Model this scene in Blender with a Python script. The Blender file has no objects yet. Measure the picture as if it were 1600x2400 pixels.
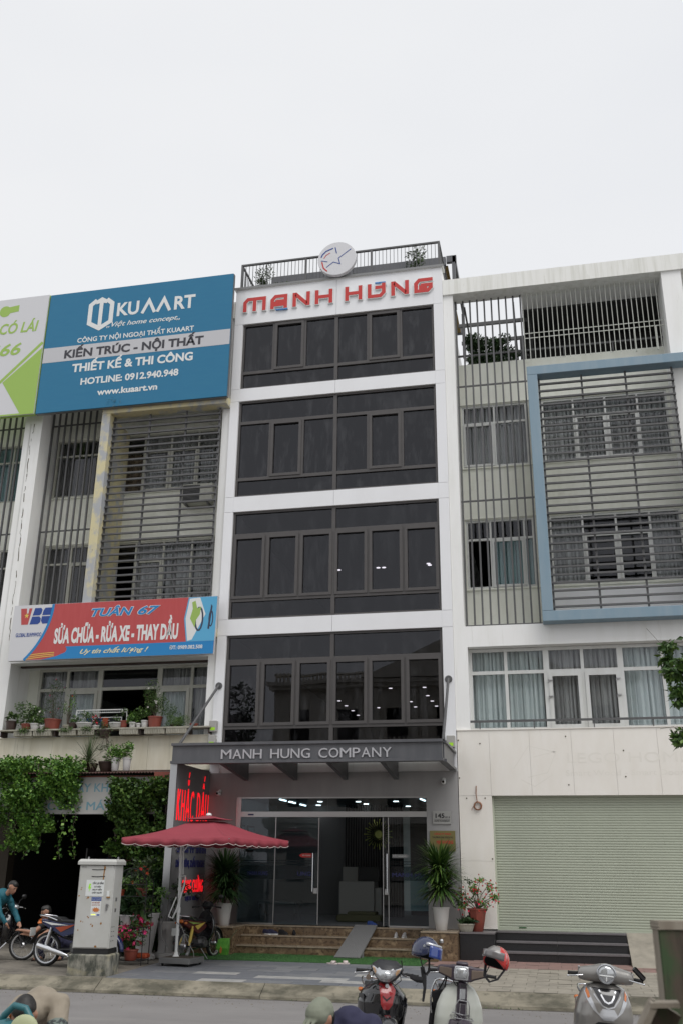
import bpy, bmesh, math, random
import numpy as np
from mathutils import Vector, Matrix, Euler
R = math.radians
C = bpy.context.scene.collection
sc = bpy.context.scene
rnd = random.Random(7)

# ---------------------------------------------------------------- camera
CAM = Vector((8.026, -22.836, 2.1))
yaw, pit, rol = R(12.4985), R(20.3552), R(0.6138)
fw = Vector((-math.sin(yaw)*math.cos(pit), math.cos(yaw)*math.cos(pit), math.sin(pit)))
rt = Vector((math.cos(yaw), math.sin(yaw), 0)); up = rt.cross(fw)
rt2 = rt*math.cos(rol)+up*math.sin(rol); up2 = up*math.cos(rol)-rt*math.sin(rol)
cd = bpy.data.cameras.new('camera'); cam = bpy.data.objects.new('camera', cd); C.objects.link(cam)
mw = Matrix.Identity(4)
for i in range(3):
    mw[i][0] = rt2[i]; mw[i][1] = up2[i]; mw[i][2] = -fw[i]; mw[i][3] = CAM[i]
cam.matrix_world = mw
cd.sensor_fit = 'VERTICAL'; cd.sensor_height = 36; cd.lens = 36*2241.4/2400
cd.clip_end = 600; cd.clip_start = 0.05
cd.dof.use_dof = True; cd.dof.focus_distance = 22.0; cd.dof.aperture_fstop = 5.0
sc.camera = cam

# ---------------------------------------------------------------- sky and sun (overcast)
SUN_EL, SUN_AZ = R(58), R(138)      # azimuth clockwise from +Y
w = bpy.data.worlds.new('World'); sc.world = w; w.use_nodes = True
nt = w.node_tree; nt.nodes.clear()
o_ = nt.nodes.new('ShaderNodeOutputWorld')
sky = nt.nodes.new('ShaderNodeTexSky'); sky.sky_type = 'NISHITA'; sky.sun_disc = False
sky.sun_elevation = SUN_EL; sky.sun_rotation = SUN_AZ; sky.dust_density = 4
b1 = nt.nodes.new('ShaderNodeBackground'); b1.inputs[1].default_value = 0.10
nt.links.new(sky.outputs[0], b1.inputs[0])
b2 = nt.nodes.new('ShaderNodeBackground'); b2.inputs[1].default_value = 0.825
tc = nt.nodes.new('ShaderNodeTexCoord'); nz = nt.nodes.new('ShaderNodeTexNoise'); nz.inputs['Scale'].default_value = 1.6; nz.inputs['Detail'].default_value = 4
mp = nt.nodes.new('ShaderNodeMapping'); mp.inputs['Scale'].default_value = (1, 1, 2.5)
nt.links.new(tc.outputs['Generated'], mp.inputs[0]); nt.links.new(mp.outputs[0], nz.inputs['Vector'])
rp = nt.nodes.new('ShaderNodeValToRGB'); rp.color_ramp.elements[0].position = .3; rp.color_ramp.elements[1].position = .75
rp.color_ramp.elements[0].color = (.90, .915, .945, 1); rp.color_ramp.elements[1].color = (.985, .99, 1.0, 1)
nt.links.new(nz.outputs[0], rp.inputs[0]); nt.links.new(rp.outputs[0], b2.inputs[0])
mx = nt.nodes.new('ShaderNodeMixShader'); mx.inputs[0].default_value = .94
nt.links.new(b1.outputs[0], mx.inputs[1]); nt.links.new(b2.outputs[0], mx.inputs[2]); nt.links.new(mx.outputs[0], o_.inputs[0])
sd = bpy.data.lights.new('sun', 'SUN'); sd.energy = 1.5; sd.angle = R(40); sd.color = (1, .985, .96)
so = bpy.data.objects.new('sun', sd); C.objects.link(so)
sv = Vector((math.sin(SUN_AZ)*math.cos(SUN_EL), math.cos(SUN_AZ)*math.cos(SUN_EL), math.sin(SUN_EL)))
so.rotation_euler = sv.to_track_quat('Z', 'Y').to_euler(); so.location = (0, -10, 40)
vs = sc.view_settings; vs.view_transform = 'Standard'; vs.look = 'None'; vs.exposure = .2; vs.gamma = 1; vs.use_curve_mapping = False
sc.cycles.max_bounces = 8; sc.cycles.transparent_max_bounces = 16; sc.cycles.use_denoising = True
sc.cycles.caustics_reflective = False; sc.cycles.caustics_refractive = False

# ---------------------------------------------------------------- materials
def srgb(h):
    v = [int(h[i:i+2], 16)/255 for i in (0, 2, 4)]
    return tuple(c/12.92 if c <= .04045 else ((c+.055)/1.055)**2.4 for c in v)
def mat(name, col, rough=.6, metal=0, col2=None, sc_=(2, 2, 2), amt=.5, det=5, bump=0, bsc=None, spec=.5, coat=0, emit=0, lo=.35, hi=.7, third=None, tint=0, sss=0):
    m = bpy.data.materials.new(name); m.use_nodes = True; t = m.node_tree; b = t.nodes['Principled BSDF']
    if isinstance(col, str): col = srgb(col)
    if isinstance(col2, str): col2 = srgb(col2)
    b.inputs['Base Color'].default_value = (*col, 1); b.inputs['Roughness'].default_value = rough; b.inputs['Metallic'].default_value = metal
    b.inputs['Specular IOR Level'].default_value = spec; b.inputs['Coat Weight'].default_value = coat; b.inputs['Coat Roughness'].default_value = .05
    if emit: b.inputs['Emission Color'].default_value = (*col, 1); b.inputs['Emission Strength'].default_value = emit
    cur = None
    g = t.nodes.new('ShaderNodeNewGeometry')
    def noise(s, d=det):
        mpn = t.nodes.new('ShaderNodeMapping'); mpn.inputs['Scale'].default_value = s
        n = t.nodes.new('ShaderNodeTexNoise'); n.inputs['Scale'].default_value = 1; n.inputs['Detail'].default_value = d; n.inputs['Roughness'].default_value = .6
        t.links.new(g.outputs['Position'], mpn.inputs[0]); t.links.new(mpn.outputs[0], n.inputs['Vector']); return n
    def mixc(a, c, fac_sock):
        x = t.nodes.new('ShaderNodeMix'); x.data_type = 'RGBA'
        if isinstance(a, tuple): x.inputs[6].default_value = (*a, 1)
        else: t.links.new(a, x.inputs[6])
        x.inputs[7].default_value = (*c, 1); t.links.new(fac_sock, x.inputs[0]); return x.outputs[2]
    def ramp(s, l, h, a):
        r = t.nodes.new('ShaderNodeMapRange'); r.inputs[1].default_value = l; r.inputs[2].default_value = h; r.inputs[4].default_value = a; t.links.new(s, r.inputs[0]); return r.outputs[0]
    if col2:
        cur = mixc(col, col2, ramp(noise(sc_).outputs[0], lo, hi, amt))
    if third:
        c3, s3, l3, h3, a3 = third
        if isinstance(c3, str): c3 = srgb(c3)
        cur = mixc(cur or col, c3, ramp(noise(s3, 6).outputs[0], l3, h3, a3))
    if tint:
        at = t.nodes.new('ShaderNodeAttribute'); at.attribute_name = 'tint'
        hs = t.nodes.new('ShaderNodeHueSaturation')
        if cur: t.links.new(cur, hs.inputs['Color'])
        else: hs.inputs['Color'].default_value = (*col, 1)
        r = t.nodes.new('ShaderNodeMapRange'); r.inputs[3].default_value = 1-tint; r.inputs[4].default_value = 1+tint*1.3; t.links.new(at.outputs['Fac'], r.inputs[0]); t.links.new(r.outputs[0], hs.inputs['Value'])
        r2 = t.nodes.new('ShaderNodeMapRange'); r2.inputs[3].default_value = .52; r2.inputs[4].default_value = .475; t.links.new(at.outputs['Fac'], r2.inputs[0]); t.links.new(r2.outputs[0], hs.inputs['Hue'])
        cur = hs.outputs[0]
    if cur: t.links.new(cur, b.inputs['Base Color'])
    if bump:
        bp = t.nodes.new('ShaderNodeBump'); bp.inputs['Strength'].default_value = bump; bp.inputs['Distance'].default_value = .01
        t.links.new(noise(bsc or (40, 40, 40), 4).outputs[0], bp.inputs['Height']); t.links.new(bp.outputs[0], b.inputs['Normal'])
    return m
def glass(name, tint, dirt=0.0, rough=0.0, ior=1.5, refl=1.0):
    m = bpy.data.materials.new(name); m.use_nodes = True; t = m.node_tree; t.nodes.clear()
    o = t.nodes.new('ShaderNodeOutputMaterial'); tr = t.nodes.new('ShaderNodeBsdfTransparent'); tr.inputs[0].default_value = (*tint, 1)
    gl = t.nodes.new('ShaderNodeBsdfGlossy'); gl.inputs['Roughness'].default_value = rough; gl.inputs[0].default_value = (refl*1.05, refl*1.06, refl*1.14, 1)
    fr = t.nodes.new('ShaderNodeFresnel'); fr.inputs[0].default_value = ior
    mxs = t.nodes.new('ShaderNodeMixShader'); g = t.nodes.new('ShaderNodeNewGeometry'); iv = t.nodes.new('ShaderNodeMath'); iv.operation = 'SUBTRACT'; iv.inputs[0].default_value = 1; t.links.new(g.outputs['Backfacing'], iv.inputs[1])
    ml = t.nodes.new('ShaderNodeMath'); ml.operation = 'MULTIPLY'; t.links.new(fr.outputs[0], ml.inputs[0]); t.links.new(iv.outputs[0], ml.inputs[1]); t.links.new(ml.outputs[0], mxs.inputs[0]); t.links.new(tr.outputs[0], mxs.inputs[1]); t.links.new(gl.outputs[0], mxs.inputs[2])
    # faint unevenness of float glass
    n = t.nodes.new('ShaderNodeTexNoise'); n.inputs['Scale'].default_value = 1.1; n.inputs['Detail'].default_value = 1
    bp = t.nodes.new('ShaderNodeBump'); bp.inputs['Strength'].default_value = .12; bp.inputs['Distance'].default_value = .01
    t.links.new(g.outputs['Position'], n.inputs['Vector']); t.links.new(n.outputs[0], bp.inputs['Height']); t.links.new(bp.outputs[0], gl.inputs['Normal'])
    last = mxs.outputs[0]
    if dirt:
        df = t.nodes.new('ShaderNodeBsdfDiffuse'); df.inputs[0].default_value = (.42, .43, .45, 1)
        n2 = t.nodes.new('ShaderNodeTexNoise'); n2.inputs['Scale'].default_value = 1; n2.inputs['Detail'].default_value = 8; n2.inputs['Roughness'].default_value = .7
        mp2 = t.nodes.new('ShaderNodeMapping'); mp2.inputs['Scale'].default_value = (5, 5, 1.4); t.links.new(g.outputs['Position'], mp2.inputs[0]); t.links.new(mp2.outputs[0], n2.inputs['Vector'])
        r = t.nodes.new('ShaderNodeMapRange'); r.inputs[1].default_value = .5; r.inputs[2].default_value = .95; r.inputs[4].default_value = dirt; t.links.new(n2.outputs[0], r.inputs[0])
        m2 = t.nodes.new('ShaderNodeMixShader'); t.links.new(r.outputs[0], m2.inputs[0]); t.links.new(last, m2.inputs[1]); t.links.new(df.outputs[0], m2.inputs[2]); last = m2.outputs[0]
    t.links.new(last, o.inputs[0]); return m
M = {}
def mk(n, *a, **k): M[n] = mat(n, *a, **k)
mk('white_clad', (.79, .795, .815), .35, col2=(.71, .71, .72), sc_=(1.2, 1.2, .5), amt=.5)
mk('white_wall', (.83, .83, .82), .8, col2=(.68, .68, .64), sc_=(3, 3, .45), amt=.55, lo=.45, hi=.8, third=((.36, .35, .27), (9, 9, .6), .62, .85, .5), bump=.15)
mk('white_wall_stained', (.78, .78, .75), .8, col2=(.55, .55, .49), sc_=(9, 9, .5), amt=.7, lo=.45, hi=.75, third=((.30, .30, .20), (4, 4, .8), .62, .8, .6))
mk('sage_wall', (.80, .81, .74), .85, col2=(.68, .69, .60), sc_=(4, 4, .5), amt=.7, third=((.34, .34, .25), (1.5, 1.5, 2), .6, .8, .5))
mk('mottled', (.60, .54, .33), .85, col2=(.36, .38, .42), sc_=(2.2, 2.2, 1.8), amt=.9, lo=.47, hi=.6, third=((.13, .12, .10), (9, 9, 5), .64, .74, .7), bump=.3)
mk('beige_stone', (.82, .79, .74), .55, col2=(.74, .70, .63), sc_=(3, 3, 1), amt=.6, third=((.42, .36, .25), (7, 7, .5), .68, .85, .5))
mk('beige_stone_old', (.74, .70, .58), .6, col2=(.56, .51, .38), sc_=(2.5, 2.5, .5), amt=.75, lo=.4, third=((.27, .26, .18), (9, 9, .8), .58, .8, .6))
mk('blue_paint', (.185, .275, .345), .6, col2=(.26, .33, .38), sc_=(5, 5, .8), amt=.6, third=((.45, .48, .48), (10, 10, 1.2), .68, .8, .5))
mk('grey_steel', (.10, .10, .103), .5, col2=(.06, .06, .06), sc_=(3, 3, 1), amt=.5)
mk('pale_steel', (.55, .56, .52), .5, col2=(.35, .36, .3), sc_=(6, 6, 1), amt=.5)
mk('canopy_grey', (.085, .088, .097), .38, col2=(.14, .14, .15), sc_=(4, 4, 1), amt=.5)
mk('canopy_under', (.20, .20, .205), .6)
mk('porch_grey', (.36, .352, .352), .5, col2=(.24, .24, .24), sc_=(2, 2, .5), amt=.5)
mk('brown_frame', (.066, .061, .060), .4, col2=(.085, .078, .076), sc_=(5, 5, 5), amt=.5)
mk('white_upvc', (.66, .67, .66), .4, col2=(.5, .5, .46), sc_=(5, 5, 1), amt=.5)
mk('beige_upvc', (.50, .50, .45), .5, col2=(.36, .36, .3), sc_=(5, 5, 1), amt=.6)
mk('shutter', (.44, .475, .385), .5, col2=(.40, .43, .35), sc_=(1.2, 1.2, .6), amt=.7, third=((.25, .24, .18), (8, 8, 2), .7, .85, .5))
mk('black_granite', (.016, .016, .018), .28, col2=(.035, .035, .037), sc_=(60, 60, 60), amt=.8)
mk('grey_granite', (.16, .15, .155), .5, col2=(.10, .09, .095), sc_=(6, 60, 60), amt=.7)
mk('brown_marble', (.155, .105, .062), .22, col2=(.34, .25, .15), sc_=(5, 5, 7), amt=.8, lo=.5, hi=.66, third=((.05, .03, .02), (14, 14, 14), .5, .62, .7))
mk('marble_edge', (.34, .28, .21), .25, col2=(.22, .16, .1), sc_=(9, 9, 9), amt=.7)
mk('dark_room', (.03, .03, .03), .9)  # near-black base, puts the shade of unlit interiors into the colour
mk('curtain_sheer', (.64, .68, .68), .9, col2=(.5, .54, .55), sc_=(7, 7, .4), amt=.6)
mk('curtain_grey', (.44, .43, .43), .9, col2=(.28, .27, .27), sc_=(7, 7, .4), amt=.6)
mk('curtain_dark', (.15, .14, .14), .9)
mk('curtain_teal', (.30, .43, .44), .9)
mk('curtain_brown', (.16, .11, .07), .9)
mk('chrome', (.72, .73, .75), .16, 1); mk('steel', (.5, .5, .51), .3, 1); mk('dull_steel', (.22, .22, .22), .45, .6)
mk('black_plastic', (.014, .014, .015), .45); mk('black_gloss', (.008, .008, .009), .12, coat=1); mk('rubber', (.018, .018, .018), .85)
mk('white_plastic', (.70, .71, .70), .4); mk('white_emboss', (.62, .62, .64), .4)
mk('red_letter', (.50, .035, .03), .35); mk('blue_letter', (.03, .20, .50), .35); mk('navy_letter', (.02, .025, .13), .4)
mk('asphalt', (.235, .225, .22), .9, col2=(.18, .17, .168), sc_=(.5, .9, .5), amt=.8, lo=.35, hi=.7, third=((.27, .26, .245), (.22, 1.6, .5), .56, .72, .55), bump=.5, bsc=(90, 90, 90))
mk('old_concrete', (.20, .18, .15), .85, col2=(.085, .077, .065), sc_=(2.2, 2.2, 2.2), amt=.85, lo=.42, hi=.68, third=((.42, .38, .30), (6, 6, 6), .6, .75, .5), bump=.5, bsc=(30, 30, 30))
mk('kerb_dirty', (.26, .235, .18), .9, col2=(.08, .075, .055), sc_=(1.6, 2.5, 4), amt=.9, lo=.4, hi=.62, third=((.05, .05, .035), (7, 7, 7), .55, .7, .6), bump=.5, bsc=(50, 50, 50))
mk('kerb_concrete', (.55, .51, .44), .9, col2=(.40, .365, .30), sc_=(2.5, 2.5, 5), amt=.6, lo=.4, hi=.7, third=((.2, .18, .14), (9, 9, 9), .64, .78, .5), bump=.4, bsc=(50, 50, 50))
mk('slab_grey', (.16, .168, .185), .6, col2=(.12, .127, .14), sc_=(5, 5, 5), amt=.7, third=((.2, .2, .2), (12, 3, 8), .6, .8, .4))
mk('slab_mid', (.20, .205, .215), .6, col2=(.145, .15, .16), sc_=(5, 5, 5), amt=.7)
mk('slab_light', (.40, .395, .38), .6, col2=(.22, .22, .215), sc_=(6, 6, 6), amt=.7)
mk('paver_tan', (.32, .29, .24), .85, col2=(.19, .175, .145), sc_=(3, 3, 3), amt=.8, third=((.38, .35, .29), (8, 8, 8), .6, .75, .5), bump=.3)
mk('paver_red', (.27, .165, .145), .85, col2=(.19, .13, .115), sc_=(4, 4, 4), amt=.8, third=((.3, .24, .2), (7, 7, 7), .58, .75, .6), bump=.3)
mk('joint', (.09, .083, .07), .95); mk('joint_tan', (.17, .155, .125), .95, col2=(.10, .10, .07), sc_=(3, 3, 3), amt=.8)
mk('turf', (.045, .13, .035), .95, col2=(.03, .09, .025), sc_=(8, 8, 8), amt=.7, bump=.8, bsc=(120, 120, 120))
mk('turf_blade', (.055, .16, .045), .8, tint=.4)
mk('maroon', (.29, .042, .06), .75, col2=(.24, .034, .05), sc_=(3, 3, 3), amt=.6)
mk('maroon_trim', (.60, .52, .50), .8)
mk('cabinet', (.50, .50, .48), .5, col2=(.38, .38, .34), sc_=(2, 2, 2), amt=.5, third=((.40, .36, .18), (9, 9, 6), .67, .74, .6))
mk('wood_old', (.30, .28, .22), .85, col2=(.12, .10, .07), sc_=(30, 30, 4), amt=.8)
mk('wood_moss', (.075, .058, .042), .9, col2=(.04, .075, .03), sc_=(9, 9, 7), amt=.9, lo=.42, hi=.6, third=((.02, .017, .014), (40, 40, 6), .5, .7, .6))
mk('wood_edge', (.27, .24, .195), .85, col2=(.15, .12, .09), sc_=(20, 20, 5), amt=.7)
mk('leaf', (.055, .115, .022), .5, tint=.55); mk('leaf_dark', (.022, .055, .015), .5, tint=.5); mk('leaf_vivid', (.085, .19, .03), .5, tint=.5)
mk('leaf_olive', (.05, .085, .03), .5, tint=.5); mk('grass_dry', (.17, .16, .09), .8, tint=.4)
mk('bark', (.10, .08, .06), .9); mk('pink', (.62, .05, .13), .6, tint=.4); mk('orange_petal', (.75, .16, .06), .6, tint=.3); mk('white_petal', (.75, .72, .7), .6)
mk('red_petal', (.55, .03, .03), .6, tint=.4)
mk('pot_white', (.55, .54, .53), .35, col2=(.46, .45, .43), sc_=(3, 3, 3), amt=.5); mk('pot_terracotta', (.24, .055, .035), .5, col2=(.16, .04, .03), sc_=(8, 8, 8), amt=.6)
mk('pot_brown', (.05, .03, .025), .5); mk('pot_cement', (.42, .40, .34), .8, col2=(.2, .19, .14), sc_=(7, 7, 3), amt=.7); mk('soil', (.03, .022, .016), .95)
mk('skin', (.36, .19, .125), .55, col2=(.30, .145, .095), sc_=(12, 12, 12), amt=.5); mk('hair', (.012, .011, .010), .55)
mk('teal_cloth', (.010, .105, .14), .7); mk('black_cloth', (.012, .012, .014), .85); mk('navy_cloth', (.022, .022, .055), .85); mk('beige_cloth', (.29, .25, .195), .85, col2=(.22, .185, .14), sc_=(7, 7, 7), amt=.6)
mk('camo_cloth', (.16, .19, .17), .85, col2=(.03, .035, .04), sc_=(25, 25, 50), amt=.9, lo=.5, hi=.55); mk('cap_cloth', (.20, .215, .165), .85, col2=(.16, .175, .13), sc_=(10, 10, 10), amt=.5)
mk('blue_cloth', (.02, .05, .20), .8)
M['dark_glass'] = glass('dark_glass', (.15, .15, .155), dirt=.16)
M['dark_glass_2'] = glass('dark_glass_2', (.38, .37, .39), dirt=.10)
M['win_glass'] = glass('win_glass', (.93, .95, .95)); M['door_glass'] = glass('door_glass', (.66, .74, .76))
M['frost'] = glass('frost', (.5, .6, .62), rough=.25, refl=.8)
mk('lamp_white', (1, 1, 1), .5, emit=6); mk('lamp_cool', (.85, .95, 1), .5, emit=4); mk('led_red', (1, .012, .02), .5, emit=.8); mk('glow_yellow', (.85, .9, .05), .5, emit=1.0)

# ---------------------------------------------------------------- builders
ORG = {}
def tagp(o, label=None, cat=None, group=None, kind=None):
    if label: o['label'] = label
    if cat: o['category'] = cat
    if group: o['group'] = group
    if kind: o['kind'] = kind
    return o
def thing(name, label, cat, loc=(0, 0, 0), group=None, rot=(0, 0, 0)):
    o = bpy.data.objects.new(name, None); C.objects.link(o); o.empty_display_size = .2
    o.location = loc; o.rotation_euler = rot; ORG[o.name] = Vector(loc)
    return tagp(o, label, cat, group)
def T(x=0, y=0, z=0, rx=0, ry=0, rz=0, s=1):
    m_ = Matrix.Translation((x, y, z)) @ Euler((R(rx), R(ry), R(rz))).to_matrix().to_4x4()
    return m_ @ (Matrix.Diagonal((*s, 1)) if isinstance(s, tuple) else Matrix.Scale(s, 4))
class MB:
    def __init__(s): s.v = []; s.f = []; s.m = []; s.mi = 0; s.x = None; s.tint = None
    def add(s, vs_, fs):
        b = len(s.v)
        if s.x is not None: vs_ = [s.x @ Vector(p) for p in vs_]
        s.v += [tuple(p) for p in vs_]; s.f += [tuple(i+b for i in f) for f in fs]; s.m += [s.mi]*len(fs); return s
    def box(s, x0, x1, y0, y1, z0, z1):
        return s.add([(x0, y0, z0), (x1, y0, z0), (x1, y1, z0), (x0, y1, z0), (x0, y0, z1), (x1, y0, z1), (x1, y1, z1), (x0, y1, z1)],
                     [(0, 3, 2, 1), (4, 5, 6, 7), (0, 1, 5, 4), (1, 2, 6, 5), (2, 3, 7, 6), (3, 0, 4, 7)])
    def cbox(s, c, d, ch=.01):                     # box with chamfered vertical/horizontal edges
        x, y, z = (q/2 for q in d); k = min(ch, x*.9, y*.9, z*.9); vs_ = []
        for zz, i in ((-z, k), (-z+k, 0), (z-k, 0), (z, k)):
            a, b = x-i, y-i
            vs_ += [(c[0]+p, c[1]+q, c[2]+zz) for p, q in ((-a+k, -b), (a-k, -b), (a, -b+k), (a, b-k), (a-k, b), (-a+k, b), (-a, b-k), (-a, -b+k))]
        fs = [tuple(range(7, -1, -1)), tuple(range(24, 32))]
        for l in range(3): fs += [(l*8+i, l*8+(i+1) % 8, l*8+8+(i+1) % 8, l*8+8+i) for i in range(8)]
        return s.add(vs_, fs)
    def tube(s, pts, r, n=8, caps=True, sq=None):
        pts = [Vector(p) for p in pts]; k = len(pts); rs = r if isinstance(r, (list, tuple)) else [r]*k; vs_ = []; pu = None
        for i, p in enumerate(pts):
            d = (pts[min(i+1, k-1)]-pts[max(i-1, 0)]).normalized()
            if pu is None: pu = Vector((0, 0, 1)) if abs(d.z) < .9 else Vector((0, 1, 0))
            a = d.cross(pu).normalized(); b = a.cross(d).normalized(); pu = b
            for j in range(n):
                t = 2*math.pi*j/n; q = sq or (1, 1)
                vs_.append(p+a*math.cos(t)*rs[i]*q[0]+b*math.sin(t)*rs[i]*q[1])
        fs = [(i*n+j, i*n+(j+1) % n, (i+1)*n+(j+1) % n, (i+1)*n+j) for i in range(k-1) for j in range(n)]
        if caps: fs += [tuple(range(n-1, -1, -1)), tuple(range((k-1)*n, k*n))]
        return s.add(vs_, fs)
    def lathe(s, prof, c=(0, 0, 0), n=16, axis='Z', sq=(1, 1)):
        vs_ = []
        for r, h in prof:
            for j in range(n):
                t = 2*math.pi*j/n; a, b = r*math.cos(t)*sq[0], r*math.sin(t)*sq[1]
                p = (a, b, h) if axis == 'Z' else ((h, a, b) if axis == 'X' else (b, h, a))
                vs_.append((c[0]+p[0], c[1]+p[1], c[2]+p[2]))
        k = len(prof)
        fs = [(i*n+j, i*n+(j+1) % n, (i+1)*n+(j+1) % n, (i+1)*n+j) for i in range(k-1) for j in range(n)]
        if prof[0] == prof[-1]: return s.add(vs_, fs)
        if prof[0][0] > 1e-4: fs.append(tuple(range(n-1, -1, -1)))
        if prof[-1][0] > 1e-4: fs.append(tuple(range((k-1)*n, k*n)))
        return s.add(vs_, fs)
    def ball(s, c, r, n=12, k=8):
        if not isinstance(r, (tuple, list)): r = (r, r, r)
        x = s.x; m_ = T(*c) @ Matrix.Diagonal((*r, 1)); s.x = (x @ m_) if x is not None else m_
        s.lathe([(math.sin(math.pi*i/k)+1e-5, -math.cos(math.pi*i/k)) for i in range(k+1)], n=n); s.x = x; return s
    def prism(s, poly, y0, y1):                    # polygon in x,z extruded along y
        k = len(poly); a = sum(poly[i][0]*poly[(i+1) % k][1]-poly[(i+1) % k][0]*poly[i][1] for i in range(k))
        if a < 0: poly = poly[::-1]
        return s.add([(x, y0, z) for x, z in poly]+[(x, y1, z) for x, z in poly],
                     [tuple(range(k)), tuple(range(2*k-1, k-1, -1))]+[(i, i+k, (i+1) % k+k, (i+1) % k) for i in range(k)])
    def loft(s, rings, caps=True):
        n = len(rings[0]); k = len(rings); vs_ = [p for r in rings for p in r]
        fs = [(i*n+j, i*n+(j+1) % n, (i+1)*n+(j+1) % n, (i+1)*n+j) for i in range(k-1) for j in range(n)]
        if caps: fs += [tuple(range(n-1, -1, -1)), tuple(range((k-1)*n, k*n))]
        return s.add(vs_, fs)
    def sheet(s, P):                               # grid of points
        n = len(P[0]); return s.add([p for r in P for p in r], [(i*n+j, i*n+j+1, (i+1)*n+j+1, (i+1)*n+j) for i in range(len(P)-1) for j in range(n-1)])
    def build(s, name, m_, parent=None, world=True, smooth=None, bevel=0, subd=0, solid=0, label=None, kind=None, cat=None, group=None, loc=None):
        me = bpy.data.meshes.new(name); off = Vector((0, 0, 0))
        if loc is not None: off = Vector(loc)
        po = Vector((0, 0, 0))
        if parent is not None and world: po = ORG.get(parent.name, po)
        if loc is None: off = po
        vv = [(a-off.x, b-off.y, c-off.z) for a, b, c in s.v] if world and off.length > 0 else s.v
        me.from_pydata(vv, [], s.f)
        ms = m_ if isinstance(m_, (list, tuple)) else [m_]
        for q in ms: me.materials.append(M[q] if isinstance(q, str) else q)
        if len(ms) > 1: me.polygons.foreach_set('material_index', s.m)
        if s.tint is not None:
            at = me.attributes.new('tint', 'FLOAT', 'POINT'); at.data.foreach_set('value', np.asarray(s.tint, dtype=np.float32))
        bm_ = None
        if name in ('pane', 'lettering'): pass
        else:
            bm_ = bmesh.new(); bm_.from_mesh(me)
            if s.tint is None: bmesh.ops.recalc_face_normals(bm_, faces=bm_.faces)
            bm_.to_mesh(me); bm_.free()
        if smooth is not None:
            me.polygons.foreach_set('use_smooth', [True]*len(me.polygons)); me.set_sharp_from_angle(angle=R(smooth))
        o = bpy.data.objects.new(name, me); C.objects.link(o)
        if parent is not None: o.parent = parent; o.location = (off-po) if world else (0, 0, 0)
        else: o.location = off
        ORG[o.name] = off if world else Vector((0, 0, 0))
        if solid: md = o.modifiers.new('s', 'SOLIDIFY'); md.thickness = solid; md.offset = -1
        if bevel: md = o.modifiers.new('b', 'BEVEL'); md.width = bevel; md.segments = 2; md.limit_method = 'ANGLE'
        if subd: md = o.modifiers.new('d', 'SUBSURF'); md.levels = subd; md.render_levels = subd
        return tagp(o, label, cat, group, kind)
def box(name, m_, parent, *d, **k): return MB().box(*d).build(name, m_, parent, **k)
def tree_copy(o, parent=None):
    c = o.copy(); C.objects.link(c); c.parent = parent
    for ch in list(o.children): tree_copy(ch, c)
    return c
def shared(name, me_obj, parent, offset):         # another piece with the same mesh
    c = me_obj.copy(); c.name = name; C.objects.link(c); c.parent = parent; c.location = me_obj.location + Vector(offset); return c

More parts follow.
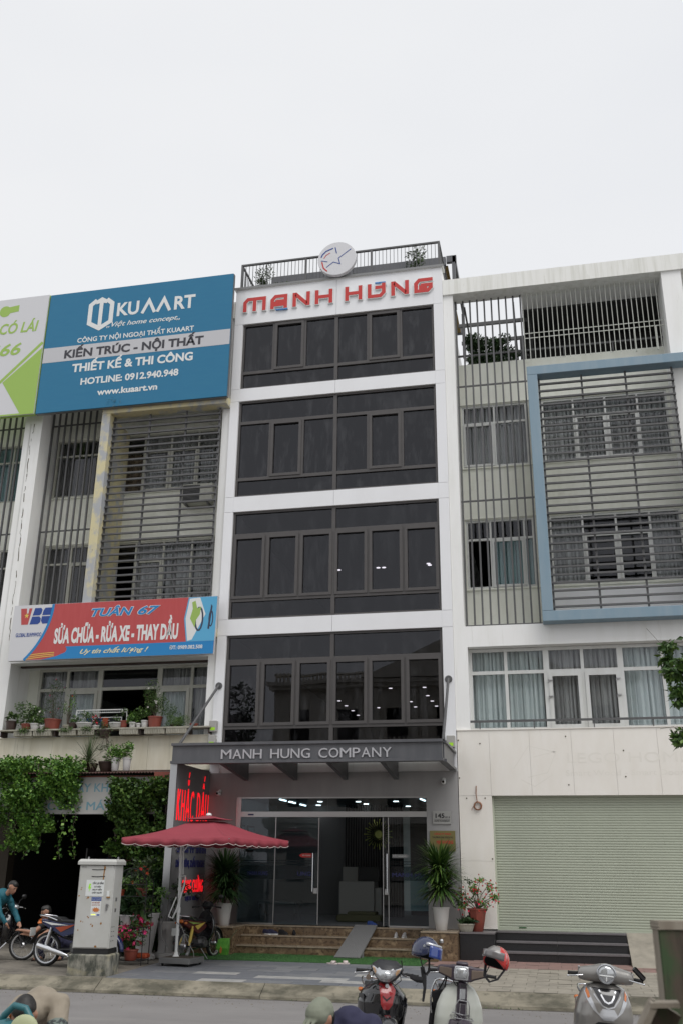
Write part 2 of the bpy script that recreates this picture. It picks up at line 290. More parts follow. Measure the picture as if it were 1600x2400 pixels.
# ---- lettering (flat or raised characters, standing on a plane)
_dg = None
def _text_mesh(s_, bold, shear, space=1.0):
    cu = bpy.data.curves.new('lettering', 'FONT'); cu.body = s_; cu.size = 1; cu.offset = bold; cu.shear = shear; cu.resolution_u = 3; cu.space_character = space
    o = bpy.data.objects.new('tmp', cu); C.objects.link(o)
    bpy.context.view_layer.update(); dg = bpy.context.evaluated_depsgraph_get()
    me = bpy.data.meshes.new_from_object(o.evaluated_get(dg)); bpy.data.objects.remove(o); bpy.data.curves.remove(cu); return me
_cap = {}
def text(s_, w0, w1, h0, cap, plane, m_, parent, bold=0.0, shear=0.0, depth=.004, face='Y', name='lettering', label=None, space=1.0):
    """characters from w0 to w1 along the wall, baseline h0, capital height cap; face 'Y' looks to -Y at y=plane, 'X' looks to +X at x=plane"""
    if 0 not in _cap:
        q = _text_mesh('H', 0, 0); ys = [v.co.y for v in q.vertices]; _cap[0] = (min(ys), max(ys))
    me = _text_mesh(s_, 0, shear, space); b0, b1 = _cap[0]; b0 -= bold; b1 += bold
    bm_ = bmesh.new(); bm_.from_mesh(me); mv = {}
    for e in bm_.edges:                           # thicken the strokes outwards
        if e.is_boundary and bold:
            lp = e.link_loops[0]; f = lp.face; p0, p1 = lp.vert.co, lp.link_loop_next.vert.co; d_ = p1-p0
            if d_.length < 1e-6: continue
            n_ = Vector((d_.y, -d_.x, 0)).normalized()*(1 if f.normal.z >= 0 else -1)
            for v in e.verts: mv.setdefault(v, []).append(n_)
    for v, ns in mv.items():
        s__ = sum(ns, Vector()); s__ = s__/max(.5, s__.length)*1.0 if s__.length > 1e-4 else ns[0]; k__ = max(.45, s__.dot(ns[0])); v.co += s__/k__*bold
    seen = {}; isl = 0
    for f in bm_.faces:                           # accents that cross a letter sit a hair in front of it
        if f in seen: continue
        st_ = [f]; isl += 1
        while st_:
            g_ = st_.pop()
            if g_ in seen: continue
            seen[g_] = isl
            for v in g_.verts: st_ += [h_ for h_ in v.link_faces if h_ not in seen]
    lay = {v: (seen[v.link_faces[0]] % 4)*.0004 if v.link_faces else 0 for v in bm_.verts}
    for v in bm_.verts: v.co.z = lay[v]
    bm_.to_mesh(me); bm_.free()
    xs = [v.co.x for v in me.vertices]; mn, mxx = min(xs), max(xs); kx = (w1-w0)/(mxx-mn); kz = cap/(b1-b0)
    bm_ = bmesh.new(); bm_.from_mesh(me)
    r = bmesh.ops.extrude_face_region(bm_, geom=bm_.faces[:]); nv = [e for e in r['geom'] if isinstance(e, bmesh.types.BMVert)]
    for v in nv: v.co.z += depth
    org = ORG.get(parent.name, Vector((0, 0, 0))) if parent else Vector((0, 0, 0))
    for v in bm_.verts:
        a = w0+(v.co.x-mn)*kx; h = h0+(v.co.y-b0)*kz; d = v.co.z
        v.co = (Vector((a, plane-d, h)) if face == 'Y' else Vector((plane+d, a, h)))-org
    bmesh.ops.recalc_face_normals(bm_, faces=bm_.faces)
    bm_.to_mesh(me); bm_.free(); me.materials.clear(); me.materials.append(M[m_])
    me.polygons.foreach_set('use_smooth', [False]*len(me.polygons)); me.polygons.foreach_set('material_index', [0]*len(me.polygons))
    o = bpy.data.objects.new(name, me); C.objects.link(o); o.parent = parent; ORG[o.name] = org
    if label: o['label'] = label
    return o
def ribbon(pts, wd):                              # mitred stroke outline in 2D
    k = len(pts); L = []; Rr = []
    closed = pts[0] == pts[-1] and k > 2
    for i in range(k):
        p = Vector(pts[i]); a = Vector(pts[i-1]) if i else None; b = Vector(pts[i+1]) if i < k-1 else None
        if closed and i == 0: a = Vector(pts[-2])
        if closed and i == k-1: b = Vector(pts[1])
        d1 = (p-a).normalized() if a is not None else None; d2 = (b-p).normalized() if b is not None else None
        d1 = d1 or d2; d2 = d2 or d1
        n1 = Vector((-d1.y, d1.x)); n2 = Vector((-d2.y, d2.x)); n = (n1+n2)
        n = n/max(.35, n.dot(n1)) if n.length > 1e-3 else n1
        L.append(p+n*wd/2); Rr.append(p-n*wd/2)
    return L, Rr
def stroke(mb, pts, wd, y0, y1, fx=lambda p: p):
    L, Rr = ribbon(pts, wd); k = len(pts)
    L = [fx(p) for p in L]; Rr = [fx(p) for p in Rr]
    v = [(p[0], y0, p[1]) for p in L]+[(p[0], y0, p[1]) for p in Rr]+[(p[0], y1, p[1]) for p in L]+[(p[0], y1, p[1]) for p in Rr]; f = []
    for i in range(k-1):
        f += [(i, i+1, k+i+1, k+i), (2*k+i, 3*k+i, 3*k+i+1, 2*k+i+1), (i, 2*k+i, 2*k+i+1, i+1), (k+i, k+i+1, 3*k+i+1, 3*k+i)]
    f += [(0, k, 3*k, 2*k), (k-1, 3*k-1, 4*k-1, 2*k-1)]
    mb.add(v, f)
# ---- leaves
def leaves(pts, size, up_bias=.3, seed=1, aspect=.5, droop=0, nrm=None):
    """one two-triangle pointed leaf at each point"""
    g = np.random.default_rng(seed); pts = np.asarray(pts, float); n = len(pts)
    d = g.normal(size=(n, 3)); d[:, 2] = d[:, 2]*.6-droop
    if nrm is not None: d += nrm*1.2
    d /= np.linalg.norm(d, axis=1)[:, None]
    u = g.normal(size=(n, 3)); u[:, 2] += up_bias*3
    sdir = np.cross(d, u); sdir /= np.linalg.norm(sdir, axis=1)[:, None]+1e-9
    nn = np.cross(sdir, d)
    s_ = size*g.uniform(.6, 1.3, (n, 1)); wv = s_*aspect*.5
    a = pts; b = pts+d*s_*.45+sdir*wv+nn*s_*.06; c = pts+d*s_; e = pts+d*s_*.45-sdir*wv+nn*s_*.06
    V = np.stack([a, b, c, e], 1).reshape(-1, 3)
    F = [(4*i, 4*i+1, 4*i+2, 4*i+3) for i in range(n)]
    return V, F, np.repeat(g.uniform(0, 1, n), 4)
def foliage(name, pts, size, m_, parent, seed=1, **k):
    kind = k.pop('kind', None); label = k.pop('label', None)
    V, F, t = leaves(pts, size, seed=seed, **k); mb = MB(); mb.v = [tuple(p) for p in V]; mb.f = F; mb.m = [0]*len(F); mb.tint = t
    return mb.build(name, m_, parent, kind=kind, label=label)
def blob_pts(c, r, n, seed, hollow=.5, bumps=5):
    """points through an uneven crown: several lobes, gaps between"""
    g = np.random.default_rng(seed); c = np.array(c); r = np.array(r if isinstance(r, (tuple, list)) else (r, r, r)); out = []
    lob = g.normal(size=(bumps*2, 3)); lob /= np.linalg.norm(lob, axis=1)[:, None]; lob *= g.uniform(.35, .75, (bumps*2, 1)); lr = g.uniform(.28, .5, bumps*2)
    while len(out) < n:
        i = g.integers(len(lob)); q = g.normal(size=3); q /= np.linalg.norm(q); q *= g.uniform(hollow, 1)**.6*lr[i]; out.append(c+(lob[i]+q)*r)
    return np.array(out)

mk('navy_gloss', (.012, .02, .065), .22, coat=1); mk('red_helmet', (.50, .02, .015), .2, coat=1); mk('red_lip', (.20, .06, .05), .6)
mk('meter_grey', (.36, .35, .33), .5)
# ================================================================ the ground
def gz(Y): return 0 if Y < -5.62 else (.205+(Y+5.27)*.0171 if Y > -5.27 else (Y+5.62)/.35*.205)
box('ground', 'old_concrete', None, -60, 60, -60, 60, -.3, -.05, kind='structure')
box('road', 'asphalt', None, -40, 40, -34, -5.60, -.05, 0.0, kind='structure')
def slope(name, m_, x0, x1, y0, y1, top, parent=None, **k):
    return MB().add([(x0, y0, -.05), (x1, y0, -.05), (x1, y1, -.05), (x0, y1, -.05), (x0, y0, gz(y0)+top), (x1, y0, gz(y0)+top), (x1, y1, gz(y1)+top), (x0, y1, gz(y1)+top)],
        [(0, 3, 2, 1), (4, 5, 6, 7), (0, 1, 5, 4), (1, 2, 6, 5), (2, 3, 7, 6), (3, 0, 4, 7)]).build(name, m_, parent, **k)
pav = slope('pavement', 'joint', -30, 30, -5.28, 0.0, -.004, kind='structure')
slope('concrete', 'old_concrete', -6.3, -.10, -5.27, -.02, .004, pav)
slope('concrete', 'old_concrete', -30, -6.31, -5.27, -.02, .004, pav)
# grey slabs in front of the white building
mats = ['slab_grey']*6+['slab_mid']*3+['slab_light']
protos = {}
slope('paver_bed', 'joint_tan', 6.27, 12.3, -5.27, -.05, .0015, pav, kind='stuff')
def slab(x0, x1, y0, y1, m_, name='slab', h=.006):
    j = .003; key = (round(x1-x0, 3), round(y1-y0, 3), m_)
    if key not in protos:
        b = MB(); X, Y, c = x1-x0-2*j, y1-y0-2*j, .004
        b.add([(0, 0, 0), (X, 0, 0), (X, Y, 0), (0, Y, 0), (c, c, c), (X-c, c, c), (X-c, Y-c, c), (c, Y-c, c)], [(4, 5, 6, 7), (0, 1, 5, 4), (1, 2, 6, 5), (2, 3, 7, 6), (3, 0, 4, 7)])
        protos[key] = b.build(name, m_, pav, world=False); o = protos[key]
    else: o = protos[key].copy(); C.objects.link(o); o.name = name
    v_ = 3 if name == 'paver' else 1
    o.location = (x0+j, y0+j, gz(y0)+h-.004+rnd.uniform(-.0007, .002)*v_); o.rotation_euler = (math.atan(.0171)+rnd.uniform(-.003, .003)*v_, rnd.uniform(-.003, .003)*v_, 0)
r2 = random.Random(3)
LIGHT = {(0, 2), (1, 5), (2, 3), (2, 4), (3, 6), (3, 2), (4, 5)}
for j in range(10):
    y0 = -5.265+j*.32; y1 = y0+.32; x = -.09-(.425 if j % 2 else 0); i = 0
    while x < 6.2:
        x1 = min(x+.85, 6.25); xa = max(x, -.09)
        m_ = 'slab_light' if (j, i) in LIGHT else r2.choice(['slab_grey', 'slab_grey', 'slab_mid', 'slab_grey'])
        if x1-xa > .1: slab(xa, x1, y0, y1, m_)
        x = x1; i += 1
# tan pavers to the right, red band before the dark steps
j = 0; y = -5.265
while y < -2.05:
    x = 6.27-(.15 if j % 2 else 0)
    while x < 12.3:
        xa = max(x, 6.265)
        if x+.38-xa > .08: slab(xa, x+.38, y, y+.30, 'paver_tan', 'paver', .008)
        x += .38
    y += .30; j += 1
for j in range(4):
    x = 5.35-(.2 if j % 2 else 0)
    while x < 12.2:
        slab(x, x+.45, y+j*.33, y+j*.33+.33, 'paver_red', 'paver', .009); x += .45
slope('concrete', 'old_concrete', 12.35, 30, -5.27, -.02, .004, pav)
# kerb stones
kp = None; x = -24.1; i = 0
box('gutter_line', 'joint', None, -30, 30, -5.71, -5.645, -.05, .004, kind='structure')
while x < 24:
    if kp is None:
        b = MB(); L_ = 2.988
        n_ = 14; P = []
        for q in range(n_+1):
            xx = L_*q/n_; P.append([(xx, .36, .0), (xx, .36, .207), (xx, .30, .212), (xx, .03, .062+rnd.uniform(-.006, .006)), (xx, .0, .045), (xx, -.01+rnd.uniform(-.006, .006), 0)])
        b.loft(P); kp = b.build('kerb_stone', 'kerb_concrete', pav, world=False); o = kp
    else: o = kp.copy(); C.objects.link(o); o.name = 'kerb_stone'
    dark = x < -.4
    if dark:
        if 'kd' not in globals(): kd = kp.data.copy(); kd.materials.clear(); kd.materials.append(M['kerb_dirty'])
        o.data = kd
    o.location = (x+r2.uniform(-.003, .003), -5.63, r2.uniform(-.004, .003)); x += 3.0; i += 1
g = np.random.default_rng(5); n = 900
px = g.uniform(-8, 14, n); py = -5.66+g.normal(0, .02, n)
V, F, t_ = leaves(np.stack([px, py, np.full(n, .004)], 1)[(np.sin(px*2.1)+np.sin(px*.7+1)) > .2], .035, seed=4, up_bias=1)
b = MB(); b.v = [tuple(p) for p in V]; b.f = F; b.m = [0]*len(F); b.tint = t_; b.build('kerb_weeds', 'leaf_olive', None, kind='stuff')
# loose grit on the road
b = MB(); r3 = random.Random(12)
for i in range(500):
    x = r3.uniform(-4, 10); y = -5.7-abs(r3.gauss(0, .6)); s_ = r3.uniform(.004, .016); b.x = T(x, y, 0, 0, 0, r3.uniform(0, 360)); b.add([(-s_, -s_, 0), (s_, -s_*.7, 0), (s_*.6, s_, 0), (-s_*.8, s_*.6, 0), (0, 0, s_*.8)], [(0, 1, 4), (1, 2, 4), (2, 3, 4), (3, 0, 4)])
b.x = None; b.build('grit', 'old_concrete', None, kind='stuff')
# turf mat
tf = slope('turf_mat', 'turf', -.78, 5.12, -2.02, -.735, .016, label='green artificial turf mat laid along the foot of the marble steps', cat='mat')
tf.location.z -= 0
N = 26000; bx = g.uniform(-.77, 5.11, N); by = g.uniform(-2.01, -.74, N); bz = .205+(by+5.27)*.0171+.014
a = g.uniform(0, 6.28, N); h = g.uniform(.012, .03, N); tx, ty = g.normal(0, .008, N), g.normal(0, .008, N)
V = np.stack([np.stack([bx-np.cos(a)*.003, by-np.sin(a)*.003, bz], 1), np.stack([bx+np.cos(a)*.003, by+np.sin(a)*.003, bz], 1), np.stack([bx+tx, by+ty, bz+h], 1)], 1).reshape(-1, 3)
b = MB(); b.v = [tuple(p) for p in V]; b.f = [(3*i, 3*i+1, 3*i+2) for i in range(N)]; b.m = [0]*N; b.tint = np.repeat(g.uniform(0, 1, N), 3)
b.build('turf_pile', 'turf_blade', tf, kind='stuff')

# ================================================================ helpers for fronts
def holed(name, m_, parent, X, Z, holes, y0, y1, **k):
    """wall slab over X=(x0,x1), Z=(z0,z1) with rectangular holes (x0,x1,z0,z1)"""
    xs = sorted({X[0], X[1], *[h for q in holes for h in q[:2]]}); zs = sorted({Z[0], Z[1], *[h for q in holes for h in q[2:]]}); b = MB()
    for zi in range(len(zs)-1):
        run = None
        for xi in range(len(xs)-1):
            cx, cz = (xs[xi]+xs[xi+1])/2, (zs[zi]+zs[zi+1])/2
            solid = X[0] <= cx <= X[1] and Z[0] <= cz <= Z[1] and not any(h[0] < cx < h[1] and h[2] < cz < h[3] for h in holes)
            if solid: run = (run[0], xs[xi+1]) if run else (xs[xi], xs[xi+1])
            if run and (not solid or xi == len(xs)-2): b.box(run[0], run[1], y0, y1, zs[zi], zs[zi+1]); run = None
    return b.build(name, m_, parent, **k)
def frame_bars(b, x0, x1, z0, z1, y0, y1, t):
    b.box(x0, x1, y0, y1, z1-t, z1); b.box(x0, x1, y0, y1, z0, z0+t); b.box(x0, x0+t, y0, y1, z0+t, z1-t); b.box(x1-t, x1, y0, y1, z0+t, z1-t)
def curtain(win, x0, x1, z0, z1, y, m_, folds=None, seed=0, amp=.05):
    q = random.Random(seed); n_ = max(12, int((x1-x0)/.018)); ph = q.uniform(0, 6); f = folds or q.uniform(7, 10); P = [[], []]; 
    for i in range(n_+1):
        x = x0+(x1-x0)*i/n_; t = (x-x0)*f*6.283+ph; yy = y+amp*(math.sin(t+.8*math.sin(t*.37))+.35*math.sin(t*2.3+1))
        P[0].append((x, yy, z0)); P[1].append((x+.01*math.sin(t*.5), yy, z1))
    b = MB().sheet(P); return b.build('curtain', m_, win, smooth=80)
def window(par, X, Z, y, xm, zt, fm, gm, t=.05, d=.07, curt=None, sashes=(), seed=0, skip=(), name='window', thick=()):
    """frame with mullions xm, transom zt, a pane per cell, curtains behind; sashes = cells with their own leaf frame"""
    b = MB(); frame_bars(b, X[0], X[1], Z[0], Z[1], y, y+d, t)
    for x in xm: h = t*(.9 if x in thick else .5); b.box(x-h, x+h, y+.002, y+d-.002, Z[0]+t, Z[1]-t)
    xs = [X[0]]+list(xm)+[X[1]]; zs = [Z[0]]+([zt] if zt else [])+[Z[1]]
    if zt:
        for i in range(len(xs)-1): b.box(xs[i]+t*.5, xs[i+1]-t*.5, y+.004, y+d-.004, zt-t*.55, zt+t*.55)
    wn = b.build(name, fm, par)
    for i in range(len(xs)-1):
        for j in range(len(zs)-1):
            if (i, j) in skip: continue
            x0, x1, z0, z1 = xs[i]+t*.4, xs[i+1]-t*.4, zs[j]+t*.4, zs[j+1]-t*.4
            if (i, j) in sashes:
                sb = MB(); frame_bars(sb, x0+t*.12, x1-t*.12, z0+t*.12, z1-t*.12, y-.028, y+.02, t*1.15)
                sb.build('sash', fm, wn)
            box('pane', gm, wn, x0, x1, y+d*.5, y+d*.5+.006, z0, z1)
            if curt:
                m_ = curt(i, j)
                if m_: curtain(wn, x0, x1, z0-.02, z1+.02, y+.22, m_, seed=seed*31+i*7+j)
    return wn

# ================================================================ white office building
X0, X1 = -.25, 5.76
mb_ = thing('office_building', 'narrow white office building with four bands of dark tinted windows', 'building', (2.75, 0, .85))
WZ = [(4.90, 7.61), (8.03, 10.98), (11.41, 14.28), (14.67, 16.76)]
holes = [(0, 5.5, a_, b_) for a_, b_ in WZ]
holed('wall', 'white_wall', mb_, (X0, X1), (4.2, 17.9), holes, .03, .25)
# cladding panels with open joints
J = .004; bands = [4.2, 7.61, 8.03, 10.98, 11.41, 14.28, 14.67, 16.76, 17.93]
for k_ in range(8):
    z0, z1 = bands[k_], bands[k_+1]
    box('panel', 'white_clad', mb_, X0, -J/2-.0, 0, .028, z0+J, z1-J)
    box('panel', 'white_clad', mb_, 5.5+J/2, X1, 0, .028, z0+J, z1-J)
    if k_ % 2 == 1:
        box('panel', 'white_clad', mb_, 0, 2.75-J, 0, .028, z0+.001, z1-.001); box('panel', 'white_clad', mb_, 2.75+J, 5.5, 0, .028, z0+.001, z1-.001)
box('parapet_cap', 'white_upvc', mb_, X0-.05, X1+.05, -.05, .3, 17.93, 17.99)
box('parapet_edge', 'dull_steel', mb_, X0-.06, X1+.06, -.06, -.052, 17.925, 17.99)
sh = MB(); sh.box(X0, X0+.2, .25, 16, 4.2, 17.9); sh.box(X1-.2, X1, .25, 16, 4.2, 17.9); sh.box(X0, X1, 16, 16.2, .0, 17.9)
sh.build('side_wall', 'white_wall', mb_)
fl = MB()
for z in (4.32, 7.72, 11.1, 14.4): fl.box(X0+.2, X1-.2, .25, 16, z, z+.25)
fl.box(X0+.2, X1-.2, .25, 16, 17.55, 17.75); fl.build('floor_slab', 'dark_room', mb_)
for k_, (z0, z1) in enumerate(WZ):
    gm = 'dark_glass_2' if k_ < 2 else 'dark_glass'
    y = .06; t = .055; b = MB(); frame_bars(b, .005, 5.495, z0, z1, y, y+.10, t)
    low = .52 if k_ else .40; zb = z0+low; zt = z1-.66 if k_ < 3 else None
    b.box(2.70, 2.80, y-.006, y+.10, z0+t, z1-t)
    for xa, xb in ((.06, 2.70), (2.80, 5.44)):
        b.box(xa, xb, y, y+.10, zb-.045, zb+.045)
        if zt: b.box(xa, xb, y, y+.10, zt-.045, zt+.045)
    ztop = (zt-.045) if zt else z1-t
    xs = [.06, .93, 1.84, 2.70]; xr = [2.80, 3.66, 4.57, 5.44]
    for L_ in (xs, xr):
        for x in L_[1:-1]: b.box(x-.04, x+.04, y, y+.10, zb+.045, ztop)
    wn = b.build('window', 'brown_frame', mb_)
    for L_ in (xs, xr):
        xa, xb = L_[0], L_[-1]
        box('pane', gm, wn, xa, xb, y+.05, y+.056, z0+t, zb-.045)
        if zt: box('pane', gm, wn, xa, xb, y+.05, y+.056, zt+.045, z1-t)
        for i in range(3):
            a_, c_ = L_[i]+(.04 if i else 0), L_[i+1]-(.04 if i < 2 else 0)
            if k_ < 2 or i == 1:
                sb = MB(); frame_bars(sb, a_-.015, c_+.015, zb+.03, ztop+.015, y-.025, y+.045, .075)
                sb.build('sash', 'brown_frame', wn)
            box('pane', gm, wn, a_, c_, y+.05, y+.056, zb+.045, ztop)
def lamp(par, x, y, z, r=.075, m_='lamp_white'):
    return MB().lathe([(r, 0), (r, .012)], (x, y, z-.014), 10).build('downlight', m_, par)
for x, y in [(1.55, 6.08), (2.84, 6.06), (3.02, 6.07), (4.47, 5.91), (4.49, 6.07)]: lamp(mb_, x, y, 11.1, .065)
for i, (x, y) in enumerate([(0.5, 11.06), (0.52, 12.19), (0.52, 13.39), (0.49, 14.57), (0.0, 12.28), (1.62, 12.83), (2.75, 8.79), (3.89, 8.79), (3.78, 10.43), (3.79, 11.6), (3.8, 12.76), (3.01, 12.84), (3.02, 11.62)]): lamp(mb_, x, y, 7.72, .062)
for z_, (x0, x1) in ((11.1, (0, 5.5)),): pass
# ground floor: porch wall around the glazed front
holed('porch_wall', 'porch_grey', mb_, (X0, X1), (.0, 4.2), [(.48, 5.03, .85, 3.64)], 0, .2)
box('inner_wall', 'porch_grey', mb_, X0, X0+.2, .2, 8.8, 0, 4.2); box('inner_wall', 'porch_grey', mb_, X1-.2, X1, .2, 8.8, 0, 4.2)
box('shop_floor', 'slab_mid', mb_, X0+.2, X1-.2, .0, 9, .3, .85); box('shop_ceiling', 'dull_steel', mb_, X0+.2, X1-.2, .2, 9, 3.75, 3.85)
# left fin that carries the lit letters
box('side_panel', 'canopy_under', mb_, X0-.10, X0+.02, -2.16, -.001, .24, 4.24)
box('panel_edge', 'steel', mb_, X0-.13, X0+.03, -2.20, -2.161, .24, 4.24)
# canopy
cn = MB(); cn.box(-.34, 5.68, -2.24, -2.16, 4.27, 4.60); cn.build('canopy', 'canopy_grey', mb_); can = bpy.data.objects['canopy']
cf = MB(); cf.box(-.36, 5.70, -2.29, -2.05, 4.60, 4.655); cf.box(-.36, 5.70, -2.29, -2.05, 4.21, 4.268); cf.build('canopy_flange', 'canopy_grey', can)
cs = MB(); cs.box(5.60, 5.70, -2.05, -.01, 4.27, 4.60); cs.box(5.59, 5.75, -2.05, -.01, 4.60, 4.65); cs.box(5.59, 5.75, -2.05, -.01, 4.21, 4.268); cs.build('side_beam', 'canopy_grey', can)
box('canopy_roof', 'canopy_under', can, -.25, 5.60, -2.15, -.01, 4.44, 4.50)
for x in (.70, 1.92, 3.14, 4.34):
    b = MB(); b.add([(x-.05, -2.1, 4.27), (x+.05, -2.1, 4.27), (x+.05, -.02, 4.27), (x-.05, -.02, 4.27), (x-.05, -2.1, 4.44), (x+.05, -2.1, 4.44), (x+.05, -.02, 4.44), (x-.05, -.02, 4.44)][:0] or
        [(x-.05, -2.1, 4.25), (x+.05, -2.1, 4.25), (x+.05, -.02, 4.02), (x-.05, -.02, 4.02), (x-.05, -2.1, 4.44), (x+.05, -2.1, 4.44), (x+.05, -.02, 4.44), (x-.05, -.02, 4.44)],
        [(0, 3, 2, 1), (4, 5, 6, 7), (0, 1, 5, 4), (1, 2, 6, 5), (2, 3, 7, 6), (3, 0, 4, 7)]); b.build('bracket', 'canopy_grey', can)
for xa, xb in ((-.13, -.20), (5.62, 5.70)):
    MB().tube([(xa, -.03, 6.33), (xb, -2.2, 4.64)], .032, 8).build('tie_rod', 'grey_steel', can)
    MB().lathe([(.09, 0), (.09, .02)], (xa, -.02, 6.33), 12, 'Y').build('anchor_plate', 'grey_steel', can)
# roof deck: railing
Zr = 17.99
rl = MB(); rl.box(-.16, 5.72, .05, .11, 18.80, 18.85); rl.box(-.16, 5.72, .06, .10, Zr+.04, Zr+.08)
for xs_ in (-.16, 5.67): rl.box(xs_, xs_+.05, .11, 4.0, 18.80, 18.85); rl.box(xs_+.01, xs_+.04, .11, 4.0, Zr+.04, Zr+.08)
rail = rl.build('roof_railing', 'grey_steel', mb_)
for x in (-.16, 1.78, 3.72, 5.66): box('post', 'grey_steel', rail, x, x+.055, .05, .11, Zr, 18.80)
pb = None
for k_ in range(3):
    for i in range(1, 18):
        x = -.16+k_*1.94+.03+i*1.94/18
        if pb is None: pb = box('baluster', 'grey_steel', rail, x-.007, x+.007, .07, .09, Zr+.08, 18.80); xb0 = x
        else: shared('baluster', pb, rail, (x-xb0, 0, 0))
for xs_ in (-.135, 5.695):
    for i in range(1, 30): shared('baluster', pb, rail, (xs_-xb0, i*.13, 0))
# pergola on the roof
pg = MB(); pg.box(.2, 5.7, 1.9, 2.05, 19.32, 19.60); pg.box(5.72, 6.02, 1.9, 2.02, 19.40, 19.62); pg.box(5.9, 6.0, 1.9, 5, 19.4, 19.6)
pg.box(.2, .32, 2.05, 6, 19.32, 19.6); pg.box(.2, 5.9, 6, 6.12, 19.32, 19.6)
perg = pg.build('pergola', 'canopy_grey', mb_)
for x in (5.88, 3.2, .2): box('post', 'canopy_grey', perg, x, x+.1, 1.92, 2.02, 17.75, 19.4)
for x in (5.88,): box('post', 'canopy_grey', perg, x, x+.1, 4.9, 5.0, 17.75, 19.4)
mk('ochre_board', (.30, .20, .05), .7, col2=(.12, .08, .03), sc_=(9, 9, 9), amt=.6)
for i in range(21): box('board', 'ochre_board', perg, .33+i*.26, .33+i*.26+.22, 2.06, 5.99, 19.34, 19.38)

# glazed shop front -------------------------------------------------
sf = MB(); sf.box(.48, .60, -.012, .10, .85, 3.64); sf.box(.60, 5.03, -.012, .10, 3.61, 3.64); sf.box(.60, 5.03, -.02, .12, 3.19, 3.31);
shop = sf.build('shopfront', 'steel', mb_); box('bottom_rail', 'steel', shop, .57, 1.48, -.01, .06, .852, .885); box('bottom_rail', 'steel', shop, 4.15, 5.029, -.01, .06, .852, .885)
box('pane', 'door_glass', shop, .60, 2.7, .03, .038, 3.31, 3.61); box('pane', 'door_glass', shop, 2.705, 5.03, .03, .038, 3.31, 3.61)
box('pane', 'door_glass', shop, .61, 1.46, .02, .03, .885, 3.19); box('pane', 'door_glass', shop, 4.16, 5.03, .02, .03, .885, 3.19)
def door(x0, x1, hx):
    d = MB(); d.box(x0, x0+.018, -.006, .012, .87, 3.18); d.box(x1-.018, x1, -.006, .012, .87, 3.18); dr = d.build('door', 'steel', mb_)
    box('pane', 'door_glass', dr, x0+.018, x1-.018, 0, .008, .87, 3.18)
    MB().tube([(hx, -.07, 1.56), (hx, -.07, 2.39)], .014, 8).build('handle', 'chrome', dr)
    b = MB(); b.tube([(hx, -.07, 1.65), (hx, 0, 1.65)], .008, 6); b.tube([(hx, -.07, 2.3), (hx, 0, 2.3)], .008, 6); b.cbox((hx+(.06 if hx < 3 else -.02), -.01, 1.58), (.10, .03, .13)); b.build('handle_fixing', 'steel', dr)
    return dr
d1 = door(1.46, 2.52, 2.39); d2 = door(4.01, 4.15, 4.115)
# frosted bands
for xa, xb in ((.63, 1.45), (1.49, 2.36), (4.18, 5.0)):
    fz = MB(); fz.box(xa, xb, .012 if xa != 1.49 else -.004, .0135 if xa != 1.49 else -.0025, 1.82, 2.12); fz.box(xa, xb, .012 if xa != 1.49 else -.004, .0135 if xa != 1.49 else -.0025, 2.16, 2.18); fz.box(xa, xb, .012 if xa != 1.49 else -.004, .0135 if xa != 1.49 else -.0025, 2.21, 2.23)
    fz.build('frosted_film', 'frost', shop)
for s_, a_, b_ in (('MANH HUNG', .82, 1.30), ('UNG', 2.02, 2.34), ('MANH HU', 4.22, 4.95)): text(s_, a_, b_, 1.90, .085, .012 if a_ != 2.02 else -.004, 'navy_letter', shop, bold=.01)
ar = MB(); ar.prism([(2.05, 2.34), (2.12, 2.385), (2.35, 2.385), (2.35, 2.295), (2.12, 2.295)], -.009, -.005); a_o = ar.build('door_sticker', 'red_letter', d1); text('ĐẨY NGANG', 2.13, 2.33, 2.325, .03, -.009, 'white_plastic', d1)
ar = MB(); ar.prism([(4.62, 2.34), (4.55, 2.38), (4.22, 2.38), (4.22, 2.30), (4.55, 2.30)], .009, .013); ar.build('door_sticker', 'dull_steel', shop); text('ĐẨY NGANG', 4.24, 4.54, 2.325, .03, .009, 'white_plastic', shop)
box('notice_plate', 'navy_letter', shop, .78, .92, -.026, -.021, 3.225, 3.26)
# steps
def stp(x0, x1, y0, z0, z1, face, edge, par, n=1, yb=None):
    w_ = (x1-x0)/n
    for i in range(n):
        box('tread', edge, par, x0+i*w_+.003, x0+(i+1)*w_-.003, y0-.02, (yb if yb is not None else y0+.33), z1-.028, z1)
        box('riser', face, par, x0+i*w_+.003, x0+(i+1)*w_-.003, y0, y0+.02, z0, z1-.028)
stp(.86, 4.99, -.12, .655, .85, 'brown_marble', 'marble_edge', mb_, 3, .0)
stp(.86, 4.99, -.42, .465, .66, 'brown_marble', 'marble_edge', mb_, 3)
stp(.86, 4.99, -.72, .25, .47, 'brown_marble', 'marble_edge', mb_, 3)
for xa, xb in ((-.24, .86), (4.99, 5.76)):
    box('plinth', 'brown_marble', mb_, xa, xb, -1.05, -.001, .1, .822); box('plinth_top', 'marble_edge', mb_, xa-.0, xb, -1.07, -.002, .822, .85)
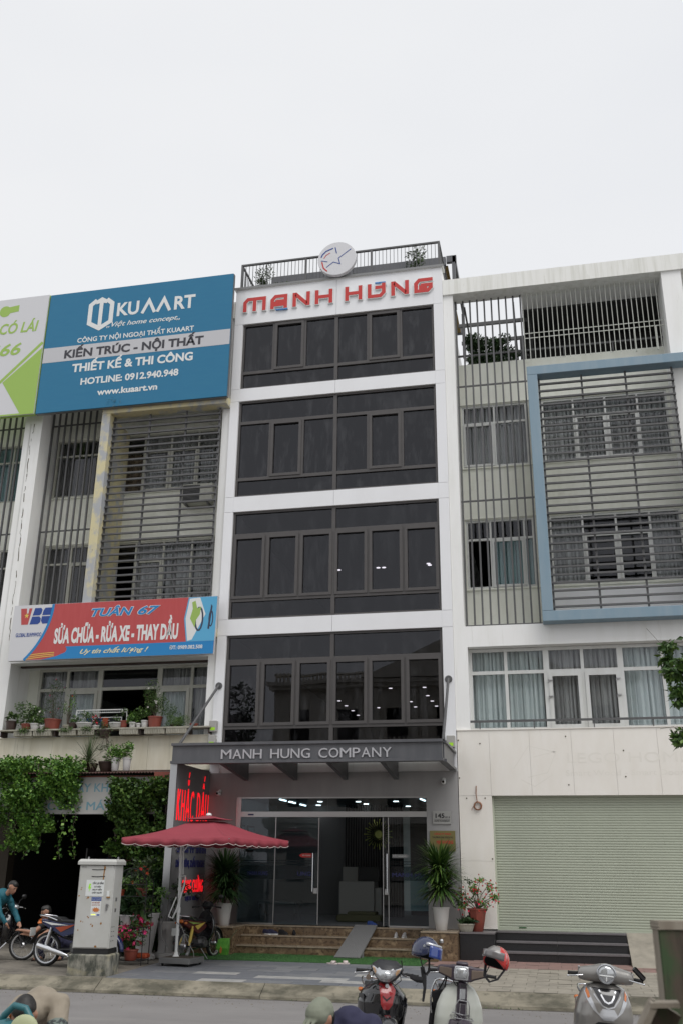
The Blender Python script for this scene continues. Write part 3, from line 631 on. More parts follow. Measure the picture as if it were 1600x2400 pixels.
# interior of the shop ------------------------------------------------
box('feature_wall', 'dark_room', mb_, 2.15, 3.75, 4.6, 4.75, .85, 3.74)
mk('slat_wood', (.085, .08, .078), .6)
sl = None
for i in range(22):
    x = 2.2+i*.07
    if sl is None: sl = box('slat', 'slat_wood', mb_, x, x+.035, 4.55, 4.6, .86, 3.72)
    else: shared('slat', sl, mb_, (i*.07, 0, 0))
box('partition', 'canopy_under', mb_, .0, 2.15, 5.2, 5.3, .85, 3.74); box('partition', 'dark_room', mb_, 3.75, 5.5, 6.0, 6.1, .85, 3.74)
b = MB(); b.lathe([(.10, 0), (.10, .02), (.08, .03)], (3.1, 4.50, 2.95), 20, 'Y')
for i in range(30):
    a_ = i*2*math.pi/30; l_ = .40 if i % 2 else .33
    b.add([(3.1+.10*math.cos(a_-.06), 4.5, 2.95+.10*math.sin(a_-.06)), (3.1+.10*math.cos(a_+.06), 4.5, 2.95+.10*math.sin(a_+.06)), (3.1+l_*math.cos(a_+.045), 4.46, 2.95+l_*math.sin(a_+.045)), (3.1+l_*math.cos(a_-.045), 4.46, 2.95+l_*math.sin(a_-.045)), (3.1+.2*math.cos(a_), 4.43, 2.95+.2*math.sin(a_))], [(0, 1, 4), (1, 2, 4), (2, 3, 4), (3, 0, 4)])
mk('brass_green', (.35, .38, .12), .3, .8)
b.build('wall_mirror', 'brass_green', None, cat='mirror', label='sunburst mirror on the slatted wall inside the glass shop front')
dk = thing('reception_desk', 'white reception desk inside the open glass doors', 'desk', (2.9, 3.3, .85)); box('counter', 'meter_grey', dk, 2.35, 3.25, 3.0, 3.6, .85, 1.75); box('raised_screen', 'meter_grey', dk, 2.3, 2.7, 3.62, 3.7, 1.75, 2.1); box('side_return', 'meter_grey', dk, 3.26, 3.42, 3.1, 3.6, .85, 1.6)
box('monitor', 'black_plastic', None, 2.75, 3.3, 3.45, 3.5, 1.76, 2.1, cat='monitor', label='black computer monitor standing on the white reception desk')
bx_ = MB(); bx_.cbox((3.1, 2.0, .93), (1.1, .5, .16), .03); bx_.cbox((3.15, 2.05, 1.04), (.7, .4, .08), .02); bx_.build('parcel', 'grass_dry', None, cat='parcel', label='flat wrapped bundle lying on the shop floor before the desk')
for i, (y, w_) in enumerate(((.9, .42), (1.65, .55), (2.55, .5))):
    pf = MB(); ya, yb = y, y+w_*1.15
    pf.box(-.045, -.02, ya, yb, 2.45, 3.1); p_ = pf.build('picture_frame', 'pot_brown', None, cat='picture frame', group='framed pictures inside the shop', label=['brown framed picture nearest the door on the inner left wall', 'widest brown framed picture, middle one on the inner left wall', 'brown framed picture deepest in the shop on the left wall'][i])
    box('picture', 'curtain_teal', p_, -.02, -.015, ya+.05, yb-.05, 2.5, 3.05)
tb = thing('side_table', 'dark low table behind the left glass panel of the shop', 'table', (1.0, 2.2, .85)); box('tabletop', 'canopy_under', tb, .5, 1.5, 1.9, 2.5, 1.22, 1.27)
for x in (.55, 1.42):
    for y in (1.95, 2.42): box('leg', 'dull_steel', tb, x, x+.04, y, y+.04, .85, 1.22)
for x, m_ in ((4.5, 'curtain_teal'),):
    sc1 = box('showcase', m_, None, 4.45, 4.95, 1.2, 1.25, 1.15, 1.95, cat='display board', label='pale teal display board behind the right glass panel of the shop')
for (x, y) in [(0.88, 3.45), (1.72, 3.36), (2.75, 3.41), (2.77, 4.4), (3.78, 3.34), (3.78, 5.5), (4.6, 5.4), (1.3, 4.9)]: lamp(mb_, x, y, 3.75, .07)
for y in (2.23, 3.2, 4.35): MB().tube([(.91, y, 3.735), (.91, y+.62, 3.735)], .02, 6).build('light_bar', 'lamp_cool', mb_)
MB().tube([(4.58, 2.27, 3.735), (4.6, 3.0, 3.735)], .02, 6).build('light_bar', 'lamp_cool', mb_)
# ================================================================ neighbouring shophouses
def cpick(seed, opts):
    q = random.Random(seed)
    tab = {}
    def f(i, j):
        if i not in tab: tab[i] = q.choice(opts)
        return tab[i]
    return f
def shophouse(b, nm, label, side, framem, far=None):
    """b = x of the left pillar's right edge; the façade repeats every 12.08 m"""
    o = thing(nm, label, 'building', (b+2.8, 0, 0))
    xr = b+5.53 if side == 'R' else b+5.56
    wb_ = (b+2.20, b+5.45) if side == 'R' else (b+2.36, b+5.5)
    # pillars and beams
    pl, pr = b-.27 if side == 'R' else b-.55, b
    box('pillar', 'white_wall', o, pl+.003, pr, .08, 1.1, 5.13 if side == 'R' else 4.3, 17.02)
    if side == 'R': box('pillar', 'white_wall', o, xr, xr+.5, .08, 1.1, 7.1, 17.02)
    else: box('pillar', 'white_wall', o, xr, X0-.003, .08, 1.1, 4.3, 17.02)
    ex = b+9 if side == 'R' else X0-.003
    box('roof_beam', 'white_wall_stained', o, pl+.003, ex, .02, .55, 17.02, 17.50)
    box('roof_slab', 'white_wall', o, b+1.85, ex, .55, 1.25, 17.04, 17.25); box('loggia_ceiling', 'dark_room', o, b+1.85, ex, 1.251, 9, 16.98, 17.2)  # rear ceiling split off near-black: loggia shade put into its colour
    box('roof_beam', 'white_wall', o, pl, b+1.85, 5.5, 5.9, 17.02, 17.3)
    box('floor_beam', 'white_wall', o, b, xr-.003 if side == 'L' else xr+.5, .085, 1.1, 7.11, 7.62)
    z0w = 7.62
    # recessed wall with window openings
    u, l = (12.22, 14.05), (8.84, 10.70)
    wa = (b+.05, b+1.80) if side == 'R' else (b-.0, b+1.55)
    wb = (b+2.20, b+5.45) if side == 'R' else (b+1.98, b+5.2)
    hs = [(wa[0], wa[1], *u), (wb[0], wb[1], *u), (wa[0], wa[1], *l), (wb[0], wb[1], *l)]
    holed('wall', 'sage_wall', o, (pl-.2, xr+.5 if side == 'R' else X0-.01), (z0w, 15.36), hs, 1.1, 1.3)
    box('reveal_wall', 'dark_room', o, b+1.98, b+2.1, 1.6, 9, 14.6, 17.0); box('apron', 'white_clad', o, wb_[0], wb_[1], 1.085, 1.099, 7.63, 8.74)
    box('loggia_back', 'dark_room', o, b+2.12, xr, 3.0, 3.1, 13, 17.04)  # back and reveal wall near-black too, shade held in the colour
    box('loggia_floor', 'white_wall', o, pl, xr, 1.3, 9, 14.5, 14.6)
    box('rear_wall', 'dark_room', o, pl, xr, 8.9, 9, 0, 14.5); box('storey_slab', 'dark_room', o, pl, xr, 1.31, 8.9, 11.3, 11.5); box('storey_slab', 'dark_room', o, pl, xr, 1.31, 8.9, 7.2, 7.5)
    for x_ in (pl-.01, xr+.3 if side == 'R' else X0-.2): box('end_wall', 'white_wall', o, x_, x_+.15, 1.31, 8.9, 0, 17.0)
    fm = 'white_upvc' if side == 'R' else 'beige_upvc'
    s_ = 11 if side == 'R' else 23
    if side == 'R':
        window(o, wa, u, 1.12, [b+.92], 13.52, fm, 'win_glass', curt=lambda i, j: ['curtain_grey', 'curtain_grey'][i], seed=s_, sashes=((0, 0),))
        window(o, wa, l, 1.12, [b+.68, b+1.55], 10.17, fm, 'win_glass', curt=lambda i, j: None if j or i == 0 else 'curtain_teal', seed=s_+1, sashes=((1, 0),), skip=((0, 0),))
        cu = lambda i, j: 'curtain_grey'
        window(o, wb, u, 1.12, [b+3.03, b+3.86, b+4.69], 13.52, fm, 'win_glass', curt=cu, seed=s_+2, sashes=((1, 0), (2, 0)))
        window(o, wb, l, 1.12, [b+3.03, b+3.86, b+4.69], 10.17, fm, 'win_glass', curt=lambda i, j: 'curtain_grey' if i in (0, 3) else None, seed=s_+3, sashes=((1, 0), (2, 0)))
    else:
        window(o, wa, u, 1.12, [b+.95], 13.55, fm, 'win_glass', curt=lambda i, j: None if (i, j) == (0, 1) else 'curtain_dark', seed=s_)
        window(o, wa, l, 1.12, [b+.82], 10.17, fm, 'win_glass', curt=lambda i, j: 'curtain_dark', seed=s_+1, sashes=((1, 0),))
        window(o, wb, u, 1.12, [b+2.82, b+3.66, b+4.5], 13.52, fm, 'win_glass', curt=lambda i, j: None if (i, j) == (0, 1) else ('curtain_brown' if i == 0 else 'curtain_grey'), seed=s_+2, sashes=((1, 0), (2, 0)))
        window(o, wb, l, 1.12, [b+2.82, b+3.66, b+4.5], 10.15, fm, 'win_glass', curt=lambda i, j: 'curtain_grey' if i else None, seed=s_+3, sashes=((1, 0),), skip=((0, 0),))
    # drip ledges
    for z in (14.08, 12.17, 10.73, 8.79): box('ledge', 'sage_wall', o, b+.003, xr-.003, 1.06, 1.099, z, z+.025)
    # vertical bars in the narrow bay
    yb = .42 if side == 'R' else .60
    zt_ = 17.01 if side == 'R' else 17.01
    vb = None; n_ = 10 if side == 'R' else 9
    for i in range(n_):
        x = b+.04+i*.198
        if vb is None: vb = box('slat', 'grey_steel', o, x-.022, x+.022, yb, yb+.05, 7.66, zt_); xv = x
        else: shared('slat', vb, o, (x-xv, 0, 0))
    for z in (11.02, 14.36, 7.72): box('cross_rail', 'grey_steel', o, b+.005, b+1.87, yb+.051, yb+.085, z-.02, z+.02)
    # projecting frame with horizontal bars
    f0, f1, fz0, fz1 = b+1.88 if side == 'R' else b+2.08, (b+9 if side == 'R' else X0-.005), 7.58, 14.37
    fx = b+2.14 if side == 'R' else b+2.34
    fb = MB(); fb.box(f0, f1, -.30, .078, 14.12, fz1); fb.box(f0, fx, -.30, .078, 7.83, 14.119); fb.box(f0, f1, -.30, .078, fz0, 7.829); fr = fb.build('box_frame', framem, o, bevel=.012)
    lin = MB(); lin.box(f0+.02, fx-.02, .078, 1.1, 7.63, 14.1); lin.build('frame_lining', framem if side == 'L' else 'sage_wall', o)
    hx1 = xr-.02 if side == 'R' else xr-.0
    hb = None; z = 13.92
    while z > 7.9:
        if hb is None: hb = box('louvre', 'grey_steel', o, fx+.005, hx1, -.115, -.055, z-.022, z+.022); zb = z
        else: shared('louvre', hb, o, (0, 0, z-zb))
        z -= .1985
    for x in (fx+.03, fx+1.11, fx+2.2, hx1-.03): box('upright', 'grey_steel', o, x-.024, x+.024, -.054, -.01, 7.84, 14.11)
    # loggia screen of thin pale bars
    if side == 'R':
        wbp = None
        for i in range(28):
            x = b+1.88+i*.1302
            if wbp is None: wbp = MB().tube([(x, .40, 14.93), (x, .40, 17.02)], .011, 6).build('screen_bar', 'pale_steel', o); xw = x
            else: shared('screen_bar', wbp, o, (x-xw, 0, 0))
        for z in (15.76, 15.61): box('screen_rail', 'pale_steel', o, b+1.87, xr-.01, .415, .43, z, z+.02)
        box('post', 'pale_steel', o, b+4.72, b+4.76, .41, .45, 14.9, 15.62); box('post', 'pale_steel', o, b+5.27, b+5.31, .41, .45, 14.9, 15.62)
        for y, z in ((1.6, 17.0), (2.6, 17.0), (3.6, 17.0), (4.6, 17.0)): box('pergola_bar', 'grey_steel', o, b-.0, b+1.98, y, y+.07, z-.1, z)
        for x in (b+.25, b+1.6): box('pergola_bar', 'grey_steel', o, x, x+.05, .56, 5.5, 16.86, 16.9)
        box('post', 'grey_steel', o, b+1.72, b+1.86, 2.6, 2.74, 14.6, 16.9); box('handrail', 'grey_steel', o, b+.0, xr, 1.05, 1.09, 15.60, 15.65)
        for x in (b+2.9, b+4.2): box('rail_bracket', 'grey_steel', o, x, x+.03, 1.05, 1.09, 15.36, 15.6)
    return o
rb = shophouse(6.03, 'shophouse', 'shuttered cream shophouse with blue box frame on its upper front', 'R', 'blue_paint')
lb = shophouse(-6.05, 'shophouse', 'weathered shophouse with a peeling yellow box frame above the red repair sign', 'L', 'mottled')

# ---- right shophouse, lower part
window(rb, (6.09, 11.5), (5.14, 7.10), .36, [6.97, 7.92, 8.76, 9.63, 10.58], 6.52, 'white_upvc', 'win_glass', t=.075, thick=(7.92, 9.63), sashes=((2, 0), (3, 0)), seed=77, skip=(),
       curt=lambda i, j: 'curtain_grey' if i in (2, 3) else 'curtain_sheer')
curtain(rb, 7.5, 7.85, 5.2, 7.05, .66, 'curtain_dark', seed=5)
box('reveal', 'white_wall', rb, 6.03, 6.09, .085, .45, 5.14, 7.11)
hb_ = MB()
for x in (7.99, 9.54):
    for z in (6.30, 5.92): hb_.box(x-.05, x+.06, .30, .33, z-.012, z+.012); hb_.box(x-.05, x-.03, .30, .33, z-.05, z+.012)
hb_.build('hinge', 'steel', rb, kind='stuff')
box('balcony_rail', 'grey_steel', rb, 6.05, 12, .10, .14, 5.31, 5.36)
for x in (6.3, 7.55, 8.9, 10.2): box('rail_post', 'grey_steel', rb, x, x+.025, .11, .135, 5.15, 5.31)
xs = [5.775, 6.515, 7.43, 8.37, 9.31, 10.25, 11.2, 12.1]
for i in range(7): box('panel', 'beige_stone', rb, xs[i]+.002, xs[i+1]-.002, .04, .075, 3.655, 5.12)
box('coping', 'beige_stone', rb, 5.77, 12.1, .02, .35, 5.121, 5.14)
box('wall', 'white_wall', rb, 5.775, 12.1, .076, .35, 3.66, 5.12)
for (z0, z1) in ((.86, 2.25), (2.254, 3.65)): box('panel', 'beige_stone', rb, 5.775, 6.52, .04, .075, z0, z1)
box('wall', 'beige_stone', rb, 5.775, 6.52, .076, .6, .86, 3.65)
box('shutter_box', 'dark_room', rb, 6.53, 12, .5, .6, .8, 3.66)
sl = None
for i in range(51):
    z = .86+i*.0550
    if sl is None:
        b = MB(); P = [(.0, .010), (-.001, .013), (-.005, .026), (-.005, .048), (-.001, .0525), (.004, .0545)]
        b.loft([[(x, .22+dy, z+dz) for dy, dz in P]+[(x, .25, z+.0545), (x, .25, z+.0)]+[(x, .232, z), (x, .232, z+.008)] for x in (6.53, 12.0)]); sl = b.build('slat', 'shutter', rb)
    else: shared('slat', sl, rb, (0, 0, i*.055))
box('bottom_bar', 'shutter', rb, 6.53, 12, .205, .25, .838, .872)
box('guide_rail', 'shutter', rb, 6.52, 6.56, .17, .21, .84, 3.65)
st_ = box('sticker', 'turf_blade', rb, 6.98, 7.14, .200, .204, .885, .91)
# dark granite steps
box('plinth', 'black_granite', rb, 5.775, 6.50, -.72, .03, .1, .80); box('plinth_top', 'grey_granite', rb, 5.77, 6.51, -.74, .035, .80, .83)
for n_, (y0, z0, z1) in enumerate(((-.10, .66, .835), (-.42, .47, .655), (-.74, .25, .475))):
    for i in range(2):
        xa, xb = (6.515, 7.78) if i == 0 else (7.784, 9.22)
        box('tread', 'grey_granite', rb, xa, xb, y0-.02, y0+.32 if n_ else .205, z1-.03, z1); box('riser', 'black_granite', rb, xa, xb, y0, y0+.02, z0, z1-.03)
MB().add([(9.23, -1.25, .26), (11.2, -1.25, .26), (11.2, .2, .84), (9.23, .2, .84), (9.23, -1.25, .1), (11.2, -1.25, .1), (11.2, .2, .1), (9.23, .2, .1)], [(0, 1, 2, 3), (7, 6, 5, 4), (0, 4, 5, 1), (1, 5, 6, 2), (2, 6, 7, 3), (3, 7, 4, 0)]).build('side_ramp', 'paver_tan', rb)
# ghost marks left by letters that were taken down, fixing holes, coil of wire
mk('ghost', (.76, .73, .67), .6); mk('rust_hole', (.06, .045, .02), .9)
gs = thing('sign_trace', 'faint outline of removed lettering on the cream panels above the shutter', 'sign trace', (9.4, .03, 4.3))
text('LEGO HOME', 8.25, 10.9, 4.36, .22, .0394, 'ghost', gs, depth=.0004); text('Smart Wood - Smart Door', 8.2, 10.75, 4.08, .12, .0394, 'ghost', gs, depth=.0004)
b = MB()
for q in ([(7.05, 4.25), (7.4, 4.75), (8.0, 4.6)], [(7.2, 4.0), (7.5, 3.85), (7.9, 4.1)], [(7.5, 4.5), (8.02, 4.62), (7.8, 4.15), (7.35, 4.05)]): stroke(b, q, .018, .0390, .0398)
b.build('outline', 'ghost', gs)
ho = MB()
for x, z in ((6.3, 4.82), (8.25, 4.95), (9.5, 4.62), (9.5, 4.05), (8.25, 3.88), (5.95, 3.6), (6.37, 3.6), (5.8, 4.9), (5.8, 4.05), (6.48, 2.3)): ho.lathe([(.016, 0), (.016, .006)], (x, .032, z), 8, 'Y')
ho.build('fixing_hole', 'rust_hole', rb, kind='stuff')
wc = MB(); mk('copper_wire', (.24, .10, .05), .5)
for k_ in range(4): wc.tube([(6.20+(.075+.005*k_)*math.cos(a_/16*6.283), -.005+.008*k_, 3.43+(.08+.004*k_)*math.sin(a_/16*6.283)) for a_ in range(17)], .009, 6)
wc.tube([(6.18, .02, 3.87), (6.17, .0, 3.7), (6.19, .0, 3.5)], .01, 6); wc.tube([(6.12, 0, 3.44), (6.07, -.01, 3.38), (6.06, -.01, 3.33)], .006, 5)
wc.build('wire_coil', 'copper_wire', None, cat='wire coil', label='coil of brown wire hanging on the cream pillar beside the shutter')

# ---- left shophouse, lower part
def cl(i, j):
    if i == 2: return None
    return 'curtain_sheer' if (i, j) in ((1, 0), (3, 0)) else 'curtain_grey'
box('pillar_low', 'white_wall', lb, -6.60, -6.05, .08, 1.1, .2, 4.3)
wl = window(lb, (-5.70, -.5), (5.0, 7.11), 1.02, [-4.84, -3.88, -2.17, -1.26], 6.53, 'beige_upvc', 'win_glass', t=.075, thick=(-3.88, -2.17), curt=cl, seed=91, skip=((2, 0),), sashes=((1, 0), (3, 0)))
holed('wall', 'sage_wall', lb, (-6.05, X0-.01), (4.3, 7.11), [(-5.70, -.5, 5.0, 7.11)], 1.1, 1.25)
box('storey_slab', 'dark_room', lb, -6.05, -.26, 1.26, 8.9, 4.3, 4.45); box('balcony_floor', 'white_wall', lb, -6.04, -.5, .26, 1.1, 4.3, 5.0)
xs = [-6.60, -5.53, -4.55, -3.2, -1.93, -.255]
for i in range(5): box('panel', 'beige_stone_old', lb, xs[i]+.003, xs[i+1]-.003, .045, .08, 4.30, 5.12)
box('wall', 'beige_stone_old', lb, -6.60, -.255, .081, .25, 4.28, 5.12); box('coping', 'beige_stone_old', lb, -6.60, -.255, .03, .26, 5.121, 5.145)
box('sign_soffit', 'pot_brown', lb, -6.0, -.5, .5, .6, 7.06, 7.11)
# air conditioner
ac = thing('air_conditioner', 'outdoor air conditioner unit on the wall behind the louvres', 'air conditioner', (-1.35, .85, 11.7))
MB().cbox((-1.35, .88, 11.92), (.92, .32, .56), .02).build('casing', 'beige_upvc', ac); box('grille', 'dark_room', ac, -1.77, -1.27, .712, .719, 11.68, 12.16)
gb = MB()
for i in range(12): gb.box(-1.77, -1.27, .706, .711, 11.70+i*.039, 11.708+i*.039)
gb.build('grille_bar', 'dull_steel', ac, kind='stuff')
for x in (-1.7, -1.05): box('bracket', 'grey_steel', ac, x, x+.04, .72, 1.09, 11.58, 11.63)

# ---- slivers of the buildings further left
fl_ = thing('shophouse', 'narrow slice of a shophouse with dark slats beyond the cracked pillar', 'building', (-9, 0, 0))
holed('wall', 'sage_wall', fl_, (-12, -6.62), (.2, 17), [(-8.2, -6.9, 12.2, 14.05), (-8.2, -6.9, 8.84, 10.7)], 1.1, 1.3)
for k_, Z in enumerate(((12.2, 14.05), (8.84, 10.7))): window(fl_, (-8.2, -6.75), Z, 1.12, [-7.5], Z[0]+1.3, 'beige_upvc', 'win_glass', curt=lambda i, j: 'curtain_teal' if k_ == 0 else 'curtain_dark', seed=55+k_)
vb = None
for i in range(12):
    x = -6.86-i*.2
    if vb is None: vb = box('slat', 'grey_steel', fl_, x-.022, x+.022, .6, .65, 7.3, 14.9)
    else: shared('slat', vb, fl_, (-.2*i, 0, 0))
for z in (14.4, 11.02): box('cross_rail', 'grey_steel', fl_, -9.1, -6.63, .651, .68, z-.02, z+.02)
box('rear_wall', 'dark_room', fl_, -12, -6.7, 3.0, 3.1, 0, 17); box('floor_beam', 'white_wall', fl_, -12, -6.62, .3, 1.1, 6.9, 7.3)
box('crack', 'rust_hole', lb, -6.33, -6.325, .076, .079, 12.4, 13.9)
ck = MB(); q = random.Random(9); z = 14.2; x = -6.30
pts_ = []
while z > 7.3: pts_.append((x, z)); z -= q.uniform(.05, .16); x += q.gauss(0, .013)-.0012
for i in range(len(pts_)-1):
    if q.random() < .72: stroke(ck, [pts_[i], pts_[i+1]], q.choice([.006, .008, .014, .02]), .074, .079)
bpy.data.objects.remove(bpy.data.objects['crack']); ck.build('crack', 'rust_hole', lb, kind='stuff')
box('conduit', 'white_upvc', lb, -6.42, -6.40, .06, .079, 4.4, 14.2)

# ================================================================ signs
mk('sign_blue', (.006, .145, .28), .4, col2=(.012, .16, .29), sc_=(2, 2, 9), amt=.6); mk('sign_grey', (.50, .50, .52), .4); mk('sign_dark', (.035, .035, .045), .5); mk('sign_white', (.60, .60, .62), .4)
mk('sign_lime', (.30, .46, .09), .4); mk('sign_red', (.44, .055, .055), .4, col2=(.47, .07, .07), sc_=(12, 2, 2), amt=.8); mk('sign_azure', (.008, .20, .48), .4); mk('sign_sky', (.09, .37, .60), .4); mk('sign_yellow', (.70, .52, .10), .5); mk('sign_cream', (.72, .66, .42), .5)
ks = thing('billboard', 'large teal blue billboard of an interior company with white hexagon logo', 'billboard', (-3.1, -.45, 16.2))
sx0, sx1, sz0, sz1, sy = -5.97, -.20, 14.24, 18.20, -.48
box('panel', 'sign_blue', ks, sx0, sx1, sy, sy+.04, sz0, sz1); box('panel_edge', 'dull_steel', ks, sx0-.012, sx1+.012, sy+.041, sy+.14, sz0-.01, sz1+.01)
box('band', 'sign_grey', ks, sx0+.002, sx1-.002, sy-.004, sy-.0005, 15.87, 16.36)
def a1(x, y): v = (x-243)/(1535-243)
for s_, xa, xb, zb_, cp, m_, bo, shr in (
    ('KU', -3.75, -3.06, 17.20, .45, 'white_plastic', .03, 0), ('RT', -1.96, -1.32, 17.20, .45, 'white_plastic', .03, 0),
    ('„Việt home concept„', -4.05, -1.75, 16.86, .155, 'white_plastic', .012, .35),
    ('CÔNG TY NỘI NGOẠI THẤT KUAART', -4.92, -1.30, 16.44, .155, 'white_plastic', .022, 0),
    ('KIẾN TRÚC - NỘI THẤT', -5.28, -.98, 15.96, .27, 'sign_dark', .035, 0),
    ('THIẾT KẾ & THI CÔNG', -4.98, -1.27, 15.47, .27, 'white_plastic', .035, 0),
    ('HOTLINE: 0912.940.948', -4.66, -1.67, 15.03, .215, 'white_plastic', .03, 0),
    ('www.kuaart.vn', -4.10, -2.27, 14.64, .20, 'white_plastic', .03, 0)):
    text(s_, xa, xb, zb_, cp, sy-.001 if m_ != 'sign_dark' else sy-.005, m_, ks, bold=bo, shear=shr)
lg = MB()
for xx in (-3.0, -2.53): stroke(lg, [(xx+.05, 17.20), (xx+.245, 17.62), (xx+.44, 17.20)], .095, sy-.005, sy-.001)
lg.build('lettering', 'white_plastic', ks)
lg = MB(); hx, hz, hw, hh = -4.27, 17.36, .34, .54
stroke(lg, [(hx-.16, hz+.47), (hx-hw, hz+.32), (hx-hw, hz-.30), (hx, hz-.5), (hx+hw, hz-.30), (hx+hw, hz+.32), (hx+.16, hz+.47)], .135, sy-.005, sy-.001)
lg.prism([(hx-.06, hz-.45), (hx+.06, hz-.45), (hx+.06, hz+.36), (hx+.17, hz+.33), (hx+.17, hz+.46), (hx, hz+.56), (hx-.17, hz+.46), (hx-.17, hz+.33), (hx-.06, hz+.36)], sy-.006, sy-.0052)
lg.build('logo', 'white_plastic', ks)
b = MB()
for x in (-5.6, -3.2, -.6): b.tube([(x, sy+.14, 17.9), (x, .6, 17.3)], .02, 6); b.tube([(x, sy+.14, 14.6), (x, .08, 14.6)], .02, 6)
b.build('strut', 'dull_steel', ks, kind='stuff')
box('strip', 'white_wall', lb, -.52, -.255, .02, .5, 17.5, 17.56)
b = MB(); b.tube([(-2.0, 1.5, 17.2), (-2.0, 1.5, 19.05)], .02, 6); b.add([(-2.1, 1.5, 18.75), (-1.9, 1.5, 18.8), (-2.0, 1.45, 19.1), (-1.98, 1.6, 18.8)], [(0, 1, 2), (0, 2, 3), (1, 3, 2)]); b.build('antenna', 'dull_steel', None, cat='antenna', label='small metal antenna tip sticking up behind the teal billboard')
gs2 = thing('billboard', 'white and lime green billboard cut off beside the teal one', 'billboard', (-8, -.45, 16.2))
gx1 = -6.02; GY = -.50
box('panel', 'sign_white', gs2, -12.5, gx1, GY, GY+.04, 14.24, 18.22); box('panel_edge', 'sign_lime', gs2, -12.5, gx1+.01, GY+.041, GY+.13, 14.23, 18.23)
b = MB(); b.prism([(-7.17, 15.35), (gx1-.002, 16.40), (gx1-.002, 14.25), (-6.45, 14.25)], GY-.004, GY-.0005); b.build('band', 'sign_lime', gs2)
b = MB(); stroke(b, [(-7.32, 15.30), (gx1-.01, 16.58)], .09, GY-.004, GY-.0005); b.build('stripe', 'sign_lime', gs2)
box('border', 'sign_lime', gs2, -12.5, gx1, GY-.003, GY-.0005, 14.242, 14.29)
text(', CÓ LÁI', -7.75, -6.25, 17.0, .36, GY-.001, 'sign_lime', gs2, bold=.02, shear=.2); text('666', -7.75, -6.72, 16.25, .40, GY-.001, 'sign_lime', gs2, bold=.02, shear=.25)
text('E2', -7.62, -7.28, 14.95, .09, GY-.001, 'sign_blue', gs2, bold=.02); text('TẾ', -7.62, -7.32, 14.72, .13, GY-.001, 'sign_blue', gs2, bold=.03)
b = MB(); b.lathe([(.19, 0), (.19, .004)], (-7.43, GY-.0045, 17.80), 16, 'Y'); b.prism([(-7.3, 17.72), (-6.98, 17.76), (-6.98, 17.98), (-7.3, 17.94)], GY-.004, GY-.0005); b.build('logo', 'sign_lime', gs2)
# repair shop sign
ts = thing('shop_sign', 'long red and blue motorbike repair sign under the louvres', 'shop sign', (-3.1, -.4, 7.8))
ty, tx0, tx1, tz0, tz1 = -.40, -5.86, -.17, 7.07, 8.56
MB().add([(tx0, ty, tz1), (tx1+.02, ty, tz1), (tx1-.03, ty, tz0), (tx0+.0, ty, tz0), (tx0, ty+.12, tz1), (tx1+.02, ty+.12, tz1), (tx1-.03, ty+.12, tz0), (tx0, ty+.12, tz0)], [(0, 3, 2, 1), (4, 5, 6, 7), (0, 1, 5, 4), (1, 2, 6, 5), (2, 3, 7, 6), (3, 0, 4, 7)]).build('panel', 'sign_white', ts)
def curve(p0, p1, p2, p3, n=14): return [tuple((1-t)**3*a+3*(1-t)**2*t*b_+3*(1-t)*t*t*c_+t**3*d for a, b_, c_, d in zip(p0, p1, p2, p3)) for t in [i/n for i in range(n+1)]]
L1 = curve((-4.72, 8.555), (-4.72, 8.1), (-4.95, 7.5), (-5.40, 7.08))
b = MB(); b.prism([(-4.72, 8.555), (tx1+.015, 8.555), (tx1-.02, 7.08), (-5.40, 7.08)]+L1[::-1][1:-1], ty-.003, ty-.0005); b.build('red_field', 'sign_red', ts)
b = MB(); b.prism([(-4.25, 7.40), (tx1-.015, 7.40), (tx1-.022, 7.075), (-4.9, 7.075), (-4.5, 7.15), (-4.24, 7.25), (-4.2, 7.33)], ty-.006, ty-.0035); b.build('blue_band', 'sign_azure', ts)
b = MB(); stroke(b, L1, .07, ty-.007, ty-.0035); b.build('curved_edge', 'sign_azure', ts)
b = MB()
for k_ in range(3): stroke(b, curve((-4.55+.0*k_, 7.255-.045*k_), (-4.9, 7.24-.045*k_), (-5.1, 7.23-.05*k_), (-5.28-.03*k_, 7.20-.05*k_)), .018, ty-.0066, ty-.0035)
b.build('stripe', 'sign_yellow', ts)
b = MB(); b.prism([(-.93, 8.553), (tx1+.015, 8.553), (tx1-.008, 7.403), (-.93, 7.403), (-1.02, 8.0)], ty-.006, ty-.0035); b.build('picture_field', 'sign_sky', ts)
b = MB(); b.prism([(-.90, 8.52), (-.62, 8.54), (-.45, 8.1), (-.78, 7.45), (-.90, 7.42), (-.98, 8.0)], ty-.0068, ty-.0062); b.build('picture_ground', 'white_plastic', ts)
mk('print_green', (.30, .45, .10), .5); mk('print_dark', (.03, .04, .08), .5)
b = MB(); stroke(b, [(-.62+.10*math.cos(t), 7.98+.30*math.sin(t)) for t in [i*6.2832/14 for i in range(15)]], .045, ty-.0075, ty-.007); stroke(b, [(-.3+.05*math.cos(t), 7.98+.2*math.sin(t)) for t in [i*6.2832/12 for i in range(13)]], .03, ty-.0075, ty-.007); b.prism([(-.33, 7.7), (-.27, 8.3), (-.31, 8.35), (-.38, 7.72)], ty-.0078, ty-.0076); b.build('printed_wheel', 'print_dark', ts)
b = MB(); b.prism([(-.86, 8.0), (-.8, 8.25), (-.83, 8.42), (-.74, 8.46), (-.68, 8.25), (-.58, 8.3), (-.6, 8.1), (-.7, 7.95), (-.72, 7.75)], ty-.0086, ty-.0079); b.build('printed_motorbike', 'print_green', ts)
text('TUÂN', -3.62, -2.42, 8.155, .235, ty-.0035, 'white_plastic', ts, bold=.055, shear=.3); text('TUÂN', -3.60, -2.44, 8.165, .215, ty-.008, 'sign_azure', ts, bold=.025, shear=.3)
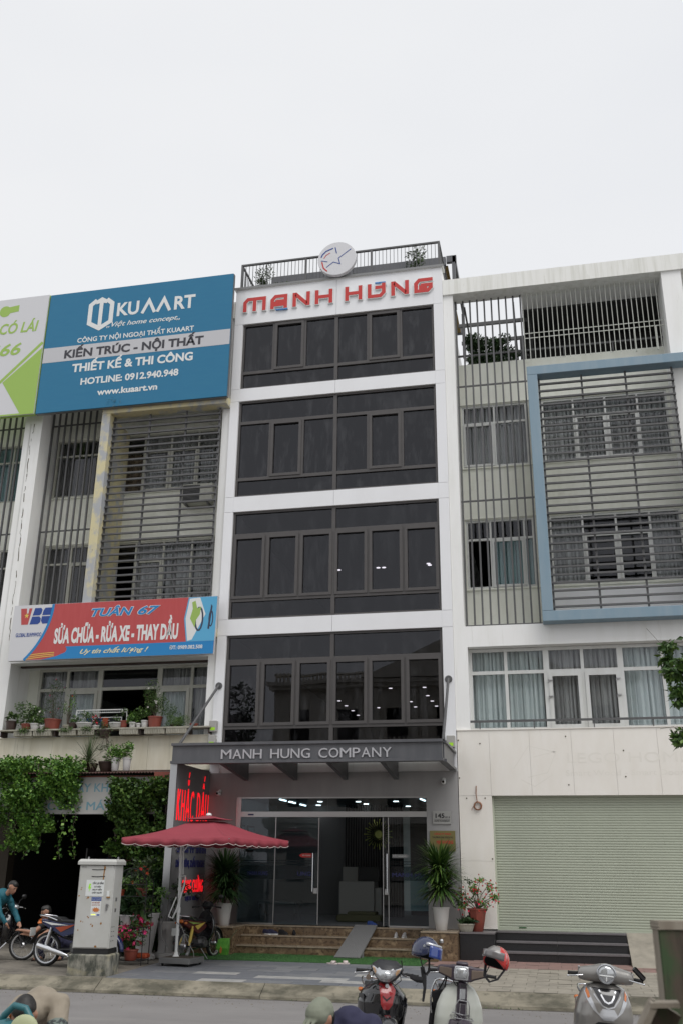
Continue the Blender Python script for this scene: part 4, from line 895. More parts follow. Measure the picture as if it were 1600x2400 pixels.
text('67', -2.32, -1.68, 8.155, .235, ty-.0035, 'white_plastic', ts, bold=.055, shear=.3); text('67', -2.30, -1.70, 8.165, .215, ty-.008, 'sign_azure', ts, bold=.025, shear=.3)
text('SỬA CHỮA - RỬA XE - THAY DẦU', -4.60, -1.16, 7.48, .41, ty-.0035, 'white_plastic', ts, bold=.045)
text('Uy tín chất lượng !', -3.82, -1.93, 7.19, .12, ty-.0065, 'sign_cream', ts, bold=.02, shear=.45)
text('ĐT: 0989.082.508', -1.36, -.48, 7.215, .095, ty-.0065, 'white_plastic', ts, bold=.02)
b = MB(); b.prism([(-5.66, 8.47), (-5.49, 8.47), (-5.475, 8.33), (-5.43, 8.33), (-5.415, 8.47), (-5.33, 8.47), (-5.41, 8.03), (-5.60, 8.03)], ty-.004, ty-.0005); b.build('letter', 'sign_red', ts)
b = MB(); st = [(-5.47+(.075 if i % 2 == 0 else .03)*math.sin(i*math.pi/5), 8.27+(.075 if i % 2 == 0 else .03)*math.cos(i*math.pi/5)) for i in range(10)]; b.prism(st, ty-.006, ty-.0045); b.build('star', 'sign_yellow', ts)
mk('vbc_blue', (.015, .055, .26), .5)
b = MB(); b.prism([(-5.30, 8.27), (-5.25, 8.47), (-5.07, 8.47), (-5.03, 8.42), (-5.05, 8.31), (-5.10, 8.27)], ty-.004, ty-.0005); b.prism([(-5.31, 8.24), (-5.36, 8.03), (-5.12, 8.03), (-5.06, 8.08), (-5.05, 8.18), (-5.10, 8.24)], ty-.0041, ty-.0005); b.build('letter', 'vbc_blue', ts)
b = MB(); b.prism([(-5.02, 8.27), (-5.0, 8.39), (-4.95, 8.47), (-4.76, 8.47), (-4.78, 8.27)], ty-.004, ty-.0005); b.prism([(-5.025, 8.24), (-5.04, 8.12), (-4.99, 8.04), (-4.80, 8.04), (-4.785, 8.24)], ty-.0041, ty-.0005); b.build('letter', 'vbc_blue', ts)
text('GLOBAL BUHMWOO', -5.72, -4.98, 7.70, .105, ty-.0005, 'vbc_blue', ts, bold=.015)

# letters of the top sign: strokes in a unit box (width, height 1)
GL = {'M': (1.45, [[(0, 0), (0, .72), (.22, 1), (1.45, 1), (1.45, 0)], [(.73, 1), (.73, 0)]]),
 'A': (1.05, [[(0, 0), (0, .68), (.25, 1), (1.05, 1), (1.05, .0)], [(.28, .52), (1.05, .52)], [(.28, .52), (.28, .22), (1.05, .22)]]),
 'N': (1.08, [[(0, 0), (0, 1), (.1, 1), (.98, .02), (1.08, .02), (1.08, 1)]]),
 'H': (1.06, [[(0, 0), (0, 1)], [(1.06, 0), (1.06, 1)], [(0, .5), (1.06, .5)]]),
 'U': (1.05, [[(0, 1), (0, 0), (.8, 0), (1.05, .3), (1.05, .78), (.42, .78)], [(1.05, .78), (1.05, 1)]]),
 'G': (1.08, [[(1.08, 1), (.25, 1), (0, .7), (0, 0), (.85, 0), (1.08, .28), (1.08, .52), (.35, .52)], [(.35, .52), (.35, .28), (.8, .28)]])}
mg = thing('rooftop_sign', 'raised red MẠNH HÙNG letters across the top of the white building', 'sign', (2.75, 0, 17.35))
for ch, x0, x1 in (('M', 0, .68), ('A', .82, 1.32), ('N', 1.48, 1.99), ('H', 2.14, 2.65), ('H', 3.01, 3.50), ('U', 3.66, 4.17), ('N', 4.33, 4.83), ('G', 4.98, 5.50)):
    wn, S = GL[ch]; wd = .105; z0, z1 = 17.13, 17.59
    fx_ = lambda p, x0=x0, x1=x1, wn=wn: (x0+wd/2+(p[0]/wn)*(x1-x0-wd), z0+wd/2+p[1]*(z1-z0-wd))
    def draw(mb, ww, ya, yb):
        for si_, s_ in enumerate(S):
            P = [fx_(p) for p in s_]
            e = .052+(ww-wd)/2          # extend the free ends by half a stroke
            def ext(a, b_): d = Vector(a)-Vector(b_); d.normalize(); return tuple(Vector(a)+d*e)
            first, last = P[0], P[-1]
            joins = [P2 for q_ in S if q_ is not s_ for P2 in [fx_(p) for p in q_]]
            P = [ext(P[0], P[1]) if s_[0][1] in (0, 1) and s_[0] not in [(.73, 1)] else P[0]]+P[1:-1]+[ext(P[-1], P[-2]) if s_[-1][1] in (0, 1) else P[-1]]
            stroke(mb, P, ww, ya-.0006*si_, yb)
    b = MB(); draw(b, wd+.035, -.055, -.001); lt = b.build('letter', 'white_plastic', mg)
    b = MB(); draw(b, wd, -.062, -.0555); b.build('letter_face', 'red_letter', lt)
box('tone_mark', 'blue_letter', mg, .98, 1.33, -.062, -.02, 17.085, 17.115); box('tone_mark', 'blue_letter', mg, 3.87, 4.17, -.062, -.02, 17.60, 17.63)
# round logo disc
ld = thing('logo_disc', 'round white disc with a star logo standing on the roof edge', 'sign', (2.79, -.1, 18.5))
MB().lathe([(.55, 0), (.56, .01), (.56, .11), (.55, .12)], (2.79, -.19, 18.50), 40, 'Y').build('disc', 'white_emboss', ld, smooth=40)
def star_st(pts, wd, m_): b = MB(); stroke(b, pts, wd, -.196, -.1905); b.build('star_stroke', m_, ld)
A1 = lambda x, y: (2.79+(x-760)/112*.54, 18.50-(y-190)/100*.56)
star_st([A1(665, 175), A1(672, 160), A1(695, 140), A1(738, 126)], .035, 'vbc_blue'); star_st([A1(682, 182), A1(695, 165), A1(720, 152)], .02, 'red_letter')
star_st([A1(750, 122), A1(760, 160)], .025, 'vbc_blue'); star_st([A1(845, 142), A1(770, 190), A1(780, 225), A1(740, 210), A1(698, 238)], .022, 'vbc_blue')
star_st([A1(703, 262), A1(680, 240), A1(670, 203)], .035, 'red_letter'); star_st([A1(665, 195), A1(705, 205)], .02, 'vbc_blue')
mk('plate_grey', (.42, .42, .44), .4)
# canopy lettering
cl_ = thing('canopy_sign', 'raised grey MANH HUNG COMPANY letters on the dark canopy', 'sign', (2.7, -2.24, 4.4))
x = None
for wd_, xa, xb in (('MANH', .81, 1.745), ('HUNG', 1.94, 2.83), ('COMPANY', 3.02, 4.605)):
    ws = [1.2 if c_ == 'M' else 1.0 if c_ in 'ANHUGYC' else 1.1 if c_ == 'O' else .85 for c_ in wd_]; tot = sum(ws)+.16*(len(ws)-1)*1.0; k_ = (xb-xa)/tot; x = xa
    for c_, w_ in zip(wd_, ws): text(c_, x, x+w_*k_, 4.30, .20, -2.241, 'plate_grey', cl_, bold=.003, depth=.03, name='letter'); x += (w_+.16)*k_
# lit letters on the left fin
ll = thing('neon_sign', 'tall red lit KHẮC DẤU letters on the dark panel left of the shop', 'sign', (-.22, -1, 3.3))
text('KHẮC DẤU', -2.05, -.05, 3.03, .66, -.225, 'led_red', ll, bold=-.004, face='X', depth=.008, space=1.25, label='red lit lettering, upper line')
text('CÔNG CHỨNG', -1.45, -.12, 1.53, .26, -.225, 'led_red', ll, bold=.0, face='X', depth=.008, space=1.2)
text('CÔNG TY TNHH', -1.95, -.05, 2.36, .13, -.225, 'curtain_grey', ll, bold=.02, face='X', depth=.012); text('DẤU TÊN, DẤU DATE', -1.9, -.1, 2.06, .15, -.225, 'navy_letter', ll, bold=.03, face='X', depth=.012); text('DỊCH THUẬT', -1.2, -.3, 1.36, .09, -.225, 'navy_letter', ll, bold=.02, face='X', depth=.012)
text('CÔNG TY TNHH', -1.95, -.05, 2.36, .13, -.223, 'navy_letter', ll, bold=.05, face='X', depth=.012)
# plaques
mk('brass', (.26, .23, .10), .35, .7); mk('plate_steel', (.42, .42, .41), .35, .5)
pl = thing('house_number_plate', 'silver number plate reading 145 beside the glass doors', 'plaque', (5.38, 0, 3.18)); box('plate', 'plate_steel', pl, 5.175, 5.59, -.03, -.002, 3.037, 3.318)
text('145', 5.235, 5.44, 3.165, .10, -.031, 'black_plastic', pl, bold=.03, depth=.003); text('LK 6', 5.455, 5.56, 3.165, .04, -.031, 'black_plastic', pl, bold=.02, depth=.003); text('KHU ĐÔ THỊ WATERFRONT', 5.21, 5.555, 3.085, .035, -.031, 'black_plastic', pl, bold=.02, depth=.003); box('rule', 'black_plastic', pl, 5.20, 5.56, -.033, -.0305, 3.137, 3.143)
pl = thing('brass_plaque', 'brass company plaque half hidden by the potted palm', 'plaque', (5.38, 0, 2.7)); box('plate', 'brass', pl, 5.10, 5.67, -.03, -.002, 2.45, 2.89)
text('CÔNG TY TNHH', 5.2, 5.57, 2.80, .04, -.031, 'red_letter', pl, bold=.02, depth=.003); text('THƯƠNG MẠI DỊCH VỤ', 5.15, 5.62, 2.73, .035, -.031, 'black_plastic', pl, bold=.02, depth=.003); text('MẠNH HÙNG', 5.25, 5.62, 2.61, .07, -.031, 'red_letter', pl, bold=.03, depth=.003)
# cameras and meter boxes
def cctv(x, z, lab):
    c_ = thing('security_camera', lab, 'security camera', (x, -.02, z)); MB().lathe([(.045, 0), (.045, .02)], (x, -.022, z+.06), 10, 'Y').build('mount', 'white_plastic', c_)
    MB().lathe([(.02, 0), (.05, .03), (.055, .10), (.045, .17)], (x, -.2, z), 12, 'Y').build('housing', 'white_plastic', c_, smooth=40); MB().lathe([(.03, 0), (.03, .01)], (x, -.212, z), 10, 'Y').build('lens', 'black_gloss', c_); box('arm', 'white_plastic', c_, x-.015, x+.015, -.09, -.02, z+.04, z+.07)
cctv(.04, 3.72, 'white security camera in the upper left corner under the canopy'); cctv(5.45, 3.95, 'white security camera at the right end under the canopy')
mk('meter_lime', (.40, .75, .03), .5)
for x, z, y, lab in ((-.19, 5.32, -.03, 'upper grey meter box with lime label left of the dark windows'), (-.2, 4.97, -.03, 'lower grey meter box with lime label left of the dark windows'), (5.64, 4.86, -.03, 'grey meter box with lime label right above the canopy')):
    mt = thing('meter_box', lab, 'meter box', (x, 0, z), 'meter boxes on the white front'); MB().cbox((x, -.07, z), (.19, .13, .27), .01).build('case', 'meter_grey', mt); box('label_plate', 'meter_lime', mt, x-.06, x+.06, -.141, -.137, z-.10, z-.03)
MB().tube([(-.1, -.06, 5.05), (-.06, -.06, 4.95), (-.07, -.06, 4.82), (-.2, -.06, 4.76), (-.3, -.06, 4.8), (-.3, -.06, 4.95), (-.27, -.06, 5.15)], .009, 6).build('cable', 'white_plastic', None, cat='cable', label='loose white cable looping round the lower meter box')
# ================================================================ garage of the left shophouse
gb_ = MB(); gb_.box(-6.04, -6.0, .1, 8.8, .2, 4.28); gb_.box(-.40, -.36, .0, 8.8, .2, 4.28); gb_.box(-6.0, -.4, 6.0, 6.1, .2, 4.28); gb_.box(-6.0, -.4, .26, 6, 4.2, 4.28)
gb_.build('garage_lining', 'dark_room', lb, kind='stuff')  # walls and ceiling near-black: the garage's darkness put into their colour
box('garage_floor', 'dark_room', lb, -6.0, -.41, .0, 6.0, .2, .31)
mk('brown_post', (.06, .048, .036), .8, col2=(.035, .028, .02), sc_=(9, 9, 2), amt=.7)
box('door_post', 'brown_post', lb, -5.8, -5.32, -.1, .2, .25, 4.25); box('door_post', 'brown_post', lb, -.9, -.42, -.05, .2, .25, 4.25)
q = random.Random(4); shf = thing('tool_shelf', 'cluttered dark shelf deep in the repair garage', 'shelf', (-2.9, 2.4, .31))
for z in (.9, 1.5, 2.1): box('shelf_board', 'pot_brown', shf, -4.4, -1.6, 2.2, 2.7, z, z+.04)
for x in (-4.4, -3.0, -1.64): box('upright', 'dull_steel', shf, x, x+.04, 2.2, 2.7, .31, 2.5)
b = MB()
for i in range(60):
    z = q.choice([.94, 1.54, 2.14]); x = q.uniform(-4.3, -1.8); b.mi = q.randrange(5); w_ = q.uniform(.05, .2); b.box(x, x+w_, 2.25, 2.25+q.uniform(.1, .3), z, z+q.uniform(.08, .4))
b.build('shelf_goods', ['dull_steel', 'pot_brown', 'curtain_grey', 'blue_cloth', 'pot_terracotta'], shf, kind='stuff')
for i, (x, y, z, s_) in enumerate(((-2.2, 1.0, .31, .5), (-1.5, .9, .31, .65), (-3.6, 1.4, .31, .45))):
    t_ = thing('oil_drum', ['small dark oil drum at the back of the garage', 'tall dark oil drum near the right wall of the garage', 'low dark oil drum in the middle of the garage'][i], 'drum', (x, y, z)); MB().lathe([(.2, 0), (.21, .02), (.2, .04), (.2, s_*.5), (.21, s_*.5+.02), (.2, s_*.5+.04), (.2, s_), (.21, s_+.02), (.19, s_+.03)], (x, y, z), 16).build('barrel', 'dull_steel', t_, smooth=40)
box('red_tag', 'red_petal', None, -3.62, -3.56, .9, .92, 1.9, 2.15, cat='tag', label='small red paper tag hanging inside the dark garage')
# corrugated awning and its sign
mk('awning_red', (.10, .045, .042), .6, col2=(.05, .05, .03), sc_=(4, 4, 4), amt=.9, lo=.45, hi=.65)
aw = thing('awning', 'rusty red corrugated awning over the repair garage', 'awning', (-3.3, -.8, 4.1))
P = [[], []]
for i in range(281):
    x = -6.6+i*6.1/280; dz = .016*math.sin(x*6.283/.076*1.0); P[0].append((x, -1.78, 4.075+dz)); P[1].append((x, .04, 4.255+dz))
MB().sheet(P).build('corrugated_sheet', 'awning_red', aw, solid=.002); box('gutter', 'pot_terracotta', aw, -.92, -.42, -1.80, -1.70, 3.90, 4.08)
box('flashing', 'awning_red', aw, -2.2, -.45, .0, .043, 4.22, 4.30)
for x in (-6.4, -3.2, -.62): box('rafter', 'pot_brown', aw, x, x+.05, -1.7, .0, 3.98, 4.04)
for x in (-6.3, -.66): box('post', 'pot_brown', aw, x, x+.06, -1.66, -1.60, .25, 4.0)
mk('faded_print', (.16, .31, .38), .5); mk('faded_panel', (.46, .45, .44), .5, col2=(.38, .37, .35), sc_=(2, 2, 2), amt=.6)
ms = thing('shop_sign', 'faded drill hire sign half hidden by climbing plants under the awning', 'shop sign', (-3.4, -1.5, 3.6))
box('panel', 'faded_panel', ms, -6.3, -.95, -1.55, -1.50, 3.18, 4.00); box('panel_rim', 'pot_terracotta', ms, -6.3, -.95, -1.565, -1.49, 4.001, 4.03)
text('MÁY KHOAN', -3.12, -1.52, 3.67, .19, -1.551, 'faded_print', ms, bold=.012); text('CƯA - MÁY NÉN', -3.62, -1.25, 3.27, .18, -1.551, 'faded_print', ms, bold=.012)

# ================================================================ plants
def pot(name, m_, x, y, z, r0, r1, h, lip=.012, n=16, par=None, soil=True, sq=(1, 1)):
    b = MB(); b.lathe([(r0*.92, 0), (r0, .01), ((r0*.45+r1*.55), h*.5), (r1, h-.03), (r1+lip, h-.025), (r1+lip, h), (r1-.01, h), (r1-.015, h-.03)], (x, y, z), n, sq=sq)
    o = b.build(name, m_, par, smooth=35)
    if soil: MB().lathe([(.001, h-.025), (r1-.016, h-.03)], (x, y, z), n, sq=sq).build('soil', 'soil', par)
    return o
def blades(c, n, L_, wd, seed, lift=.6, droop=1.0, spread=1.0, segs=4):
    g_ = np.random.default_rng(seed); mb = MB(); tint = []
    for i in range(n):
        a_ = g_.uniform(0, 6.283); el = g_.uniform(-.35, 1.45)*lift; l_ = L_*g_.uniform(.7, 1.1); d = Vector((math.cos(a_)*math.cos(el)*spread, math.sin(a_)*math.cos(el)*spread, math.sin(el))); sd_ = Vector((-math.sin(a_), math.cos(a_), 0)); pos = Vector(c)+Vector((0, 0, g_.uniform(-.05, .1))); base = len(mb.v); t = g_.uniform(0, 1)
        for k_ in range(segs+1):
            f = k_/segs; w_ = wd*(1-f**2.2)*(.6 if k_ == 0 else 1)*.5+.0008
            mb.v += [tuple(pos-sd_*w_), tuple(pos+sd_*w_)]; tint += [t, t]
            d = (d+Vector((0, 0, -droop*.16*(.3+f)))).normalized(); pos = pos+d*l_/segs
        for k_ in range(segs): mb.f.append((base+2*k_, base+2*k_+1, base+2*k_+3, base+2*k_+2)); mb.m.append(0)
    mb.tint = tint; return mb
def petals(pts, size, m_, par, name='flower', seed=3):
    mb = MB(); g_ = np.random.default_rng(seed); tint = []
    for p in pts:
        d = Vector(g_.normal(size=3)); d.y -= 1.2; d.normalize(); a_ = d.orthogonal().normalized(); b_ = d.cross(a_); base = len(mb.v); mb.v.append(tuple(Vector(p)-d*size*.15)); t = g_.uniform(0, 1); tint.append(t)
        for k_ in range(10):
            t_ = k_*math.pi/5; r_ = size*(.5 if k_ % 2 == 0 else .32); mb.v.append(tuple(Vector(p)+a_*r_*math.cos(t_)+b_*r_*math.sin(t_)+d*.01)); tint.append(t)
        for k_ in range(10): mb.f.append((base, base+1+k_, base+1+(k_+1) % 10)); mb.m.append(0)
    mb.tint = tint; return mb.build(name, m_, par, kind='stuff')
def stems(par, c, tips, r=.006, m_='bark', name='stem'):
    b = MB()
    for t in tips: t = Vector(t); c_ = Vector(c); mid = (c_+t)/2+Vector((rnd.uniform(-.05, .05), rnd.uniform(-.05, .05), .04)); b.tube([c_, mid, t], [r, r*.8, r*.4], 5, caps=False)
    return b.build(name, m_, par)
# two dracaenas in tall white pots
for nm, X, Y, z0, lab, sd_, m_ in (('R', 5.38, -.62, .85, 'tall two tiered dracaena in a white pot right of the glass doors', 5, 'leaf_dark'), ('L', .50, -.62, .85, 'dark two tiered dracaena in a white pot behind the parasol pole', 8, 'leaf_dark')):
    p_ = thing('potted_palm', lab, 'potted plant', (X, Y, z0), 'tall dracaenas beside the steps'); pot('pot', 'pot_white', X, Y, z0, .12, .18, .46, par=p_)
    stems(p_, (X, Y, z0+.4), [(X-.02, Y, z0+1.35), (X+.06, Y+.04, z0+.85), (X-.08, Y+.05, z0+.8)], .022, name='trunk')
    hi = 1.0 if nm == 'R' else .84
    k_ = .85 if nm == 'R' else .85
    blades((X-.02, Y, z0+1.10*hi+.10), 380, .74, .050, sd_, .85, 1.1).build('leaf_crown', 'leaf' if nm == 'R' else m_, p_, kind='stuff')
    blades((X+.02, Y-.03, z0+.66*hi+.12), 330, .68, .050, sd_+1, .75, 1.6).build('leaf_crown', 'leaf' if nm == 'R' else 'leaf_dark', p_, kind='stuff')
# plants by the cream pillar
p_ = thing('potted_plant', 'red flowering plant in a tall terracotta pot by the cream pillar', 'potted plant', (6.13, -.42, .83)); pot('pot', 'pot_terracotta', 6.13, -.42, .83, .12, .20, .46, n=8, par=p_)
tp = [(6.13+q.uniform(-.36, .42), -.42+q.uniform(-.2, .2), 1.45+q.uniform(-.1, .45)) for _ in range(13)]; stems(p_, (6.13, -.42, 1.26), tp, .010)
fp = np.concatenate([blob_pts(t, (.13, .13, .09), 42, 40+i) for i, t in enumerate(tp)]); foliage('foliage', fp, .085, 'leaf_vivid', p_, seed=9, aspect=.33, droop=.5, kind='stuff')
petals([(t[0]+q.gauss(0, .07), t[1]-.08+q.gauss(0, .05), t[2]+q.gauss(-.03, .07)) for t in tp for _ in range(7)], .05, 'red_petal', p_)
p_ = thing('potted_plant', 'low cream trough with a leafy rosette at the foot of the cream pillar', 'potted plant', (5.9, -.55, .83)); pot('pot', 'pot_cement', 5.90, -.55, .83, .12, .16, .16, n=8, par=p_, sq=(1.1, .8)); foliage('foliage', blob_pts((5.92, -.55, 1.05), (.2, .15, .08), 260, 3), .09, 'leaf_dark', p_, kind='stuff', seed=5)
stems(p_, (5.83, -.5, .99), [(5.8, -.5, 1.5), (5.9, -.5, 1.75), (5.72, -.5, 1.4)], .008); foliage('sprig', np.concatenate([blob_pts((5.8, -.5, 1.42), (.2, .1, .16), 120, 6), blob_pts((6.0, -.5, 1.85), (.12, .06, .10), 30, 7)]), .07, 'leaf_olive', p_, kind='stuff')
# big white pots with shrubs left of the shop front
for i, (X, Y, r0, r1, h, top, lab, sd_) in enumerate(((-.62, -2.35, .16, .27, .80, 1.55, 'big white pot with a bright green leafy shrub beside the flower stand', 2), (-.28, -2.0, .14, .22, .62, 1.45, 'smaller white pot with a shaded shrub next to the parked red bike', 4))):
    z0 = gz(Y); p_ = thing('potted_shrub', lab, 'potted plant', (X, Y, z0), 'white pots left of the shop front'); 
    MB().lathe([(.20, 0), (.24, .02), (.24, .09), (.20, .12)], (X, Y, z0), 20).build('saucer', 'pot_white', p_, smooth=40); pot('pot', 'pot_white', X, Y, z0+.10, r0, r1, h, par=p_, n=20)
    tp = [(X+q.uniform(-.3, .3), Y+q.uniform(-.25, .25), z0+h+.15+q.uniform(0, .6)) for _ in range(10)]; stems(p_, (X, Y, z0+h), tp, .012)
    foliage('foliage', np.concatenate([blob_pts(t, (.22, .2, .18), 75, 70+j+i*20) for j, t in enumerate(tp)]), .085, ['leaf_vivid', 'leaf_dark'][i], p_, seed=3+i, aspect=.5, kind='stuff')
# flower stand
fs = thing('flower_stand', 'black wire arch stand of pots and pink petunias behind the cabinet', 'plant stand', (-.55, -3.3, gz(-3.3))); z0 = gz(-3.3); b = MB()
for y in (-3.45, -3.1):
    b.tube([(-.86, y, z0), (-.86, y, 1.7)]+[(-.53-.33*math.cos(a_), y, 1.7+.33*math.sin(a_)) for a_ in [i*math.pi/10 for i in range(11)]]+[(-.20, y, 1.7), (-.20, y, z0)], .010, 6)
    for z in (.32, .92, 1.5, 1.72): b.tube([(-.86, y, z), (-.20, y, z)], .008, 6)
for z in (.32, .92, 1.5):
    for x in np.linspace(-.84, -.22, 7): b.tube([(x, -3.45, z), (x, -3.1, z)], .006, 5)
for x in (-.7, -.55, -.4): b.tube([(x, -3.45, 1.72), (x*.5-.27, -3.45, 2.02)], .006, 5)
b.build('wire_frame', 'black_plastic', fs)
def pplant(lab, X, Y, z, r, h, potm, r_f, n, size, lm, sd_, fl=None, nf=0, up_=.0, grp=None, aspect=.5, fsz=.055, tall=1.0):
    p = thing('potted_plant', lab, 'potted plant', (X, Y, z), grp); pot('pot', potm, X, Y, z, r*.8, r, h, par=p, n=12)
    c_ = (X, Y, z+h+r_f*tall*.65+up_); n = int(n*1.8); pts = blob_pts(c_, (r_f*1.25, r_f, r_f*tall*1.25), n, sd_); foliage('foliage', pts, size*1.15, lm, p, seed=sd_, aspect=aspect, kind='stuff')
    if tall > 1.2: stems(p, (X, Y, z+h-.02), [tuple(pts[i]) for i in range(0, n, max(1, n//14))], .005)
    if fl: idx = np.random.default_rng(sd_).choice(n, nf); petals([tuple(pts[i]+np.array([0, -.03, .03])) for i in idx], fsz, fl, p)
    return p
pplant('pink petunias spilling from a low pot on the wire stand', -.44, -3.42, .33, .14, .2, 'pot_terracotta', .32, 520, .055, 'leaf', 12, 'pink', 95, up_=.10, fsz=.10)
pplant('orange flowered plant in a red hanging pot on the wire stand', -.38, -3.25, 1.50, .12, .16, 'pot_terracotta', .22, 160, .12, 'leaf_olive', 14, 'orange_petal', 8, tall=1.5, fsz=.09, aspect=.25)
pplant('broad leaved dark plant in a white planter on the wire stand', -.60, -3.25, .93, .20, .22, 'pot_white', .28, 90, .26, 'leaf_dark', 15, aspect=.3)
pplant('small red pot of trailing leaves at the left end of the wire stand', -.78, -3.35, 1.50, .07, .13, 'red_petal', .14, 90, .08, 'leaf', 16)
b = MB(); b.cbox((-.30, -3.22, .40), (.30, .22, .10), .03); b.build('red_tray', 'red_petal', None, cat='tray', label='red plastic tray on the ground under the pink petunias')
# climbing plants
def vine(lab, boxes, n, size, lm, sd_, hang=()):
    c0 = boxes[0]; p = thing('climbing_plant', lab, 'climbing plant', ((c0[0]+c0[1])/2, (c0[2]+c0[3])/2, c0[4])); g_ = np.random.default_rng(sd_); tot = sum((b_[1]-b_[0])*(b_[5]-b_[4]) for b_ in boxes); out = []
    for b_ in boxes:
        k_ = int(n*(b_[1]-b_[0])*(b_[5]-b_[4])/tot); x = g_.uniform(b_[0], b_[1], k_*2); z = g_.uniform(b_[4], b_[5], k_*2)
        dn = .5+.25*np.sin(x*5.1+z*2.3+sd_)+.25*np.sin(x*2.3-z*6.1+1)+.2*np.sin(x*11+z*9); edge = np.minimum(np.minimum(x-b_[0], b_[1]-x)/.25, np.minimum(z-b_[4], b_[5]-z)/.25).clip(0, 1); keep = g_.uniform(0, 1, k_*2) < dn*(.35+.65*edge)
        x, z, dn = x[keep], z[keep], dn[keep]; y = b_[2]+(b_[3]-b_[2])*g_.uniform(0, 1, len(x))**.8-(dn-.5)*.22; out.append(np.stack([x, y, z], 1))
    tb_ = MB()
    for (x, y, z, l_) in hang:
        P = [(x, y, z)]; 
        for s_ in range(12): P.append((P[-1][0]+g_.normal(0, .025), P[-1][1]+g_.normal(0, .02), P[-1][2]-l_/12))
        tb_.tube(P, .005, 4, caps=False); w_ = g_.choice(len(P), int(l_*60)); out.append(np.array(P)[w_]+g_.normal(0, .04, (len(w_), 3)))
    for i in range(9):
        b_ = boxes[i % len(boxes)]; x = g_.uniform(b_[0], b_[1]); P = [(x, b_[3]-.05, b_[4])]
        for s_ in range(10): P.append((P[-1][0]+g_.normal(0, .05), b_[3]-.05+g_.normal(0, .03), P[-1][2]+(b_[5]-b_[4])/10))
        tb_.tube(P, .012, 5, caps=False)
    tb_.build('vine_stem', 'bark', p, kind='stuff'); foliage('foliage', np.concatenate(out), size, lm, p, seed=sd_, kind='stuff', aspect=.78, nrm=np.array([0, -1.0, .5])); return p
vine('bright green climbing plant spilling over the awning at the far left', [(-6.3, -2.75, -2.0, -1.5, 3.25, 4.35), (-6.3, -3.3, -1.95, -1.55, 2.75, 3.3), (-6.3, -2.9, -1.7, -.6, 4.1, 4.5), (-4.6, -3.6, -1.9, -1.6, 2.35, 2.8)], 30000, .075, 'leaf_vivid', 21,
     [(-3.7, -1.85, 3.2, 1.0), (-3.45, -1.8, 3.1, .6), (-2.95, -1.85, 3.2, 1.0), (-2.75, -1.8, 3.2, 1.0), (-4.4, -1.85, 3.0, .7), (-4.2, -1.9, 3.0, .3), (-4.75, -1.9, 3.0, .5)])
vine('dark climbing plant covering the right corner of the faded sign', [(-1.95, -.50, -2.05, -1.6, 2.95, 3.95), (-1.75, -.45, -1.95, -1.5, 2.2, 3.0), (-1.5, -.42, -1.9, -1.5, 1.4, 2.3), (-1.9, -1.5, -2.0, -1.7, 2.3, 2.9)], 17000, .088, 'leaf', 33)
vine('dense shaded creeper behind the flower stand', [(-1.7, -.42, -2.0, -1.5, .35, 2.0)], 9500, .11, 'leaf_dark', 37)
# small ferns and pots on the awning
p_ = thing('potted_plant', 'dry tufted grass in a dark pot on the awning', 'potted plant', (-3.0, -.8, 4.2)); pot('pot', 'pot_brown', -2.98, -.8, 4.17, .1, .15, .22, par=p_); blades((-3.05, -.85, 4.42), 130, .62, .014, 6, 1.15, 1.1).build('foliage', 'leaf_olive', p_, kind='stuff'); blades((-3.05, -.9, 4.36), 90, .38, .012, 7, .6, 2.4).build('dead_blade', 'grass_dry', p_, kind='stuff')
p_ = thing('potted_plant', 'dark round pot of small leaves on the awning behind the white pots', 'potted plant', (-2.6, -.7, 4.2)); pot('pot', 'pot_brown', -2.62, -.75, 4.18, .13, .19, .25, par=p_); foliage('foliage', blob_pts((-2.62, -.75, 4.5), .15, 150, 9), .05, 'leaf', p_, kind='stuff')
for i, (X, lab) in enumerate(((-2.28, 'left one of the twin white pots on the awning'), (-1.99, 'right one of the twin white pots on the awning'))):
    pplant(lab, X, -.98, 4.19, .10, .30, 'pot_white', .19, 330, .05, 'leaf_vivid', 51+i, grp='twin white pots on the awning', tall=1.15)
# balcony row
G_ = 'pot plants along the balcony shelf'
sh_ = thing('plant_shelf', 'narrow ledge carrying the row of balcony pots', 'shelf', (-3, -.1, 5.2)); box('shelf_board', 'pot_cement', sh_, -5.98, -.22, -.22, .16, 5.285, 5.32)
for x in (-5.95, -4.44, -3.28, -2.1, -.85, -.3): box('bracket', 'pot_brown', sh_, x, x+.03, -.15, .16, 5.146, 5.284)
for i, (a_, b_, lab) in enumerate(((-5.54, -5.03, 'ribbed trough at the left end of the balcony ledge'), (-4.99, -4.49, 'ribbed trough second from the left on the balcony ledge'), (-4.27, -3.81, 'ribbed trough left of the hanging plant'), (-3.75, -3.30, 'ribbed trough just left of the dark hanging plant'), (-2.62, -2.13, 'ribbed trough right of the dark hanging plant'), (-1.95, -1.42, 'ribbed trough under the brick red pot'), (-1.38, -.83, 'ribbed trough at the right end of the ledge'))):
    t_ = thing('flower_trough', lab, 'flower trough', ((a_+b_)/2, -.1, 5.15), 'ribbed flower troughs on the balcony'); b = MB(); b.box(a_, b_, -.20, -.02, 5.15, 5.28); b.box(a_-.01, b_+.01, -.215, -.01, 5.275, 5.29); b.build('trough', 'pot_cement', t_)
    for k_ in range(int((b_-a_)/.045)): box('rib', 'pot_cement', t_, a_+.01+k_*.045, a_+.035+k_*.045, -.218, -.201, 5.155, 5.27) 
    if i < 4: foliage('foliage', blob_pts(((a_+b_)/2, -.22, 5.30), ((b_-a_)*.5, .08, .10), 170, 80+i), .05, 'leaf', t_, kind='stuff')
Yp = .02
